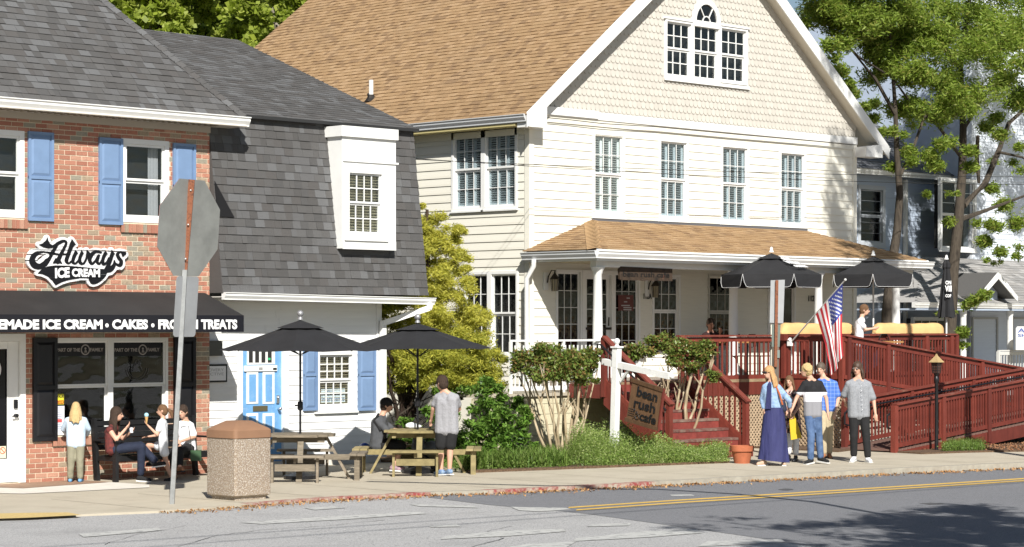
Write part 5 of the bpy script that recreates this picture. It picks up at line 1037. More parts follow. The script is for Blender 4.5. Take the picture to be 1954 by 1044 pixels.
def umbrella(name, s, d, z0, ztop, R, zed, n, lab, m=None, val=0, pole=M_black, pr=.019, fin=None, grp=None, vent=True, rot=0, droop=.0, flat=False):
    t = thing(name, (s, d, z0), lab, "umbrella", grp); m = m or M_canvas
    b = MB(); b.tube([(s, d, z0), (s, d, ztop-.03)], pr, 10); b.build("pole", pole, t, True); b = MB(); vs = []; fc = []; K = 4
    rad = [.12*R, .4*R, .7*R, R]
    for j, r in enumerate(rad):
        for k in range(n*2):
            a = rot+math.pi*k/n; v = (k % 2); rr = r*(1 if not v else math.cos(math.pi/n)*.985); f = r/R; z = ztop-(ztop-zed)*(f**.93)-(.02*f*(1 if v else 0)); vs.append((s+rr*math.cos(a), d+rr*math.sin(a), z))
    N = n*2
    for j in range(3):
        for k in range(N): fc.append((j*N+k, j*N+(k+1) % N, (j+1)*N+(k+1) % N, (j+1)*N+k))
    fc.append(tuple(range(N))); b.add(vs, fc); b.build("canopy", m, t)
    if vent: 
        b = MB(); vs = [(s, d, ztop+.012)]+[(s+.30*R*math.cos(rot+math.pi*k/n*1)*(1 if k % 2 == 0 else .95), d+.30*R*math.sin(rot+math.pi*k/n)*(1 if k % 2 == 0 else .95), ztop-(ztop-zed)*.285+.014) for k in range(N)]; b.add(vs, [(0, 1+k, 1+(k+1) % N) for k in range(N)]); b.build("vent_flap", m, t)
    if val:
        for k in range(n):
            a0 = rot+2*math.pi*k/n; a1 = rot+2*math.pi*(k+1)/n; p = Vector((s+R*math.cos(a0), d+R*math.sin(a0), zed)); q = Vector((s+R*math.cos(a1), d+R*math.sin(a1), zed)); o = Vector((math.cos((a0+a1)/2), math.sin((a0+a1)/2), 0))*.02
            b = MB(); prof = [(.0, 0), (.03, -.6), (.07, -.93), (.12, -1), (.88, -1), (.93, -.93), (.97, -.6), (1, 0)]; top = [p.lerp(q, f)+UP*(-.02*4*f*(1-f)) for f, _ in prof]; bot = [p.lerp(q, f)+UP*(z*val-.02*4*f*(1-f))+o for f, z in prof]
            b.add(top[1:-1]+[p, q]+bot[1:-1], []); pts = [p]+bot[1:-1]+[q]; b = MB(); b.add(pts, [tuple(range(len(pts)))]); fl = b.build("valance_panel", m, t)
            b = MB(); b.tube([x+o*.1 for x in pts], .0035, 4); b.build("white_piping", M_letw, fl)
    b = MB()
    for k in range(n):
        a = rot+2*math.pi*k/n; b.beam((s+.05*math.cos(a), d+.05*math.sin(a), ztop-.06), (s+.97*R*math.cos(a), d+.97*R*math.sin(a), zed-.005), .016, .016); b.beam((s+.03*math.cos(a), d+.03*math.sin(a), ztop-.55), (s+.5*R*math.cos(a), d+.5*R*math.sin(a), ztop-(ztop-zed)*.54), .012, .012)
    b.build("rib", pole, t)
    b = MB()
    if fin == 'ball': b.lathe((s, d, ztop+.02), [(.05, 0), (.035, .03), (.022, .05)], 10); b.ball((s, d, ztop+.115), .055); b.build("finial", mat("silver_paint", (.35, .35, .36), .4, metal=.5), t, True)
    else: b.lathe((s, d, ztop+.03), [(.05, 0), (.045, .02), (.03, .05), (.03, .08), (.012, .11)], 10); b.build("finial", M_white, t, True)
    return t
gu = "black umbrellas over the picnic tables"
for (s, d), px, ap, ed, hwp, lab, r0 in ((P1t, 573, 612, 668, 155, "open black umbrella with silver ball over the empty picnic table", .15), (P2t, 795, 618, 664, 142, "open black umbrella over the picnic table with people", .5)):
    Zc = s*CA+d*SA; zt = 2.5+(HY-ap)*Zc/FP; ze = 2.5+(HY-ed)*Zc/FP; t = umbrella("patio_umbrella", s, d, 0, zt, hwp*Zc/FP, ze, 8, lab, fin='ball', grp=gu, rot=A-math.pi/2)
    b = MB(); b.lathe((s, d, 0), [(.27, 0), (.27, .06), (.1, .1), (.035, .12), (.035, .35)], 16); b.build("weight_base", M_black, t); b = MB(); b.lathe((s, d, 1.12), [(.03, 0), (.045, .02), (.045, .13), (.03, .15)], 10); b.tube([(s, d, 1.2), (s-.09*RIGHT.x, d-.09*RIGHT.y, 1.2)], .012, 6); b.build("crank_housing", M_black, t)
sd1 = 29.62; su = [(fs(1472, sd1), sd1), (fs(1666.5, 29.85), 29.85)]
t = umbrella("market_umbrella", su[0][0], su[0][1], zFl, 4.0, 1.04, 3.56, 6, "open black umbrella with white lettering in front of the porch gutter", val=.26, pole=mat("cream_pole", (.75, .72, .62), .5), fin='w', rot=math.radians(-116)); UM1 = t
c_ = Vector((su[0][0], su[0][1], 0))
def umtext(par, s, c, ang, r, z, w, h):
    """lettering lying on the canopy slope"""
    cu = bpy.data.curves.new("t", 'FONT'); cu.body = s; cu.extrude = .01; cu.offset = .04; ob = bpy.data.objects.new("t", cu); COL.objects.link(ob); me = bpy.data.meshes.new_from_object(ob.evaluated_get(bpy.context.evaluated_depsgraph_get())); bpy.data.objects.remove(ob)
    co = np.array([v.co[:] for v in me.vertices]); u = (co[:, 0]-co[:, 0].min())/np.ptp(co[:, 0])-.5; v = (co[:, 1]-co[:, 1].min())/np.ptp(co[:, 1])-.5
    rd = Vector((math.cos(ang), math.sin(ang), 0)); tg = Vector((-math.sin(ang), math.cos(ang), 0)); sl = (rd*.92+UP*-.39).normalized(); nm = (rd*.39+UP*.92).normalized()
    for i, vx in enumerate(me.vertices): p = c+rd*r+UP*z+tg*(u[i]*w)-sl*(v[i]*h)+nm*(.012+(co[i, 2] > 0)*.008); vx.co = p-wo_(par)
    me.materials.clear(); me.materials.append(M_letw); o = bpy.data.objects.new("lettering", me); COL.objects.link(o); o.parent = par
aU = .30+math.pi*2*5.5/6-2*math.pi/6*0
aU = math.atan2(-CA*.2-SA*.0-.75, SA*.45)
aU = math.radians(-86)
umtext(UM1, "ONE", c_, aU-.02, .36, 3.87, .30, .13); umtext(UM1, "Village", c_, aU, .53, 3.79, .50, .19); umtext(UM1, "COFFEE", c_, aU, .71, 3.715, .46, .10)
umbrella("market_umbrella", su[1][0], su[1][1], zFl, 4.02, .98, 3.62, 6, "open black scalloped umbrella on white pole above the tan padded roll", val=.26, pole=M_white, fin='w', rot=math.radians(-145))
# closed umbrella
s, d = fs(1806, 29.75), 29.75; t = thing("closed_umbrella", (s, d, zFl), "closed black umbrella on white pole by the deck corner", "umbrella"); b = MB(); b.tube([(s, d, zFl), (s, d, 4.0)], .02, 10); b.build("pole", M_white, t, True)
b = MB(); vs = []; fc = []; n = 16; lv = [(4.02, .03), (3.93, .09), (3.84, .10), (3.80, .075), (3.4, .13), (3.0, .17), (2.75, .21), (2.70, .215)]
for z, r in lv:
    for k in range(n): rr = r*(1 if k % 2 == 0 else .72); a = 2*math.pi*k/n; vs.append((s+rr*math.cos(a), d+rr*math.sin(a), z-(.03 if k % 4 == 0 and z < 2.8 else 0)))
for j in range(len(lv)-1):
    for k in range(n): fc.append((j*n+k, j*n+(k+1) % n, (j+1)*n+(k+1) % n, (j+1)*n+k))
fc.append(tuple(range(n))); b.add(vs, fc); b.build("furled_canopy", M_canvas, t); b = MB(); b.lathe((s, d, 4.02), [(.05, 0), (.03, .05), (.028, .08), (.01, .1)], 10); b.build("finial", M_white, t, True)
fpl = Vector((s, d, 0))-VIEW*.185; 
for w_, z0, z1, x0, x1 in (("ON", 3.44, 3.53, -.06, .07), ("Vill", 3.28, 3.42, -.07, .08), ("COF", 3.15, 3.22, -.06, .07)):
    tx = text(w_, x0, x1, z0, z1, M_letw, None, pl=0, ext=.02, bold=.03); tx.parent = t; tx.location = fpl-wo_(t); tx.rotation_euler.z = A-math.pi/2
    off = .0
# flag
fg = thing("flag", (SJ-.06, 29.35, 2.1), "American flag hanging from a tilted white pole on the deck post", "flag")
a = VZ(1507, 655, VZ(1507, 655, 1).dot(Vector((0, 0, 0)))+46.9); Zb = (Vector((SJ, 29.3, 0))).dot(VIEW)-.12; a = VZ(1508, 655, Zb); e = VZ(1613, 534, Zb-1.55)
b = MB(); b.tube([a, e], [.017, .014], 8); b.ball(e, .028); b.build("flag_pole", mat("flagpole_grey_white", (.6, .6, .58), .4), fg, True)
b = MB(); b.box(a.x-.05, a.x+.1, a.y-.05, a.y+.05, a.z-.06, a.z+.06); b.tube([a-Vector((.06, 0, -.05)), a+Vector((.05, 0, .12))], .035, 8); b.build("bracket", M_white, fg, bev=.008)
h0 = a.lerp(e, .95); h1 = a.lerp(e, .47); NU, NV = 26, 34; FL = 1.62
M_fr = mat("flag_red", (.50, .03, .04), .8); M_fw = mat("flag_white", (.78, .78, .78), .8); M_fb = mat("flag_blue", (.05, .07, .30), .8); M_fs = M_fw
def fpt(u, v):      # u 0 (top of hoist, pole tip) .. 1, v along the fly, cloth hangs down and bunches
    h = h0.lerp(h1, u); out = RIGHT*(.0); fold = .09*math.sin(u*13+v*2.5)*(.25+v)*min(1, v*3); side = -.02*math.sin(u*7+v*5)
    tgt = VZ(1611, 700, Zb-1.5) ; 
    px = 1611-33*u**.8-6*math.sin(v*3)*(1-u)*.6+(v*8 if u > .5 else 0); topz = h.z; L_ = FL*(1-.18*(1-u)*0); z = topz-v*(L_-.45*(1-u)*0)*(.9-.12*u) 
    hx = h.dot(RIGHT); t_ = (px-CX)/FP; x_end = t_*(Zb-1.5); x = hx+(x_end-hx)*min(1, v*1.15)**.8
    y = h.dot(VIEW)*(1-min(1, v*2))+(Zb-1.5)*min(1, v*2)+fold; return RIGHT*x+VIEW*y+UP*(z+side*.3)
b = MB(); vs = [fpt(i/NU, j/NV) for j in range(NV+1) for i in range(NU+1)]; b.v = [tuple(v) for v in vs]
for j in range(NV):
    for i in range(NU):
        k = j*(NU+1)+i; b.f.append((k, k+1, k+NU+2, k+NU+1)); st_ = int(i*13/NU); b.mi.append(2 if (st_ < 7 and j/NV < .40) else (0 if st_ % 2 == 0 else 1))
b.build("flag_cloth", [M_fr, M_fw, M_fb], fg, 'full')
b = MB(); 
for r in range(9):
    for c in range(6 if r % 2 == 0 else 5):
        v = (.03+.37*((c+(.5 if r % 2 == 0 else 1))/6.2)); u = 7/13*(r+.7)/9.6; p = fpt(u, v); pu = (fpt(u+.01, v)-p).normalized(); pv_ = (fpt(u, v+.01)-p).normalized(); nm = pu.cross(pv_).normalized(); nm = nm if nm.dot(VIEW) < 0 else -nm; q = []
        pv_ = (pv_-pu*pu.dot(pv_)).normalized()
        for k in range(10): rr = .026 if k % 2 == 0 else .011; an = math.pi*2*k/10; q.append(p+pu*(rr*math.cos(an))+pv_*(rr*math.sin(an))+nm*.006)
        b.add(q, [tuple(range(10))])
b.build("stars", M_fw, fg)
# white post with hanging cafe sign
s, d = G(1171, 884); hp_ = thing("hanging_sign_post", (s, d, 0), "white wooden sign post with ball finial and long white arm in the flower bed", "sign post"); Zp = FP*2.5/(884-HY); zt = 2.5+(HY-664)*Zp/FP
b = MB(); b.beam((s, d, 0), Vector((s, d, zt))+RIGHT*.06, .125, .125, (1, 0, 0)); b.build("post", M_whiteold, hp_, bev=.006); tp = Vector((s, d, zt))+RIGHT*.06
b = MB(); b.box(tp.x-.085, tp.x+.085, tp.y-.085, tp.y+.085, zt, zt+.03); b.lathe(tp+UP*.03, [(.05, 0), (.03, .03), (.03, .05)], 10); b.ball(tp+UP*.12, .058); b.build("finial", M_whiteold, hp_, True)
a0 = J(1152, 690, Zp+.25); a1 = J(1280, 718, Zp-1.0)
b = MB(); b.beam(a0, a1, .11, .11); b.ball(a1+(a1-a0).normalized()*.03, .045); b.build("arm", M_whiteold, hp_)
b = MB(); b.beam(J(1184, 728, Zp-.05), J(1199, 707, Zp-.25), .03, .05); b.build("brace", M_whiteold, hp_)
def bp(x, y): f = (x-1152)/(1280-1152); return J(x, y, Zp+.25-1.25*f)
cs = thing("cafe_sign_board", tuple(bp(1227, 820)), "brown plank sign reading bean rush cafe hung from the white arm", "sign")
TL_, TR_, BR_, BL_ = bp(1207, 722), bp(1265, 741), bp(1254, 822), bp(1194, 804); nrm = (TR_-TL_).cross(BL_-TL_).normalized(); nrm = nrm if nrm.dot(VIEW) > 0 else -nrm
def bq(u, v): return TL_.lerp(TR_, u).lerp(BL_.lerp(BR_, u), v)
for k in range(5):
    b = MB(); b.prism([bq(k/5+.006, .04), bq((k+1)/5-.006, .04), bq((k+1)/5-.006, .96), bq(k/5+.006, .96)], nrm*(.03+.004*(k % 2))); b.build("plank", M_signw, cs)
for v0, v1 in ((0, .085), (.915, 1)): b = MB(); b.prism([bq(-.03, v0)-nrm*.015, bq(1.03, v0)-nrm*.015, bq(1.03, v1)-nrm*.015, bq(-.03, v1)-nrm*.015], nrm*.06); b.build("batten", M_signw, cs)
b = MB(); b.prism([bq(1.005, 0)-nrm*.012, bq(1.04, 0)-nrm*.012, bq(1.04, 1)-nrm*.012, bq(1.005, 1)-nrm*.012], nrm*.05); b.build("red_edge", M_red, cs)
def btext(s_, u0, u1, v0, v1):
    cu = bpy.data.curves.new("t", 'FONT'); cu.body = s_; cu.extrude = .01; cu.offset = .02; ob = bpy.data.objects.new("t", cu); COL.objects.link(ob); me = bpy.data.meshes.new_from_object(ob.evaluated_get(bpy.context.evaluated_depsgraph_get())); bpy.data.objects.remove(ob)
    co = np.array([v.co[:] for v in me.vertices]); u = (co[:, 0]-co[:, 0].min())/np.ptp(co[:, 0]); v = (co[:, 1]-co[:, 1].min())/np.ptp(co[:, 1])
    for i, vx in enumerate(me.vertices): vx.co = bq(u0+(u1-u0)*u[i], v1+(v0-v1)*v[i])-nrm*(.004+.008*(co[i, 2] > 0))-wo_(cs)
    me.materials.clear(); me.materials.append(M_black); o = bpy.data.objects.new("lettering", me); COL.objects.link(o); o.parent = cs
btext("bean", .22, .88, .13, .36); btext("rush", .18, .86, .40, .63); btext("cafe", .42, .93, .67, .88)
b = MB(); 
for (u, v, r) in ((.22, .68, .018), (.30, .73, .02), (.33, .82, .05)): b.tube([bq(u, v)-nrm*.008+(TR_-TL_).normalized()*(r*math.cos(t))+UP*(r*math.sin(t)) for t in np.linspace(0, 2*math.pi, 13)], .006, 4)
for k in range(4): b.tube([bq(.04, .68+.05*k)-nrm*.008, bq(.24, .68+.05*k)-nrm*.008], .004, 4)
b.tube([bq(.20, .9)-nrm*.008, bq(.42, .73)-nrm*.008], .005, 4); b.build("cup_drawing", M_black, cs)
b = MB(); b.tube([bq(.08, 0), bp(1212, 705)], .005, 4); b.tube([bq(.92, .0), bp(1261, 716)], .005, 4); b.build("hook", M_bronze, cs)
# lamp post by the ramp
s, d = fs(1787, 26.1), 26.1; zz = lambda y: 2.5+(HY-y)*(Vector((s, d, 0)).dot(VIEW))/FP
lp = thing("lamp_post", (s, d, 0), "black garden lamp post with brass pagoda cap before the ramp railing", "lamp post"); b = MB(); b.lathe((s, d, 0), [(.04, 0), (.036, .2), (.034, zz(730)), (.05, zz(727)), (.05, zz(722)), (.03, zz(718)), (.06, zz(713))], 12); b.build("post", M_black, lp, True)
b = MB(); b.lathe((s, d, zz(712)), [(.075, 0), (.095, zz(692)-zz(712))], 4); b.build("lantern_glass", mat("smoked_red_glass", (.10, .05, .04), .25), lp)
b = MB()
for k in range(4):
    a = math.pi*(k+.5)/2; c = Vector((math.cos(a), math.sin(a), 0)); a2 = math.pi*(k+1.5)/2; c2_ = Vector((math.cos(a2), math.sin(a2), 0))
    b.beam(Vector((s, d, zz(712)))+c*.078, Vector((s, d, zz(692)))+c*.098, .012, .012)
    for f in (0, .25, .5, .75, 1): z = zz(712)+(zz(692)-zz(712))*f; r = .078+.02*f; b.beam(Vector((s, d, z))+c*r, Vector((s, d, z))+c2_*r, .008, .008)
    for f in (.33, .66): b.beam(Vector((s, d, zz(712)))+c.lerp(c2_, f)*.078, Vector((s, d, zz(692)))+c.lerp(c2_, f)*.098, .006, .006)
b.build("lantern_cage", M_black, lp); b = MB(); b.lathe((s, d, zz(691.5)), [(.16, 0), (.155, .008), (.09, .07), (.03, .13), (.012, .17)], 4); b.build("pagoda_cap", mat("aged_brass_cap", (.38, .27, .13), .6, 8, .2), lp)
# terracotta pot by the stairs
s, d = G(1416, 884); b = MB(); b.lathe((s, d, 0), [(.14, 0), (.19, .22), (.215, .222), (.22, .32), (.20, .32), (.19, .26)], 24); tp_ = b.build("flower_pot", M_terra, None, True, "large terracotta pot at the foot of the stairs", "flower pot"); b = MB(); b.lathe((s, d, .27), [(.185, 0), (.18, .01)], 20); b.build("soil", M_soil, tp_)
# overhead wires crossing the house front
for (xa, ya), (xb, yb), dd, sag, lab in (((700, 300), (2100, 338), 31.2, .10, "upper thin overhead wire across the cream house front"), ((700, 296), (2100, 352), 31.35, .16, "lower thin overhead wire across the cream house front")):
    p, q = F(xa, ya, dd), F(xb, yb, dd); P = [(p[0]+(q[0]-p[0])*t, dd, p[1]+(q[1]-p[1])*t-sag*4*t*(1-t)) for t in np.linspace(0, 1, 24)]; b = MB(); b.tube(P, .006, 4); b.build("overhead_wire", M_black, None, label=lab, cat="wire", group="overhead wires")
P = [(F(x, y, DC-.12)[0], DC-.12, F(x, y, DC-.12)[1]) for x, y in ((1036, 224), (1090, 229), (1150, 236), (1250, 242), (1400, 256), (1560, 270), (1632, 277))]; b = MB(); b.tube(P, .009, 5); b.build("service_cable", M_bronze, None, label="dark service cable clipped along the white frieze band", cat="cable")
b = MB(); P = [VZ(x, y, 37) for x, y in ((-60, 1060), (900, 990), (2060, 905))]
# two wires over the road throwing the thin shadows on the asphalt
for k, (sx, lab) in enumerate(((0, "high wire over the road nearer the camera"), (.9, "high wire over the road nearer the shops"))):
    off = Vector((-SUN.x, -SUN.y, 0))/(-SUN.z)*8.6; g0 = G(150, 1052-9*k*1.6); g1 = G(1954, 912-3*k); P = [(g0[0]+(g1[0]-g0[0])*t+off.x, g0[1]+(g1[1]-g0[1])*t+off.y, 8.6) for t in (-.6, 0, .5, 1, 2)]; b = MB(); b.tube(P, .018, 5); b.build("street_wire", M_black, None, label=lab, cat="wire")

# slack cable over the road whose shadow curves across the asphalt
P = []
for x, y in ((700, 925), (1050, 934), (1250, 934), (1400, 943), (1550, 958), (1700, 985), (1880, 1036), (2200, 1150)):
    a_, b_, c_ = on_road(x, y); P.append((a_-SUN.x/-SUN.z*7.5, b_-SUN.y/-SUN.z*7.5, c_+7.5))
b = MB(); b.tube(P, .065, 6); b.build("cable_bundle", M_black, None, True, "thick cable bundle strung high over the road", "cable")
# ================================================================== PLANTS
L_oak = leafmat("willow_oak_leaf", [(.19, .29, .035), (.32, .43, .06), (.10, .17, .02), (.44, .54, .11), (.22, .32, .05), (.34, .32, .08)], .55)
L_back = leafmat("sycamore_leaf", [(.24, .32, .03), (.42, .50, .07), (.16, .22, .025), (.50, .56, .12), (.32, .40, .06)], .55)
L_gold = leafmat("gold_threadleaf", [(.68, .64, .10), (.50, .50, .08), (.80, .74, .16), (.30, .33, .05), (.72, .68, .14)], .5, .6)
L_goldg = leafmat("olive_threadleaf", [(.50, .50, .07), (.30, .33, .05), (.64, .60, .09), (.22, .25, .04)], .45, .6)
L_laurel = leafmat("laurel_leaf", [(.08, .17, .025), (.14, .27, .04), (.045, .10, .015), (.22, .35, .07), (.12, .22, .035)], .3, .3)
L_myr = leafmat("crape_myrtle_leaf", [(.10, .17, .03), (.17, .24, .05), (.24, .12, .05), (.13, .20, .035), (.24, .30, .08)], .3, .35)
L_grass = leafmat("grass_blade", [(.10, .19, .03), (.17, .27, .05), (.24, .32, .09), (.08, .14, .02)], .4)
L_weed = leafmat("seeding_weed", [(.24, .36, .07), (.40, .50, .15), (.15, .26, .04), (.55, .60, .28)], .5)
def plane(px, py, d, rpx, rpy, rd, w=1):
    s, z = F(px, py, d); Z = Vector((s, d, 0)).dot(VIEW); k = Z/FP; return (s, d, z, rpx*k*1.05, rd, rpy*k, w)
def vpl(px, py, Z, rpx, rpy, rd, w=1):
    p = VZ(px, py, Z); k = Z/FP; return (p.x, p.y, p.z, (rpx*k+rd)/2, (rpx*k+rd)/2, rpy*k, w)
def tree(name, base, label, trunk, limbs, blobs, nl, size, lm, asp=.35, bark=None, group=None, cat="tree", sub=.28, spread=.12, shell=.75):
    t = thing(name, tuple(base), label, cat, group); b = MB(); b.tube(trunk[0], trunk[1], 10); b.build("trunk", bark or M_bark, t, True)
    for pts, rs in limbs: b = MB(); b.tube(pts, rs, 6); b.build("limb", bark or M_bark, t, True)
    leaves("crown", blobpts(blobs, nl, sub, spread, shell), size, lm, t, asp=asp, kind=None)
    return t
# -- two willow oaks between the cream house and the blue house
def TP(x, y, d): s, z = F(x, y, d); return Vector((s, d, z))
dB = 33.4; base = Vector((fs(1812, dB), dB, 0))
tr = [base, TP(1812, 640, dB), TP(1818, 520, dB), TP(1829, 420, dB), TP(1836, 330, dB), TP(1838, 240, dB), TP(1832, 120, dB), TP(1850, 0, dB), TP(1860, -120, dB)]
lim = [([TP(1838, 392, dB), TP(1880, 350, dB), TP(1905, 290, dB+.1), TP(1925, 235, dB+.2), TP(1975, 190, dB+.3)], [.1, .085, .075, .06, .04]), ([TP(1868, 350, dB), TP(1864, 300, dB), TP(1866, 260, dB-.3)], [.05, .06, .05]),
       ([TP(1834, 300, dB), TP(1790, 240, dB-.3), TP(1740, 200, dB-.6), TP(1690, 130, dB-.8)], [.05, .04, .03, .02]), ([TP(1837, 250, dB), TP(1880, 180, dB), TP(1930, 120, dB)], [.05, .04, .02]), ([TP(1830, 420, dB), TP(1880, 402, dB+.2), TP(1960, 372, dB+.4)], [.07, .05, .03]),
       ([TP(1833, 130, dB), TP(1780, 60, dB-.4), TP(1740, 0, dB-.6)], [.07, .05, .03]), ([TP(1905, 290, dB), TP(1950, 300, dB+.3), TP(2000, 330, dB+.4)], [.04, .03, .02])]
bl = [plane(1800, 60, dB-.6, 110, 60, 1.7), plane(1900, 30, dB, 110, 60, 1.8), plane(1740, 130, dB-.8, 85, 50, 1.3), plane(1850, 140, dB-.8, 110, 55, 1.4, .8), plane(1950, 150, dB+.3, 70, 60, 1.4, .6), plane(1780, 215, dB-1, 75, 38, 1.1), plane(1900, 235, dB-.5, 55, 30, 1, .6), plane(1750, 275, dB-1, 65, 26, .9),
      plane(1740, 316, dB-1.2, 75, 16, .7, 1.2), plane(1820, 300, dB-.9, 55, 25, .8), plane(1800, 372, dB-.5, 22, 16, .5, .7), plane(1850, 430, dB-.6, 45, 22, .7), plane(1905, 455, dB-.7, 45, 30, .8), plane(1955, 400, dB+.2, 45, 60, 1, .5), plane(1930, 340, dB+.2, 45, 30, .8, .4), plane(1880, 500, dB-.6, 40, 8, .4, .5),
      plane(1860, 585, dB-1.6, 42, 28, .6), plane(1838, 638, dB-1.6, 38, 22, .5), plane(1800, 595, dB-1.5, 30, 10, .35), plane(1870, 560, dB-1.6, 22, 14, .4), plane(1960, -70, dB, 140, 60, 2), plane(1780, -90, dB, 140, 60, 2), plane(2060, 60, dB, 90, 90, 2), plane(1690, 20, dB-.5, 70, 40, 1.3), plane(1820, 190, dB-.9, 100, 40, 1.2), plane(1730, 60, dB-.7, 80, 45, 1.2), plane(1890, 90, dB-.5, 90, 45, 1.4), plane(1700, 250, dB-1, 40, 22, .7, .6), plane(1940, 300, dB, 30, 30, .7, .5), plane(1960, 480, dB, 30, 22, .6, .4), plane(1780, 640, dB-1.4, 24, 10, .3, .4)]
tree("willow_oak_tree", base, "tall willow oak with thick trunk behind the closed umbrella", (tr, [.2, .17, .15, .13, .11, .09, .07, .05, .03]), lim, bl, 170000, .118, L_oak, .26, sub=.035, spread=.15)
dA = 32.6; base = Vector((fs(1694, dA), dA, 0))
tr = [base, TP(1693, 600, dA), TP(1700, 520, dA), TP(1712, 440, dA), TP(1717, 370, dA), TP(1712, 300, dA), TP(1708, 200, dA), TP(1700, 90, dA), TP(1690, -40, dA)]
lim = [([TP(1715, 340, dA), TP(1740, 290, dA), TP(1765, 220, dA)], [.05, .04, .03]), ([TP(1709, 220, dA), TP(1670, 150, dA), TP(1620, 90, dA)], [.05, .04, .02]), ([TP(1706, 150, dA), TP(1640, 110, dA-.3), TP(1600, 70, dA-.3)], [.03, .03, .02])]
bl = [plane(1590, 45, dA, 65, 45, 1.3), plane(1640, 10, dA, 80, 50, 1.4), plane(1570, 110, dA-.2, 32, 55, .8), plane(1605, 170, dA-.2, 32, 40, .7, .6), plane(1660, 215, dA-.2, 45, 24, .7, .5), plane(1690, 130, dA, 40, 50, .9, .45), plane(1640, 200, dA, 22, 30, .6, .4), plane(1700, 60, dA, 70, 50, 1.2), plane(1600, -60, dA, 140, 50, 1.6)]
tree("willow_oak_tree", base, "slimmer dark trunked willow oak leaning beside the cream gable", (tr, [.17, .14, .125, .1, .085, .07, .05, .035, .02]), lim, bl, 75000, .118, L_oak, .26, sub=.035, spread=.15)
# -- trees behind the grey roofs
for i, (x, Zt, lab, hgt) in enumerate(((285, 72, "spring green tree furthest left behind the dark roofs", 0), (420, 76, "spring green tree with pale branches in the middle behind the roofs", 0), (545, 70, "spring green tree beside the tan roof edge", 0))):
    p = VZ(x, 622, Zt); base = Vector((p.x, p.y, 0)); R = 4.2; top = [base, VZ(x+8, 300, Zt), VZ(x-4, 120, Zt), VZ(x+14, 10, Zt)]
    lim = []
    for k in range(9): y0 = random.uniform(20, 160); a = VZ(x+random.uniform(-5, 5), y0+40, Zt); q = VZ(x+random.uniform(-95, 95), y0-70, Zt+random.uniform(-2, 2)); lim.append((curve_pts(a, q, 5, .12), [.13, .11, .09, .07, .05, .03]))
    bl = [vpl(x+random.uniform(-85, 85), random.uniform(-50, 120), Zt+random.uniform(-2.5, 2), random.uniform(30, 55), random.uniform(22, 42), 1.2) for _ in range(15)]+[vpl(x+dx, 100, Zt, 50, 40, 1.2) for dx in (-60, 0, 60)]
    tree("deciduous_tree", base, lab, (top, [.42, .3, .2, .12]), lim, bl, 30000, .22, L_back, .75, mat("pale_branch_bark", (.24, .21, .17), .9, 4, .4), "trees behind the shops", sub=.07, spread=.2)
# distant woods mass
pts = np.concatenate([blobpts([tuple(VZ(x, random.uniform(80, 180), 92))+(6, 6, 5)], 1500, .1, .3) for x in range(100, 700, 60)])
leaves("distant_woods", pts, .6, L_back, label="mass of spring woods far behind the roofs", asp=.7, kind='stuff')
# -- golden threadleaf false cypress between the white and the cream building
dG = 32.0; base = Vector((fs(772, dG), dG, 0)); 
tr = [base, TP(772, 800, dG), TP(780, 720, dG), TP(800, 620, dG), TP(815, 500, dG), TP(815, 400, dG)]
lim = [(curve_pts(TP(770+dx*.2, 830-k*12, dG-.1), TP(770+dx, 700-k*8, dG-.4-.2*(k % 3)), 6, .12), [.06, .05, .045, .04, .03, .02, .015]) for k, dx in enumerate((-30, 30, 60, -15, 85, 45, 15, 105, -35))]
bl = [plane(805, 425, dG, 26, 30, .45), plane(835, 440, dG-.2, 30, 30, .45), plane(862, 455, dG-.1, 20, 22, .4), plane(820, 490, dG-.2, 38, 34, .6), plane(862, 500, dG-.2, 28, 26, .45), plane(812, 545, dG-.2, 32, 32, .6), plane(855, 555, dG-.3, 38, 34, .6), plane(850, 610, dG-.4, 48, 34, .7), plane(895, 622, dG-.5, 34, 36, .6), plane(800, 615, dG-.3, 40, 30, .6), plane(905, 600, dG-.5, 20, 16, .4), plane(760, 560, dG+.5, 30, 40, .7, .6), plane(790, 400, dG+.2, 16, 18, .3)]
t = tree("false_cypress_tree", base, "golden yellow threadleaf cypress between the white building and the cream house", (tr, [.13, .11, .1, .09, .06, .03]), lim, bl, 95000, .075, L_gold, .2, mat("dark_bark", (.05, .032, .022), .95, 8, .4, bump=.5), sub=.06, spread=.15, shell=.85)
b2 = [plane(870, 655, dG-.8, 55, 22, .6), plane(925, 690, dG-.9, 28, 24, .5), plane(790, 680, dG-.6, 48, 22, .6), plane(745, 640, dG, 22, 30, .5), plane(860, 690, dG-.8, 50, 18, .6), plane(900, 735, dG-.9, 34, 18, .5), plane(745, 580, dG+.3, 18, 30, .5), plane(815, 720, dG-.7, 50, 20, .5, .7), plane(870, 715, dG-.9, 50, 18, .5), plane(745, 700, dG-.1, 24, 26, .5, .7), plane(935, 720, dG-1, 28, 22, .4), plane(760, 740, dG-.2, 30, 14, .4, .4)]
leaves("lower_foliage", blobpts(b2, 80000, .06, .18, .85), .08, L_goldg, t, asp=.2)
b = MB(); 
for k in range(70):
    a = TP(random.uniform(745, 800), random.uniform(730, 860), dG-.2); q = a+Vector((random.uniform(-.5, .7), random.uniform(-.5, .3), random.uniform(-.1, .6))); b.tube(curve_pts(a, q, 3, .3), [.014, .011, .008, .004], 4)
b.build("bare_twigs", M_bark, t, kind='stuff')
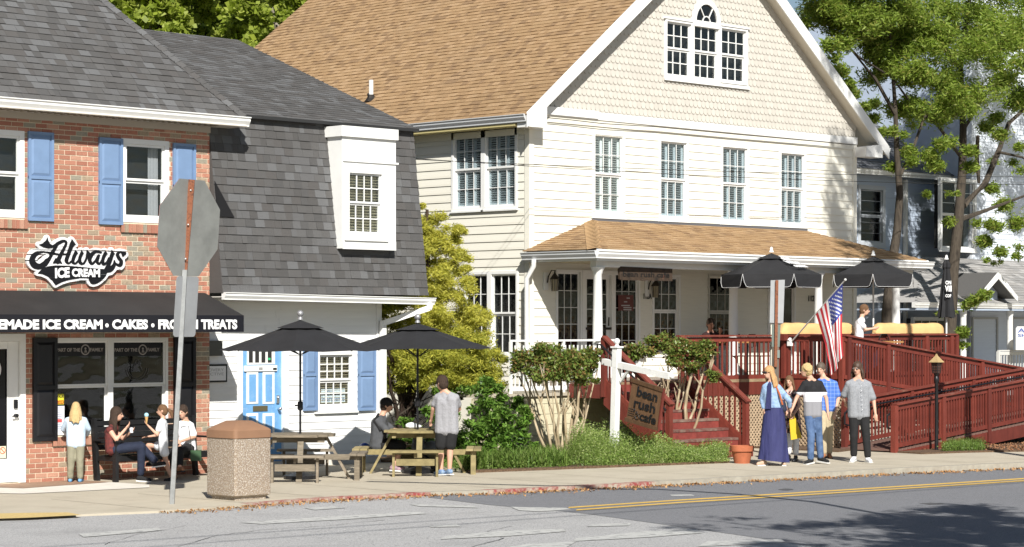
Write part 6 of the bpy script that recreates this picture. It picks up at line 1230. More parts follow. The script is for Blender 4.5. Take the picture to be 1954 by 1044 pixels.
# -- broadleaf shrubs
def shrub(label, bl, n, size, lm, asp, name="laurel_shrub", stems=7, group=None, sub=.12, spread=.16):
    cx = sum(b[0] for b in bl)/len(bl); cy = sum(b[1] for b in bl)/len(bl); t = thing(name, (cx, cy, .03), label, "shrub", group); b = MB()
    for k in range(stems): q = random.choice(bl); b.tube(curve_pts((cx+random.uniform(-.2, .2), cy+random.uniform(-.1, .1), .03), (q[0], q[1], q[2]), 4, .15), [.02, .017, .014, .01, .006], 5)
    b.build("stems", M_bark, t, kind='stuff'); leaves("foliage", blobpts(bl, n, sub, spread, .8), size, lm, t, asp=asp, up=.8); return t
def gp(px, py, Z, rx, ry, rd, w=1): return vpl(px, py, Z, rx, ry, rd, w)
shrub("glossy green laurel shrub right of the man in the grey shirt", [gp(935, 800, 41.5, 45, 40, .45), gp(905, 835, 41, 30, 40, .4), gp(960, 845, 41.2, 40, 35, .45), gp(985, 800, 42, 24, 28, .35), gp(930, 750, 42.3, 36, 26, .4), gp(975, 770, 42.3, 25, 20, .35), gp(1000, 840, 41.8, 20, 28, .3)], 11500, .10, L_laurel, .36)
shrub("green leafy shrub behind the second picnic table", [gp(800, 810, 42.6, 34, 36, .4), gp(835, 770, 43, 26, 26, .35), gp(870, 750, 43.2, 30, 30, .4), gp(770, 845, 42.6, 25, 25, .3), gp(880, 820, 42, 18, 40, .3), gp(850, 850, 42, 40, 24, .4), gp(905, 710, 44.2, 40, 22, .4)], 6500, .10, L_laurel, .3)
# -- crape myrtles: many pale stems under a clipped crown
def myrtle(label, base, stems, bl, n, fr):
    t = thing("crape_myrtle", tuple(base), label, "shrub", "crape myrtles by the cream house")
    for (x0, y0), (x1, y1), r, dz in stems:
        a = Vector(VZ(x0, y0, fr)); q = VZ(x1, y1, fr+dz); pts = curve_pts(a, q, 6, .07); pts[0].z = 0; b = MB(); b.tube(pts, [r*(1-.09*i) for i in range(7)], 7); st_ = b.build("stem", M_myr, t, True)
        for k in range(3):
            i = random.randint(3, 5); tw_ = pts[i]; q2 = tw_+Vector((random.uniform(-.25, .25), random.uniform(-.2, .2), random.uniform(.25, .5))); b = MB(); b.tube([tw_, tw_.lerp(q2, .5)+Vector((0, 0, .03)), q2], [r*.5, r*.35, r*.2], 5); b.build("branch", M_myr, st_, True)
    leaves("crown", blobpts(bl, int(n*1.7), .16, .24, .6), .066, L_myr, t, asp=.5, up=.6); return t
Zm = FP*2.5/(884-HY)
sx = [(1052, 990, .03, .3), (1060, 1015, .03, -.2), (1066, 1038, .035, .2), (1070, 1055, .03, -.3), (1074, 1070, .035, .4), (1078, 1085, .03, -.1), (1083, 1098, .035, .2), (1088, 1112, .035, -.2), (1092, 1128, .03, .3), (1096, 1140, .022, .1), (1058, 1000, .022, .5), (1070, 1030, .022, -.5), (1086, 1105, .025, .5)]
myrtle("wide clipped crape myrtle with many pale stems left of the white sign post", VZ(1075, 884, Zm), [((x0, 884), (x1, 705+random.uniform(-12, 14)), r, dz) for x0, x1, r, dz in sx],
       [gp(1000, 692, Zm, 30, 20, .3), gp(1040, 682, Zm+.2, 32, 22, .35), gp(1080, 690, Zm-.2, 34, 24, .35), gp(1115, 692, Zm, 28, 22, .3), gp(1020, 710, Zm-.3, 26, 14, .3), gp(1060, 705, Zm-.3, 30, 18, .3), gp(1100, 715, Zm-.2, 26, 16, .3), gp(1135, 690, Zm, 12, 16, .2), gp(1145, 728, Zm-.5, 10, 7, .12), gp(1045, 665, Zm, 22, 10, .2), gp(1140, 672, Zm, 8, 12, .12)], 9500, Zm)
Zn = 44.2; sx = [(1240, 1215, .022, .2), (1250, 1232, .03, -.2), (1258, 1262, .035, .3), (1266, 1275, .03, 0), (1290, 1298, .035, .2), (1300, 1325, .045, -.2), (1304, 1345, .035, .2), (1308, 1362, .03, -.3), (1282, 1310, .03, .3), (1275, 1265, .022, -.3)]
myrtle("crape myrtle with pale stems and tufted crown in front of the stairs", VZ(1278, 868, Zn), [((x0, 866), (x1, 700+random.uniform(-14, 16)), r, dz) for x0, x1, r, dz in sx],
       [gp(1210, 672, Zn, 18, 18, .2), gp(1240, 662, Zn, 22, 18, .25), gp(1268, 655, Zn+.2, 22, 20, .25), gp(1300, 668, Zn, 26, 20, .3), gp(1335, 675, Zn-.1, 24, 20, .28), gp(1355, 668, Zn, 14, 18, .2), gp(1360, 722, Zn-.4, 13, 18, .18), gp(1280, 690, Zn-.2, 20, 12, .2), gp(1320, 700, Zn-.2, 22, 12, .2)], 6500, Zn)
# -- grasses and weeds in the bed: blades
def blades(name, label, pts, h, w, lm, lean=.35, kind='stuff', cat=None):
    n = len(pts); a = RNG.random(n)*2*math.pi; hh = (h if np.isscalar(h) else h)*(.5+.7*RNG.random(n)); ln = lean*RNG.random(n)*hh*1.3; dx, dy = np.cos(a), np.sin(a); b0 = np.stack([pts[:, 0], pts[:, 1], pts[:, 2]], 1)
    side = np.stack([-dy, dx, 0*dx], 1)*w*.5; mid_ = b0+np.stack([dx*ln*.3, dy*ln*.3, hh*.6], 1); tip = b0+np.stack([dx*ln, dy*ln, hh], 1)
    P = np.stack([b0-side, b0+side, mid_+side*.8, mid_-side*.8, tip], 1).reshape(-1, 3); i = np.arange(n)*5
    Q = np.concatenate([np.stack([i, i+1, i+2], 1), np.stack([i, i+2, i+3], 1), np.stack([i+3, i+2, i+4], 1)]); return npmesh(name, P, Q, lm, None, label, cat, kind)
def area(poly, n, z=.04):
    P = np.array(poly); o = []; lo, hi = P.min(0), P.max(0)
    while len(o) < n:
        x, y = RNG.uniform(lo, hi); c = False; j = len(P)-1
        for i in range(len(P)):
            if (P[i][1] > y) != (P[j][1] > y) and x < (P[j][0]-P[i][0])*(y-P[i][1])/(P[j][1]-P[i][1])+P[i][0]: c = not c
            j = i
        if c: o.append((x, y, z))
    return np.array(o)
blades("lily_foliage", "arching day lily leaves along the bed edge", area([G(885, 901), G(1085, 894), G(1080, 880), G(890, 888)], 2600), .30, .022, L_grass, 1.2)
W_ = area([G(1085, 895), G(1388, 884), G(1378, 866), G(1300, 862), G(1100, 872)], 22000)
cl = W_[RNG.integers(0, len(W_), 70)]; dm_ = np.min(np.linalg.norm(W_[:, None, :2]-cl[None, :, :2], axis=2)/RNG.uniform(.15, .4, 70), axis=1); W_ = W_[dm_ < 1.0+RNG.random(len(W_))*.5]
hh_ = (.35+.9*np.clip(1.15-np.min(np.linalg.norm(W_[:, None, :2]-cl[None, :40, :2], axis=2), axis=1)*1.6, 0, 1)); Gf = np.array([G(1085, 895), G(1388, 884)]); tt_ = (W_[:, 0]-Gf[0, 0])/(Gf[1, 0]-Gf[0, 0]); df_ = W_[:, 1]-(Gf[0, 1]+tt_*(Gf[1, 1]-Gf[0, 1])); hh_ = hh_*np.clip(.3+df_*1.1, .25, 1)*np.clip(2.6-2.4*tt_, .42, 1); HW = np.concatenate([hh_, hh_])
blades("weedy_grass", "tall seeding weeds around the white sign post", W_, .46*hh_, .007, L_weed, .9)
k_i = RNG.integers(0, len(W_), 46000); leaves("weed_leaves", W_[k_i]+np.stack([RNG.normal(size=46000)*.05, RNG.normal(size=46000)*.05, RNG.random(46000)*.42*hh_[k_i]], 1), .042, L_weed, asp=.3, kind='stuff')
leaves("weed_seed_heads", np.array([p+np.array([RNG.normal()*.04, RNG.normal()*.04, RNG.uniform(.2, .62)*HW[i]]) for i, p in enumerate(np.concatenate([W_, W_]))]), .03, L_weed, asp=.6, kind='stuff')
leaves("bed_ground_cover", area([G(885, 902), G(1388, 884), (32.4, 27.8), (32.3, 30), (28.6, 31)], 16000, .09)+RNG.normal(size=(16000, 3))*np.array([.03, .03, .05]), .05, L_grass, asp=.5, kind='stuff')
blades("ramp_grass", "tuft of grass at the foot of the ramp skirt", area([G(1800, 864), G(1878, 862), G(1870, 855), G(1812, 855)], 1500, .03), .2, .008, L_grass, .5)
leaves("ramp_weeds", area([G(1795, 865), G(1885, 862), G(1870, 855), G(1805, 856)], 1800, .1)+RNG.normal(size=(1800, 3))*np.array([.03, .03, .06]), .04, L_grass, asp=.5, kind='stuff')
leaves("fallen_leaves", area([G(1640, 860), G(1954, 863), (44, 26.3), (38, 26.6)], 1600, .045), .045, mat("dead_leaf", [(.28, .12, .06), (.2, .1, .05), (.36, .2, .1)], 1, rand=True), asp=.6, up=3, kind='stuff')
# -- street tree outside the frame whose crown throws the dappled shade on the road
def shade_tree(gpx, gpy, h, rr, label, n, seed):
    g = G(gpx, gpy); off = Vector((-SUN.x, -SUN.y, 0))/(-SUN.z)*h; c = Vector((g[0]+off.x, g[1]+off.y, h)); tb_ = Vector((c.x+.5, c.y-1.5, -.1))
    bl = [(c.x+random.uniform(-rr, rr), c.y+random.uniform(-rr, rr), c.z+random.uniform(-1.2, 1.2), 1.1, 1.1, .5) for _ in range(14)]
    tree("street_tree", tb_, label, ([tb_, tb_.lerp(c, .5), c], [.22, .17, .08]), [(curve_pts(tb_.lerp(c, .6), Vector(b[:3]), 4, .1), [.07, .06, .05, .03, .02]) for b in bl[:9]], bl, n, .22, L_oak, .3, sub=.08, spread=.25)
shade_tree(1880, 1010, 8.0, 2.6, "street tree across the road outside the picture shading the asphalt", 9000, 1)

cr = [(37.25+random.gauss(0, .4), 22.0+random.gauss(0, .4), 11.2+i*.42, .75, .75, .5) for i in range(15)]; tb2 = Vector((37.6, 22.7, 0))
tree("street_tree", tb2, "narrow street tree beyond the right edge of the picture by the kerb", ([tb2, Vector((37.4, 22.3, 8)), Vector((37.2, 22, 16))], [.13, .09, .03]), [], cr, 9000, .17, L_oak, .3, sub=.1, spread=.3)
shade_tree(1700, 1010, 8.5, 1.8, "leaning street tree across the road shading the asphalt lightly", 3500, 2)
# ================================================================== PALE BLUE-GREY HOUSE (right, behind)
bh_ = thing("blue_grey_house", (55, 38, 0), "pale blue-grey sided house with grey shingle roofs behind the oak trees", "house")
DH, DH2 = 38.0, 36.9; XL, XM, XR = 47.5, 56.4, 70
zt = F(1700, 335, DH)[1]
hw1 = (fs(1636, DH), fs(1688, DH), F(1650, 560, DH)[1]-.6, F(1636, 352, DH)[1]); hw1 = (hw1[0], hw1[1], F(1650, 470, DH)[1], hw1[3])
hh = [(hw1[0]+.03, hw1[1]-.03, hw1[2]+.03, hw1[3]-.03)]
wall("wall", bh_, 'F', DH, XL, XM+.3, 0, zt, hh, M_gsid, .2); siding(bh_, 'F', DH, XL, XM+.2, 1.0, zt, .155, hh, M_gsid, .018)
window(bh_, 'F', DH, *hw1, cas=.12, cols=1, rows=1, gm=G_screen, fm=mat("blue_grey_trim", (.45, .48, .52), .6), blind=(mat("grey_shade", (.30, .32, .34), .8), .3, .29, 0))
w2 = (fs(1793, DH2), fs(1862, DH2), F(1800, 478, DH2)[1], F(1793, 338, DH2)[1]); w2 = (w2[0], w2[1], w2[2], w2[3]); x3 = (w2[0]+w2[1])/2
hh2 = [(w2[0]+.03, w2[1]-.03, w2[2]+.03, w2[3]-.03)]
sm = XM; M_wing = mat("sunlit_wing_siding", (.68, .73, .80), .55, 3, .06); wall("wing_wall", bh_, 'F', DH2, sm, XR, 0, 12, hh2, M_wing, .2); siding(bh_, 'F', DH2, sm+.05, XR-.05, 1.0, 11.9, .155, hh2, M_wing, .018)  # wing siding: same siding as the wall, colour lightened for the sun on it
b = MB(); b.box(sm, sm+.2, DH2+.201, 46, 0, 12); b.build("wing_side_wall", M_gsid, bh_)
for a, c in ((w2[0], x3), (x3+.001, w2[1])): window(bh_, 'F', DH2, a, c, w2[2], w2[3], cas=.09, cols=1, rows=1, gm=G_screen, blind=(M_blindw, .3, .29, 0), bfrac=(0, .5))
for px in (1727,): b = MB(); s = fs(px, DH-.1); b.box(s, s+.1, DH-.13, DH-.03, 1, zt-.1); b.build("downspout", M_whiteold, bh_)
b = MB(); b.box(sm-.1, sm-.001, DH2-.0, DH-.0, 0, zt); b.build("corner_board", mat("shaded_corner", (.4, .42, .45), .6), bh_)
gutter(bh_, (XL, DH-.5, zt+.1), (sm-.15, DH-.5, zt+.1), M_whiteold, .16)
y1, z1 = 47.0, 12.6
b = MB(); b.quad((XL, DH-.5, zt+.08), (sm, DH-.5, zt+.08), (sm, y1, z1), (XL, y1, z1)); b.quad((XL, DH-.5, zt+.07), (XL, y1, z1), (XL, y1, zt)); b.build("roof_deck", M_shg, bh_)
v_ = Vector((0, y1-DH+.5, z1-zt-.08)); shingles(bh_, (XL, DH-.5, zt+.08), (1, 0, 0), v_.normalized(), lambda v: (0, sm-XL), v_.length, .16, (.2, .5), mat("slate_shingle", [(.10, .105, .12), (.14, .145, .16), (.085, .09, .10)], .95, 60, .25, rand=True), 0, name="roof_shingle")
# porch roof with a little gable, posts and shop front
PD, px0, pz, tz = 34.6, 50.3, 3.12, 4.42; tx = 54.0
b = MB(); b.quad((px0, PD, pz), (XR, PD, pz), (XR, DH2-.02, tz), (tx, DH2-.02, tz)); b.quad((px0, PD, pz), (tx, DH2, tz), (px0, DH2, pz)); b.build("porch_roof_deck", M_shw, bh_)
v_ = Vector((0, DH2-PD, tz-pz)); shingles(bh_, (px0, PD, pz), (1, 0, 0), v_.normalized(), lambda v: ((tx-px0)*v/v_.length, XR-px0), v_.length, .15, (.15, .4), M_shw, 0, name="porch_shingle")
gutter(bh_, (px0-.1, PD-.06, pz-.0), (XR, PD-.06, pz-.0), M_whiteold, .14); b = MB(); b.box(px0, XR, PD, DH2, pz-.2, pz-.16); b.build("porch_ceiling", M_gsid, bh_)
gxc, gd = fs(1904, 34.3), 34.3; gzp = F(1904, 520, gd)[1]; gw = .95; ge = F(1868, 565, gd)[1]
b = MB()
for sg in (-1, 1):
    P = [(gxc, gd, gzp), (gxc+sg*gw, gd, ge), (gxc+sg*gw, gd+2, ge), (gxc, gd+2, gzp)]; b.prism(P if sg < 0 else P[::-1], (0, 0, -.06))
b.build("gable_roof", M_shg, bh_)
b = MB()
for sg in (-1, 1): b.prism([(gxc, gd-.03, gzp+.01), (gxc+sg*gw, gd-.03, ge+.01), (gxc+sg*gw, gd-.03, ge-.13), (gxc, gd-.03, gzp-.17)], (0, .028, 0))
b.build("gable_barge_board", M_white, bh_)
b = MB(); b.prism([(gxc-gw*.72, gd+.45, pz+.0), (gxc+gw*.72, gd+.45, pz), (gxc+gw*.72, gd+.45, ge+.12), (gxc, gd+.45, gzp-.12), (gxc-gw*.72, gd+.45, ge+.12)], (0, .05, 0)); b.box(gxc-gw*.72, gxc+gw*.72, gd+.42, gd+.449, pz-.12, pz); b.build("gable_face", M_gsid, bh_)
siding(bh_, 'F', gd+.449, gxc-gw*.6, gxc+gw*.6, pz+.01, pz+.75, .14, [], M_gsid, .015, lim=lambda z: (gxc-gw*.72*min(1, max(.05, (gzp-.15-z)/(gzp-.15-ge))), gxc+gw*.72*min(1, max(.05, (gzp-.15-z)/(gzp-.15-ge)))))
for px in (1838, 1927): s = fs(px, PD+.2); b = MB(); b.lathe((s, PD+.2, .9), [(.1, 0), (.1, .1), (.085, .15), (.085, pz-1.25), (.1, pz-1.2), (.1, pz-1.07)], 14); b.build("porch_column", M_whiteold, bh_, True)
for x0, x1, c, r in ((1853, 1902, 4, 4), (1929, 1990, 4, 4), (1740, 1822, 5, 4)):
    window(bh_, 'F', DH2-.02, fs(x0, DH2), fs(x1, DH2), 1.0, F(x0, 605, DH2)[1], cas=.06, cols=c, rows=r, single=True, gm=G_dark, mw=.02, sill=False, fm=mat("shop_front_trim", (.42, .42, .40), .6), name="shop_window")
b = MB(); b.box(px0-.2, XR, PD-.1, DH2, .6, .95); b.build("porch_floor", mat("porch_floor_grey", (.3, .3, .3), .8), bh_)
railing("porch_railing", "pale railing of the blue-grey house porch at the right edge", (fs(1905, PD+.1), PD+.1, .95), (66, PD+.1, .95), .85, m=mat("faded_rail_white", (.55, .55, .53), .6), gap=.14, posts=(0, 1), cap=.06, post=.08, bw=.03)
s, z = F(1950, 645, PD-.3); t = thing("hanging_shop_sign", (s, PD-.3, z), "white hanging shop sign with blue lettering cut by the right edge", "sign"); b = MB(); x0, x1 = fs(1940, PD-.3), fs(1985, PD-.3); zt_, zb_ = F(1940, 623, PD-.3)[1], F(1940, 668, PD-.3)[1]
b.prism([(x0, PD-.3, zb_), (x1, PD-.3, zb_), (x1, PD-.3, zt_-.06), (x1-.08, PD-.3, zt_), (x0+.08, PD-.3, zt_), (x0, PD-.3, zt_-.06)], (0, .03, 0)); b.build("board", M_white, t)
text("ANT", x0+.05, x1-.1, zt_-.17, zt_-.05, mat("sign_navy", (.08, .12, .35), .6), t, pl=PD-.302, ext=.004); text("SHOP", x0+.05, x1-.15, zt_-.29, zt_-.2, mat("sign_navy", 0), t, pl=PD-.302, ext=.004)
b = MB(); b.tube([((x0+x1)/2, PD-.28, zt_), ((x0+x1)/2-.1, PD-.2, pz-.1)], .01, 5); b.build("hanger", M_bronze, t)
# ================================================================== PEOPLE (bodies are remeshed into one continuous surface)
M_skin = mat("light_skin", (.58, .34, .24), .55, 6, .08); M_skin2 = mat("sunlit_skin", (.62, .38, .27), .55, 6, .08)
def cap_(p, r0, q, r1, n=10):
    """tapered capsule as (verts, faces)"""
    p, q = Vector(p), Vector(q); d = q-p
    if d.length < 1e-5: d = Vector((0, 0, 1e-3))
    d.normalize(); a = Vector((1, 0, 0)) if abs(d.x) < .8 else Vector((0, 1, 0)); x = d.cross(a).normalized(); y = d.cross(x); vs = []; rings = []
    for c, r, s in ((p, r0, -1), (q, r1, 1)):
        angs = (80, 45, 15) if s < 0 else (15, 45, 80)
        for an in angs:
            t = math.radians(an); cc = c+d*(s*r*math.sin(t)); rr = r*math.cos(t); vs += [cc+x*(rr*math.cos(2*math.pi*k/n))+y*(rr*math.sin(2*math.pi*k/n)) for k in range(n)]; rings.append(0)
    m = len(rings); f = [tuple(range(n-1, -1, -1)), tuple((m-1)*n+k for k in range(n))]
    for i in range(m-1):
        for k in range(n): f.append((i*n+k, i*n+(k+1) % n, (i+1)*n+(k+1) % n, (i+1)*n+k))
    return vs, f
def ell_(c, rx, ry, rz, ax=None, n=12, m=8):
    b = MB(); b.ball((0, 0, 0), 1, n, m, (rx, ry, rz)); R = ax or Matrix.Identity(3); return [Vector(c)+R @ Vector(v) for v in b.v], b.f
def soft(name, prims, m, parent, vox=.014, it=3, label=None):
    b = MB()
    for vs, f in prims: b.add(vs, f)
    me = b.mesh(name); me.materials.append(m); o = bpy.data.objects.new(name, me); COL.objects.link(o); o.parent = parent
    md = o.modifiers.new("r", 'REMESH'); md.mode = 'VOXEL'; md.voxel_size = vox; md.use_smooth_shade = True
    if it: sm = o.modifiers.new("s", 'SMOOTH'); sm.factor = .5; sm.iterations = it
    if label: o["label"] = label
    return o
def person(label, rx_, feet, Z, J_, face=(0, -1), h=1.7, fat=1.0, skin=None, hair=None, hm=None, top=None, sleeve=.5, bot=None, shoes=None, longhair=0, skirt=None, cap=None, glasses=None, zbase=0, group=None, collar=None, hairback=None, sock=None, extra=None, tee_len=0, topm2=None):
    """J_: joints as (px, py, away) read off the photograph; root stands at pixel column rx_, feet row, depth Z"""
    k = Z/FP; root = VZ(rx_, 622, Z); t = thing("person", (root.x, root.y, zbase), label, "person", group, A-math.pi/2); skin = skin or M_skin
    def P(j): x, y, a = j; return Vector(((x-rx_)*k, a, (feet-y)*k))
    j = {n: P(v) for n, v in J_.items()}; s = h/1.7; j['shL'].z -= .035*s; j['shR'].z -= .035*s; m0 = (j['shL']+j['shR'])/2; j['shL'] = m0+(j['shL']-m0)*.93; j['shR'] = m0+(j['shR']-m0)*.93; hd = j['head']; nk = j['neck']; f = Vector((face[0], face[1], 0)).normalized(); sd_ = Vector((f.y, -f.x, 0)); Rf = Matrix((sd_, -f, UP)).transposed()
    cap, capo = cap_, cap; B = []; hr = .098*s if h > 1.35 else .105*s
    B += [ell_(hd+Vector((0, 0, .012)), .074*s, .092*s, .108*s, Rf), ell_(hd+f*.022-UP*.05*s, .052*s, .062*s, .062*s, Rf), cap(hd-f*.02*s-UP*.04, .052*s, nk, .055*s), cap(hd+f*.088*s-UP*.005, .011*s, hd+f*.103*s-UP*.032*s, .016*s)]
    for e in (-1, 1): B.append(ell_(hd+sd_*(e*.076*s)-f*.01, .012, .02, .03, Rf))
    shm = (j['shL']+j['shR'])/2; hpm = (j['hipL']+j['hipR'])/2
    tor = []
    for e in ('L', 'R'):
        sh, hp = j['sh'+e], j['hip'+e]; a = shm.lerp(sh, .55)-UP*.06*s; tor += [cap(a, .086*s*fat, a.lerp(hp, .55), .08*s*fat), cap(a.lerp(hp, .55), .08*s*fat, hp+UP*.03, .078*s*fat), cap(nk-UP*.02, .05*s, sh-(sh-shm)*.12, .052*s)]
    tor.append(cap(shm-UP*.11*s, .09*s*fat, hpm+UP*.08, .09*s*fat)); B += tor
    for e in ('L', 'R'):
        sh, el, ha = j['sh'+e], j.get('el'+e), j.get('ha'+e)
        if el is None: continue
        B += [cap(sh, .05*s, el, .037*s), cap(el, .038*s, ha, .025*s)]; d = (ha-el).normalized(); pd = d.cross(f); pd = pd.normalized() if pd.length > .1 else sd_; nrm = d.cross(pd).normalized()
        palm = ha+d*.05*s; B.append(ell_(ha+d*.045*s, .040*s, .018*s, .048*s, Matrix((pd, nrm, d)).transposed()))
        for i in range(4): r0 = palm+d*.03*s+pd*((i-1.5)*.019*s); L_ = (.055, .065, .062, .045)[i]*s; m_ = r0+d*L_*.55+nrm*.006; B += [cap(r0, .0095*s, m_, .0088*s, 6), cap(m_, .0088*s, m_+d*L_*.45+nrm*.02*s, .0075*s, 6)]
        B.append(cap(ha+d*.025+pd*.03*s, .012*s, ha+d*.07*s+pd*.055*s, .009*s, 6))
    for e in ('L', 'R'):
        hp, kn, an, to = j['hip'+e], j['kn'+e], j['an'+e], j['to'+e]
        B += [cap(hp, .078*s*fat, kn, .056*s), cap(kn, .056*s, kn.lerp(an, .4), .052*s), cap(kn.lerp(an, .4), .052*s, an, .036*s), cap(an, .036*s, an-UP*.03, .036*s), cap(an-UP*.035, .035*s, to, .026*s)]
    body = soft("body", B, skin, t, .0125)
    M_eye = mat("eye_dark", (.02, .015, .012), .3); M_lip = mat("lip", (.38, .13, .10), .5)
    for e in (-1, 1): q = MB(); q.ball(hd+f*.084*s+sd_*(e*.031*s)+UP*.006, .0105*s, 8, 6); q.build("eye", M_eye, t, True)
    q = MB(); q.ball((0, 0, 0), 1, 8, 6, (.022*s, .008, .006)); me = q.mesh("mouth"); me.materials.append(M_lip); o = bpy.data.objects.new("mouth", me); COL.objects.link(o); o.parent = t; o.matrix_local = Matrix.Translation(hd+f*.083*s-UP*.055*s) @ Rf.to_4x4()
    if hm:
        H = [ell_(hd-f*.014+UP*.035*s, .090*s, .104*s, .104*s, Rf), ell_(hd-f*.04-UP*.01, .088*s, .078*s, .095*s, Rf)]
        if longhair:
            for q in range(26):
                a = math.pi*(q/25)*1.12-.06*math.pi; o = hd+sd_*(math.cos(a)*.075*s)-f*(math.sin(a)*.078*s+.005)+UP*.02; L_ = longhair*random.uniform(.8, 1.05); m_ = o-UP*L_*.5+sd_*(math.cos(a)*.03)-f*(math.sin(a)*.035)+(hairback or Vector())*.5; H += [cap(o, .022*s, m_, .02*s, 6), cap(m_, .02*s, m_-UP*L_*.5+sd_*random.uniform(-.025, .025)+(hairback or Vector())*.5, .009, 6)]
        elif hair == 'curly':
            for q in range(34): v = Vector((random.gauss(0, 1), random.gauss(0, 1), random.gauss(.4, .8))).normalized(); H.append(ell_(hd-f*.02+UP*.03+Vector((v.x*.085, v.y*.09, v.z*.1)), .028, .028, .024)) if v.dot(f) < .75 or v.z > .4 else None
        ho_ = soft("hair", H, hm, t, .011, 1)
    if capo: soft("cap", [ell_(hd+UP*.05*s-f*.01, .098*s, .112*s, .096*s, Rf), cap(hd+f*.08+UP*.045+sd_*.035, .01, hd+f*.185+UP*.025+sd_*.03, .009), cap(hd+f*.08+UP*.045-sd_*.035, .01, hd+f*.185+UP*.025-sd_*.03, .009), cap(hd+f*.08+UP*.05, .012, hd+f*.195+UP*.028, .010)], capo, t, .01, 1)
    if glasses:
        q = MB()
        for e in (-1, 1): q.ball(hd+f*.098*s+sd_*(e*.032)+UP*.008, 1, 8, 6, (.026, .012, .019) if glasses == 2 else (.022, .008, .017)); q.tube([hd+f*.095+sd_*(e*.06)+UP*.01, hd+sd_*(e*.082)+UP*.012], .004, 4)
        q.tube([hd+f*.1-sd_*.05+UP*.018, hd+f*.1+sd_*.05+UP*.018], .004, 4); gl_ = q.build("sunglasses" if glasses == 2 else "spectacles", M_black if glasses == 2 else mat("lens_grey", (.12, .10, .09), .2), t, True)
    if top:
        g = .015; C = []
        for e in ('L', 'R'):
            sh, hp = j['sh'+e], j['hip'+e]; a = shm.lerp(sh, .58)-UP*.055*s; lo_ = hp-UP*tee_len; C += [cap(a, (.087*fat)*s+g, a.lerp(hp, .55), .083*s*fat+g), cap(a.lerp(hp, .55), .083*s*fat+g, lo_, .088*s*fat+g), cap(shm+(sh-shm)*.25+UP*.02, .045*s+g*.5, sh, .05*s+g)]
            el, ha = j.get('el'+e), j.get('ha'+e)
            if el is not None and sleeve:
                if sleeve <= 1: C.append(cap(sh, .046*s+g, sh.lerp(el, sleeve), .044*s+g*1.5))
                else: C += [cap(sh, .052*s+g, el, .042*s+g), cap(el, .042*s+g, el.lerp(ha, sleeve-1), .034*s+g*.8)]
        C.append(cap(nk-UP*.045*s, .05*s, nk-UP*.1*s, .075*s)); C += [cap(nk-UP*.035*s, .047*s, j['sh'+e]+UP*.008, .046*s+g*.7) for e in 'LR']
        C.append(cap(shm-UP*.11*s, .09*s*fat+g, hpm-UP*tee_len, .09*s*fat+g))
        to_ = soft("shirt" if not extra or 'topname' not in extra else extra['topname'], C, top, t, .0145, 2)
    if bot:
        kind_, bm, ln = bot; C = []; g = .016
        for e in ('L', 'R'):
            hp, kn, an = j['hip'+e], j['kn'+e], j['an'+e]; C.append(cap(hp+UP*.02, .078*s*fat+g*.5, hp, .082*s*fat+g*.5)); 
            if ln <= 1: C.append(cap(hp, .08*s*fat+g, hp.lerp(kn, ln), .062*s+g*(2.2 if kind_ == 'shorts' else 1)))
            else: C += [cap(hp, .08*s*fat+g, kn, .058*s+g), cap(kn, .06*s+g, kn.lerp(an, ln-1), .046*s+g*1.1)]
        C.append(cap(hpm+UP*.02, .08*s*fat, hpm, .082*s*fat+g*.4)); soft(kind_, C, bm, t, .0145, 2)
    if shoes:
        for e in ('L', 'R'):
            an, to = j['an'+e], j['to'+e]; d = Vector((to.x-an.x, to.y-an.y, 0)); d = d.normalized() if d.length > .01 else Vector((0, -1, 0)); so_ = soft("shoe", [cap(an-UP*.025, .046*s, an-UP*.045, .046*s), cap(an-UP*.04-d*.03, .042*s, to, .036*s), cap(an-UP*.045-d*.03, .036*s, to-UP*.008+d*.015, .03*s)], shoes[0], t, .011, 1)
            q = MB(); c = (an+to)/2; zz_ = min(an.z-.085, to.z-.036); q.beam(Vector((an.x, an.y, an.z-.082))-d*.07, Vector((to.x, to.y, to.z-.033))+d*.035, .078*s, .02); q.build("sole", shoes[1], t)
    if skirt:
        sm_, y0, y1, r0x, r0y, r1x, r1y, nf = skirt; q = MB(); vs = []; fc = []; N = 48; M = 16
        for i in range(M+1):
            f_ = i/M; z = (feet-(y0+(y1-y0)*f_))*k; cx_ = hpm.x*(1-f_)+skirt_cx(j)*f_
            for a in range(N): an = 2*math.pi*a/N; w = 1+.07*f_*math.sin(nf*an+f_*3)+.03*f_*math.sin(nf*2.3*an+1-f_*2); vs.append((cx_+(r0x+(r1x-r0x)*f_**.8)*w*math.cos(an), hpm.y+(r0y+(r1y-r0y)*f_)*w*math.sin(an), z-.03*f_*math.cos(an)))
        for i in range(M):
            for a in range(N): fc.append((i*N+a, i*N+(a+1) % N, (i+1)*N+(a+1) % N, (i+1)*N+a))
        q.add(vs, fc); sk = q.build("skirt", sm_, t, 'full')
    return t, j, k
def skirt_cx(j): return (j['anL'].x+j['anR'].x)/2
def local(t, name, b, m, smooth=True, lab=None):
    return b.build(name, m, t, smooth, lab)
H_blond = mat("blond_hair", [(.50, .33, .14), (.62, .45, .22), (.38, .24, .10)], .85, 40, .3, bump=.8, bscale=50, stretch=(3, 3, .5)); H_dark = mat("dark_hair", [(.03, .018, .012), (.06, .035, .022)], .75, 40, .3, bump=.8, bscale=50, stretch=(3, 3, .5)); H_br = mat("brown_hair", [(.12, .06, .03), (.20, .11, .055)], .8, 40, .3, bump=.8, bscale=50, stretch=(3, 3, .5)); H_red = mat("strawberry_hair", [(.45, .24, .10), (.58, .36, .17), (.34, .17, .07)], .8, 40, .3, bump=.8, bscale=50, stretch=(3, 3, .5))
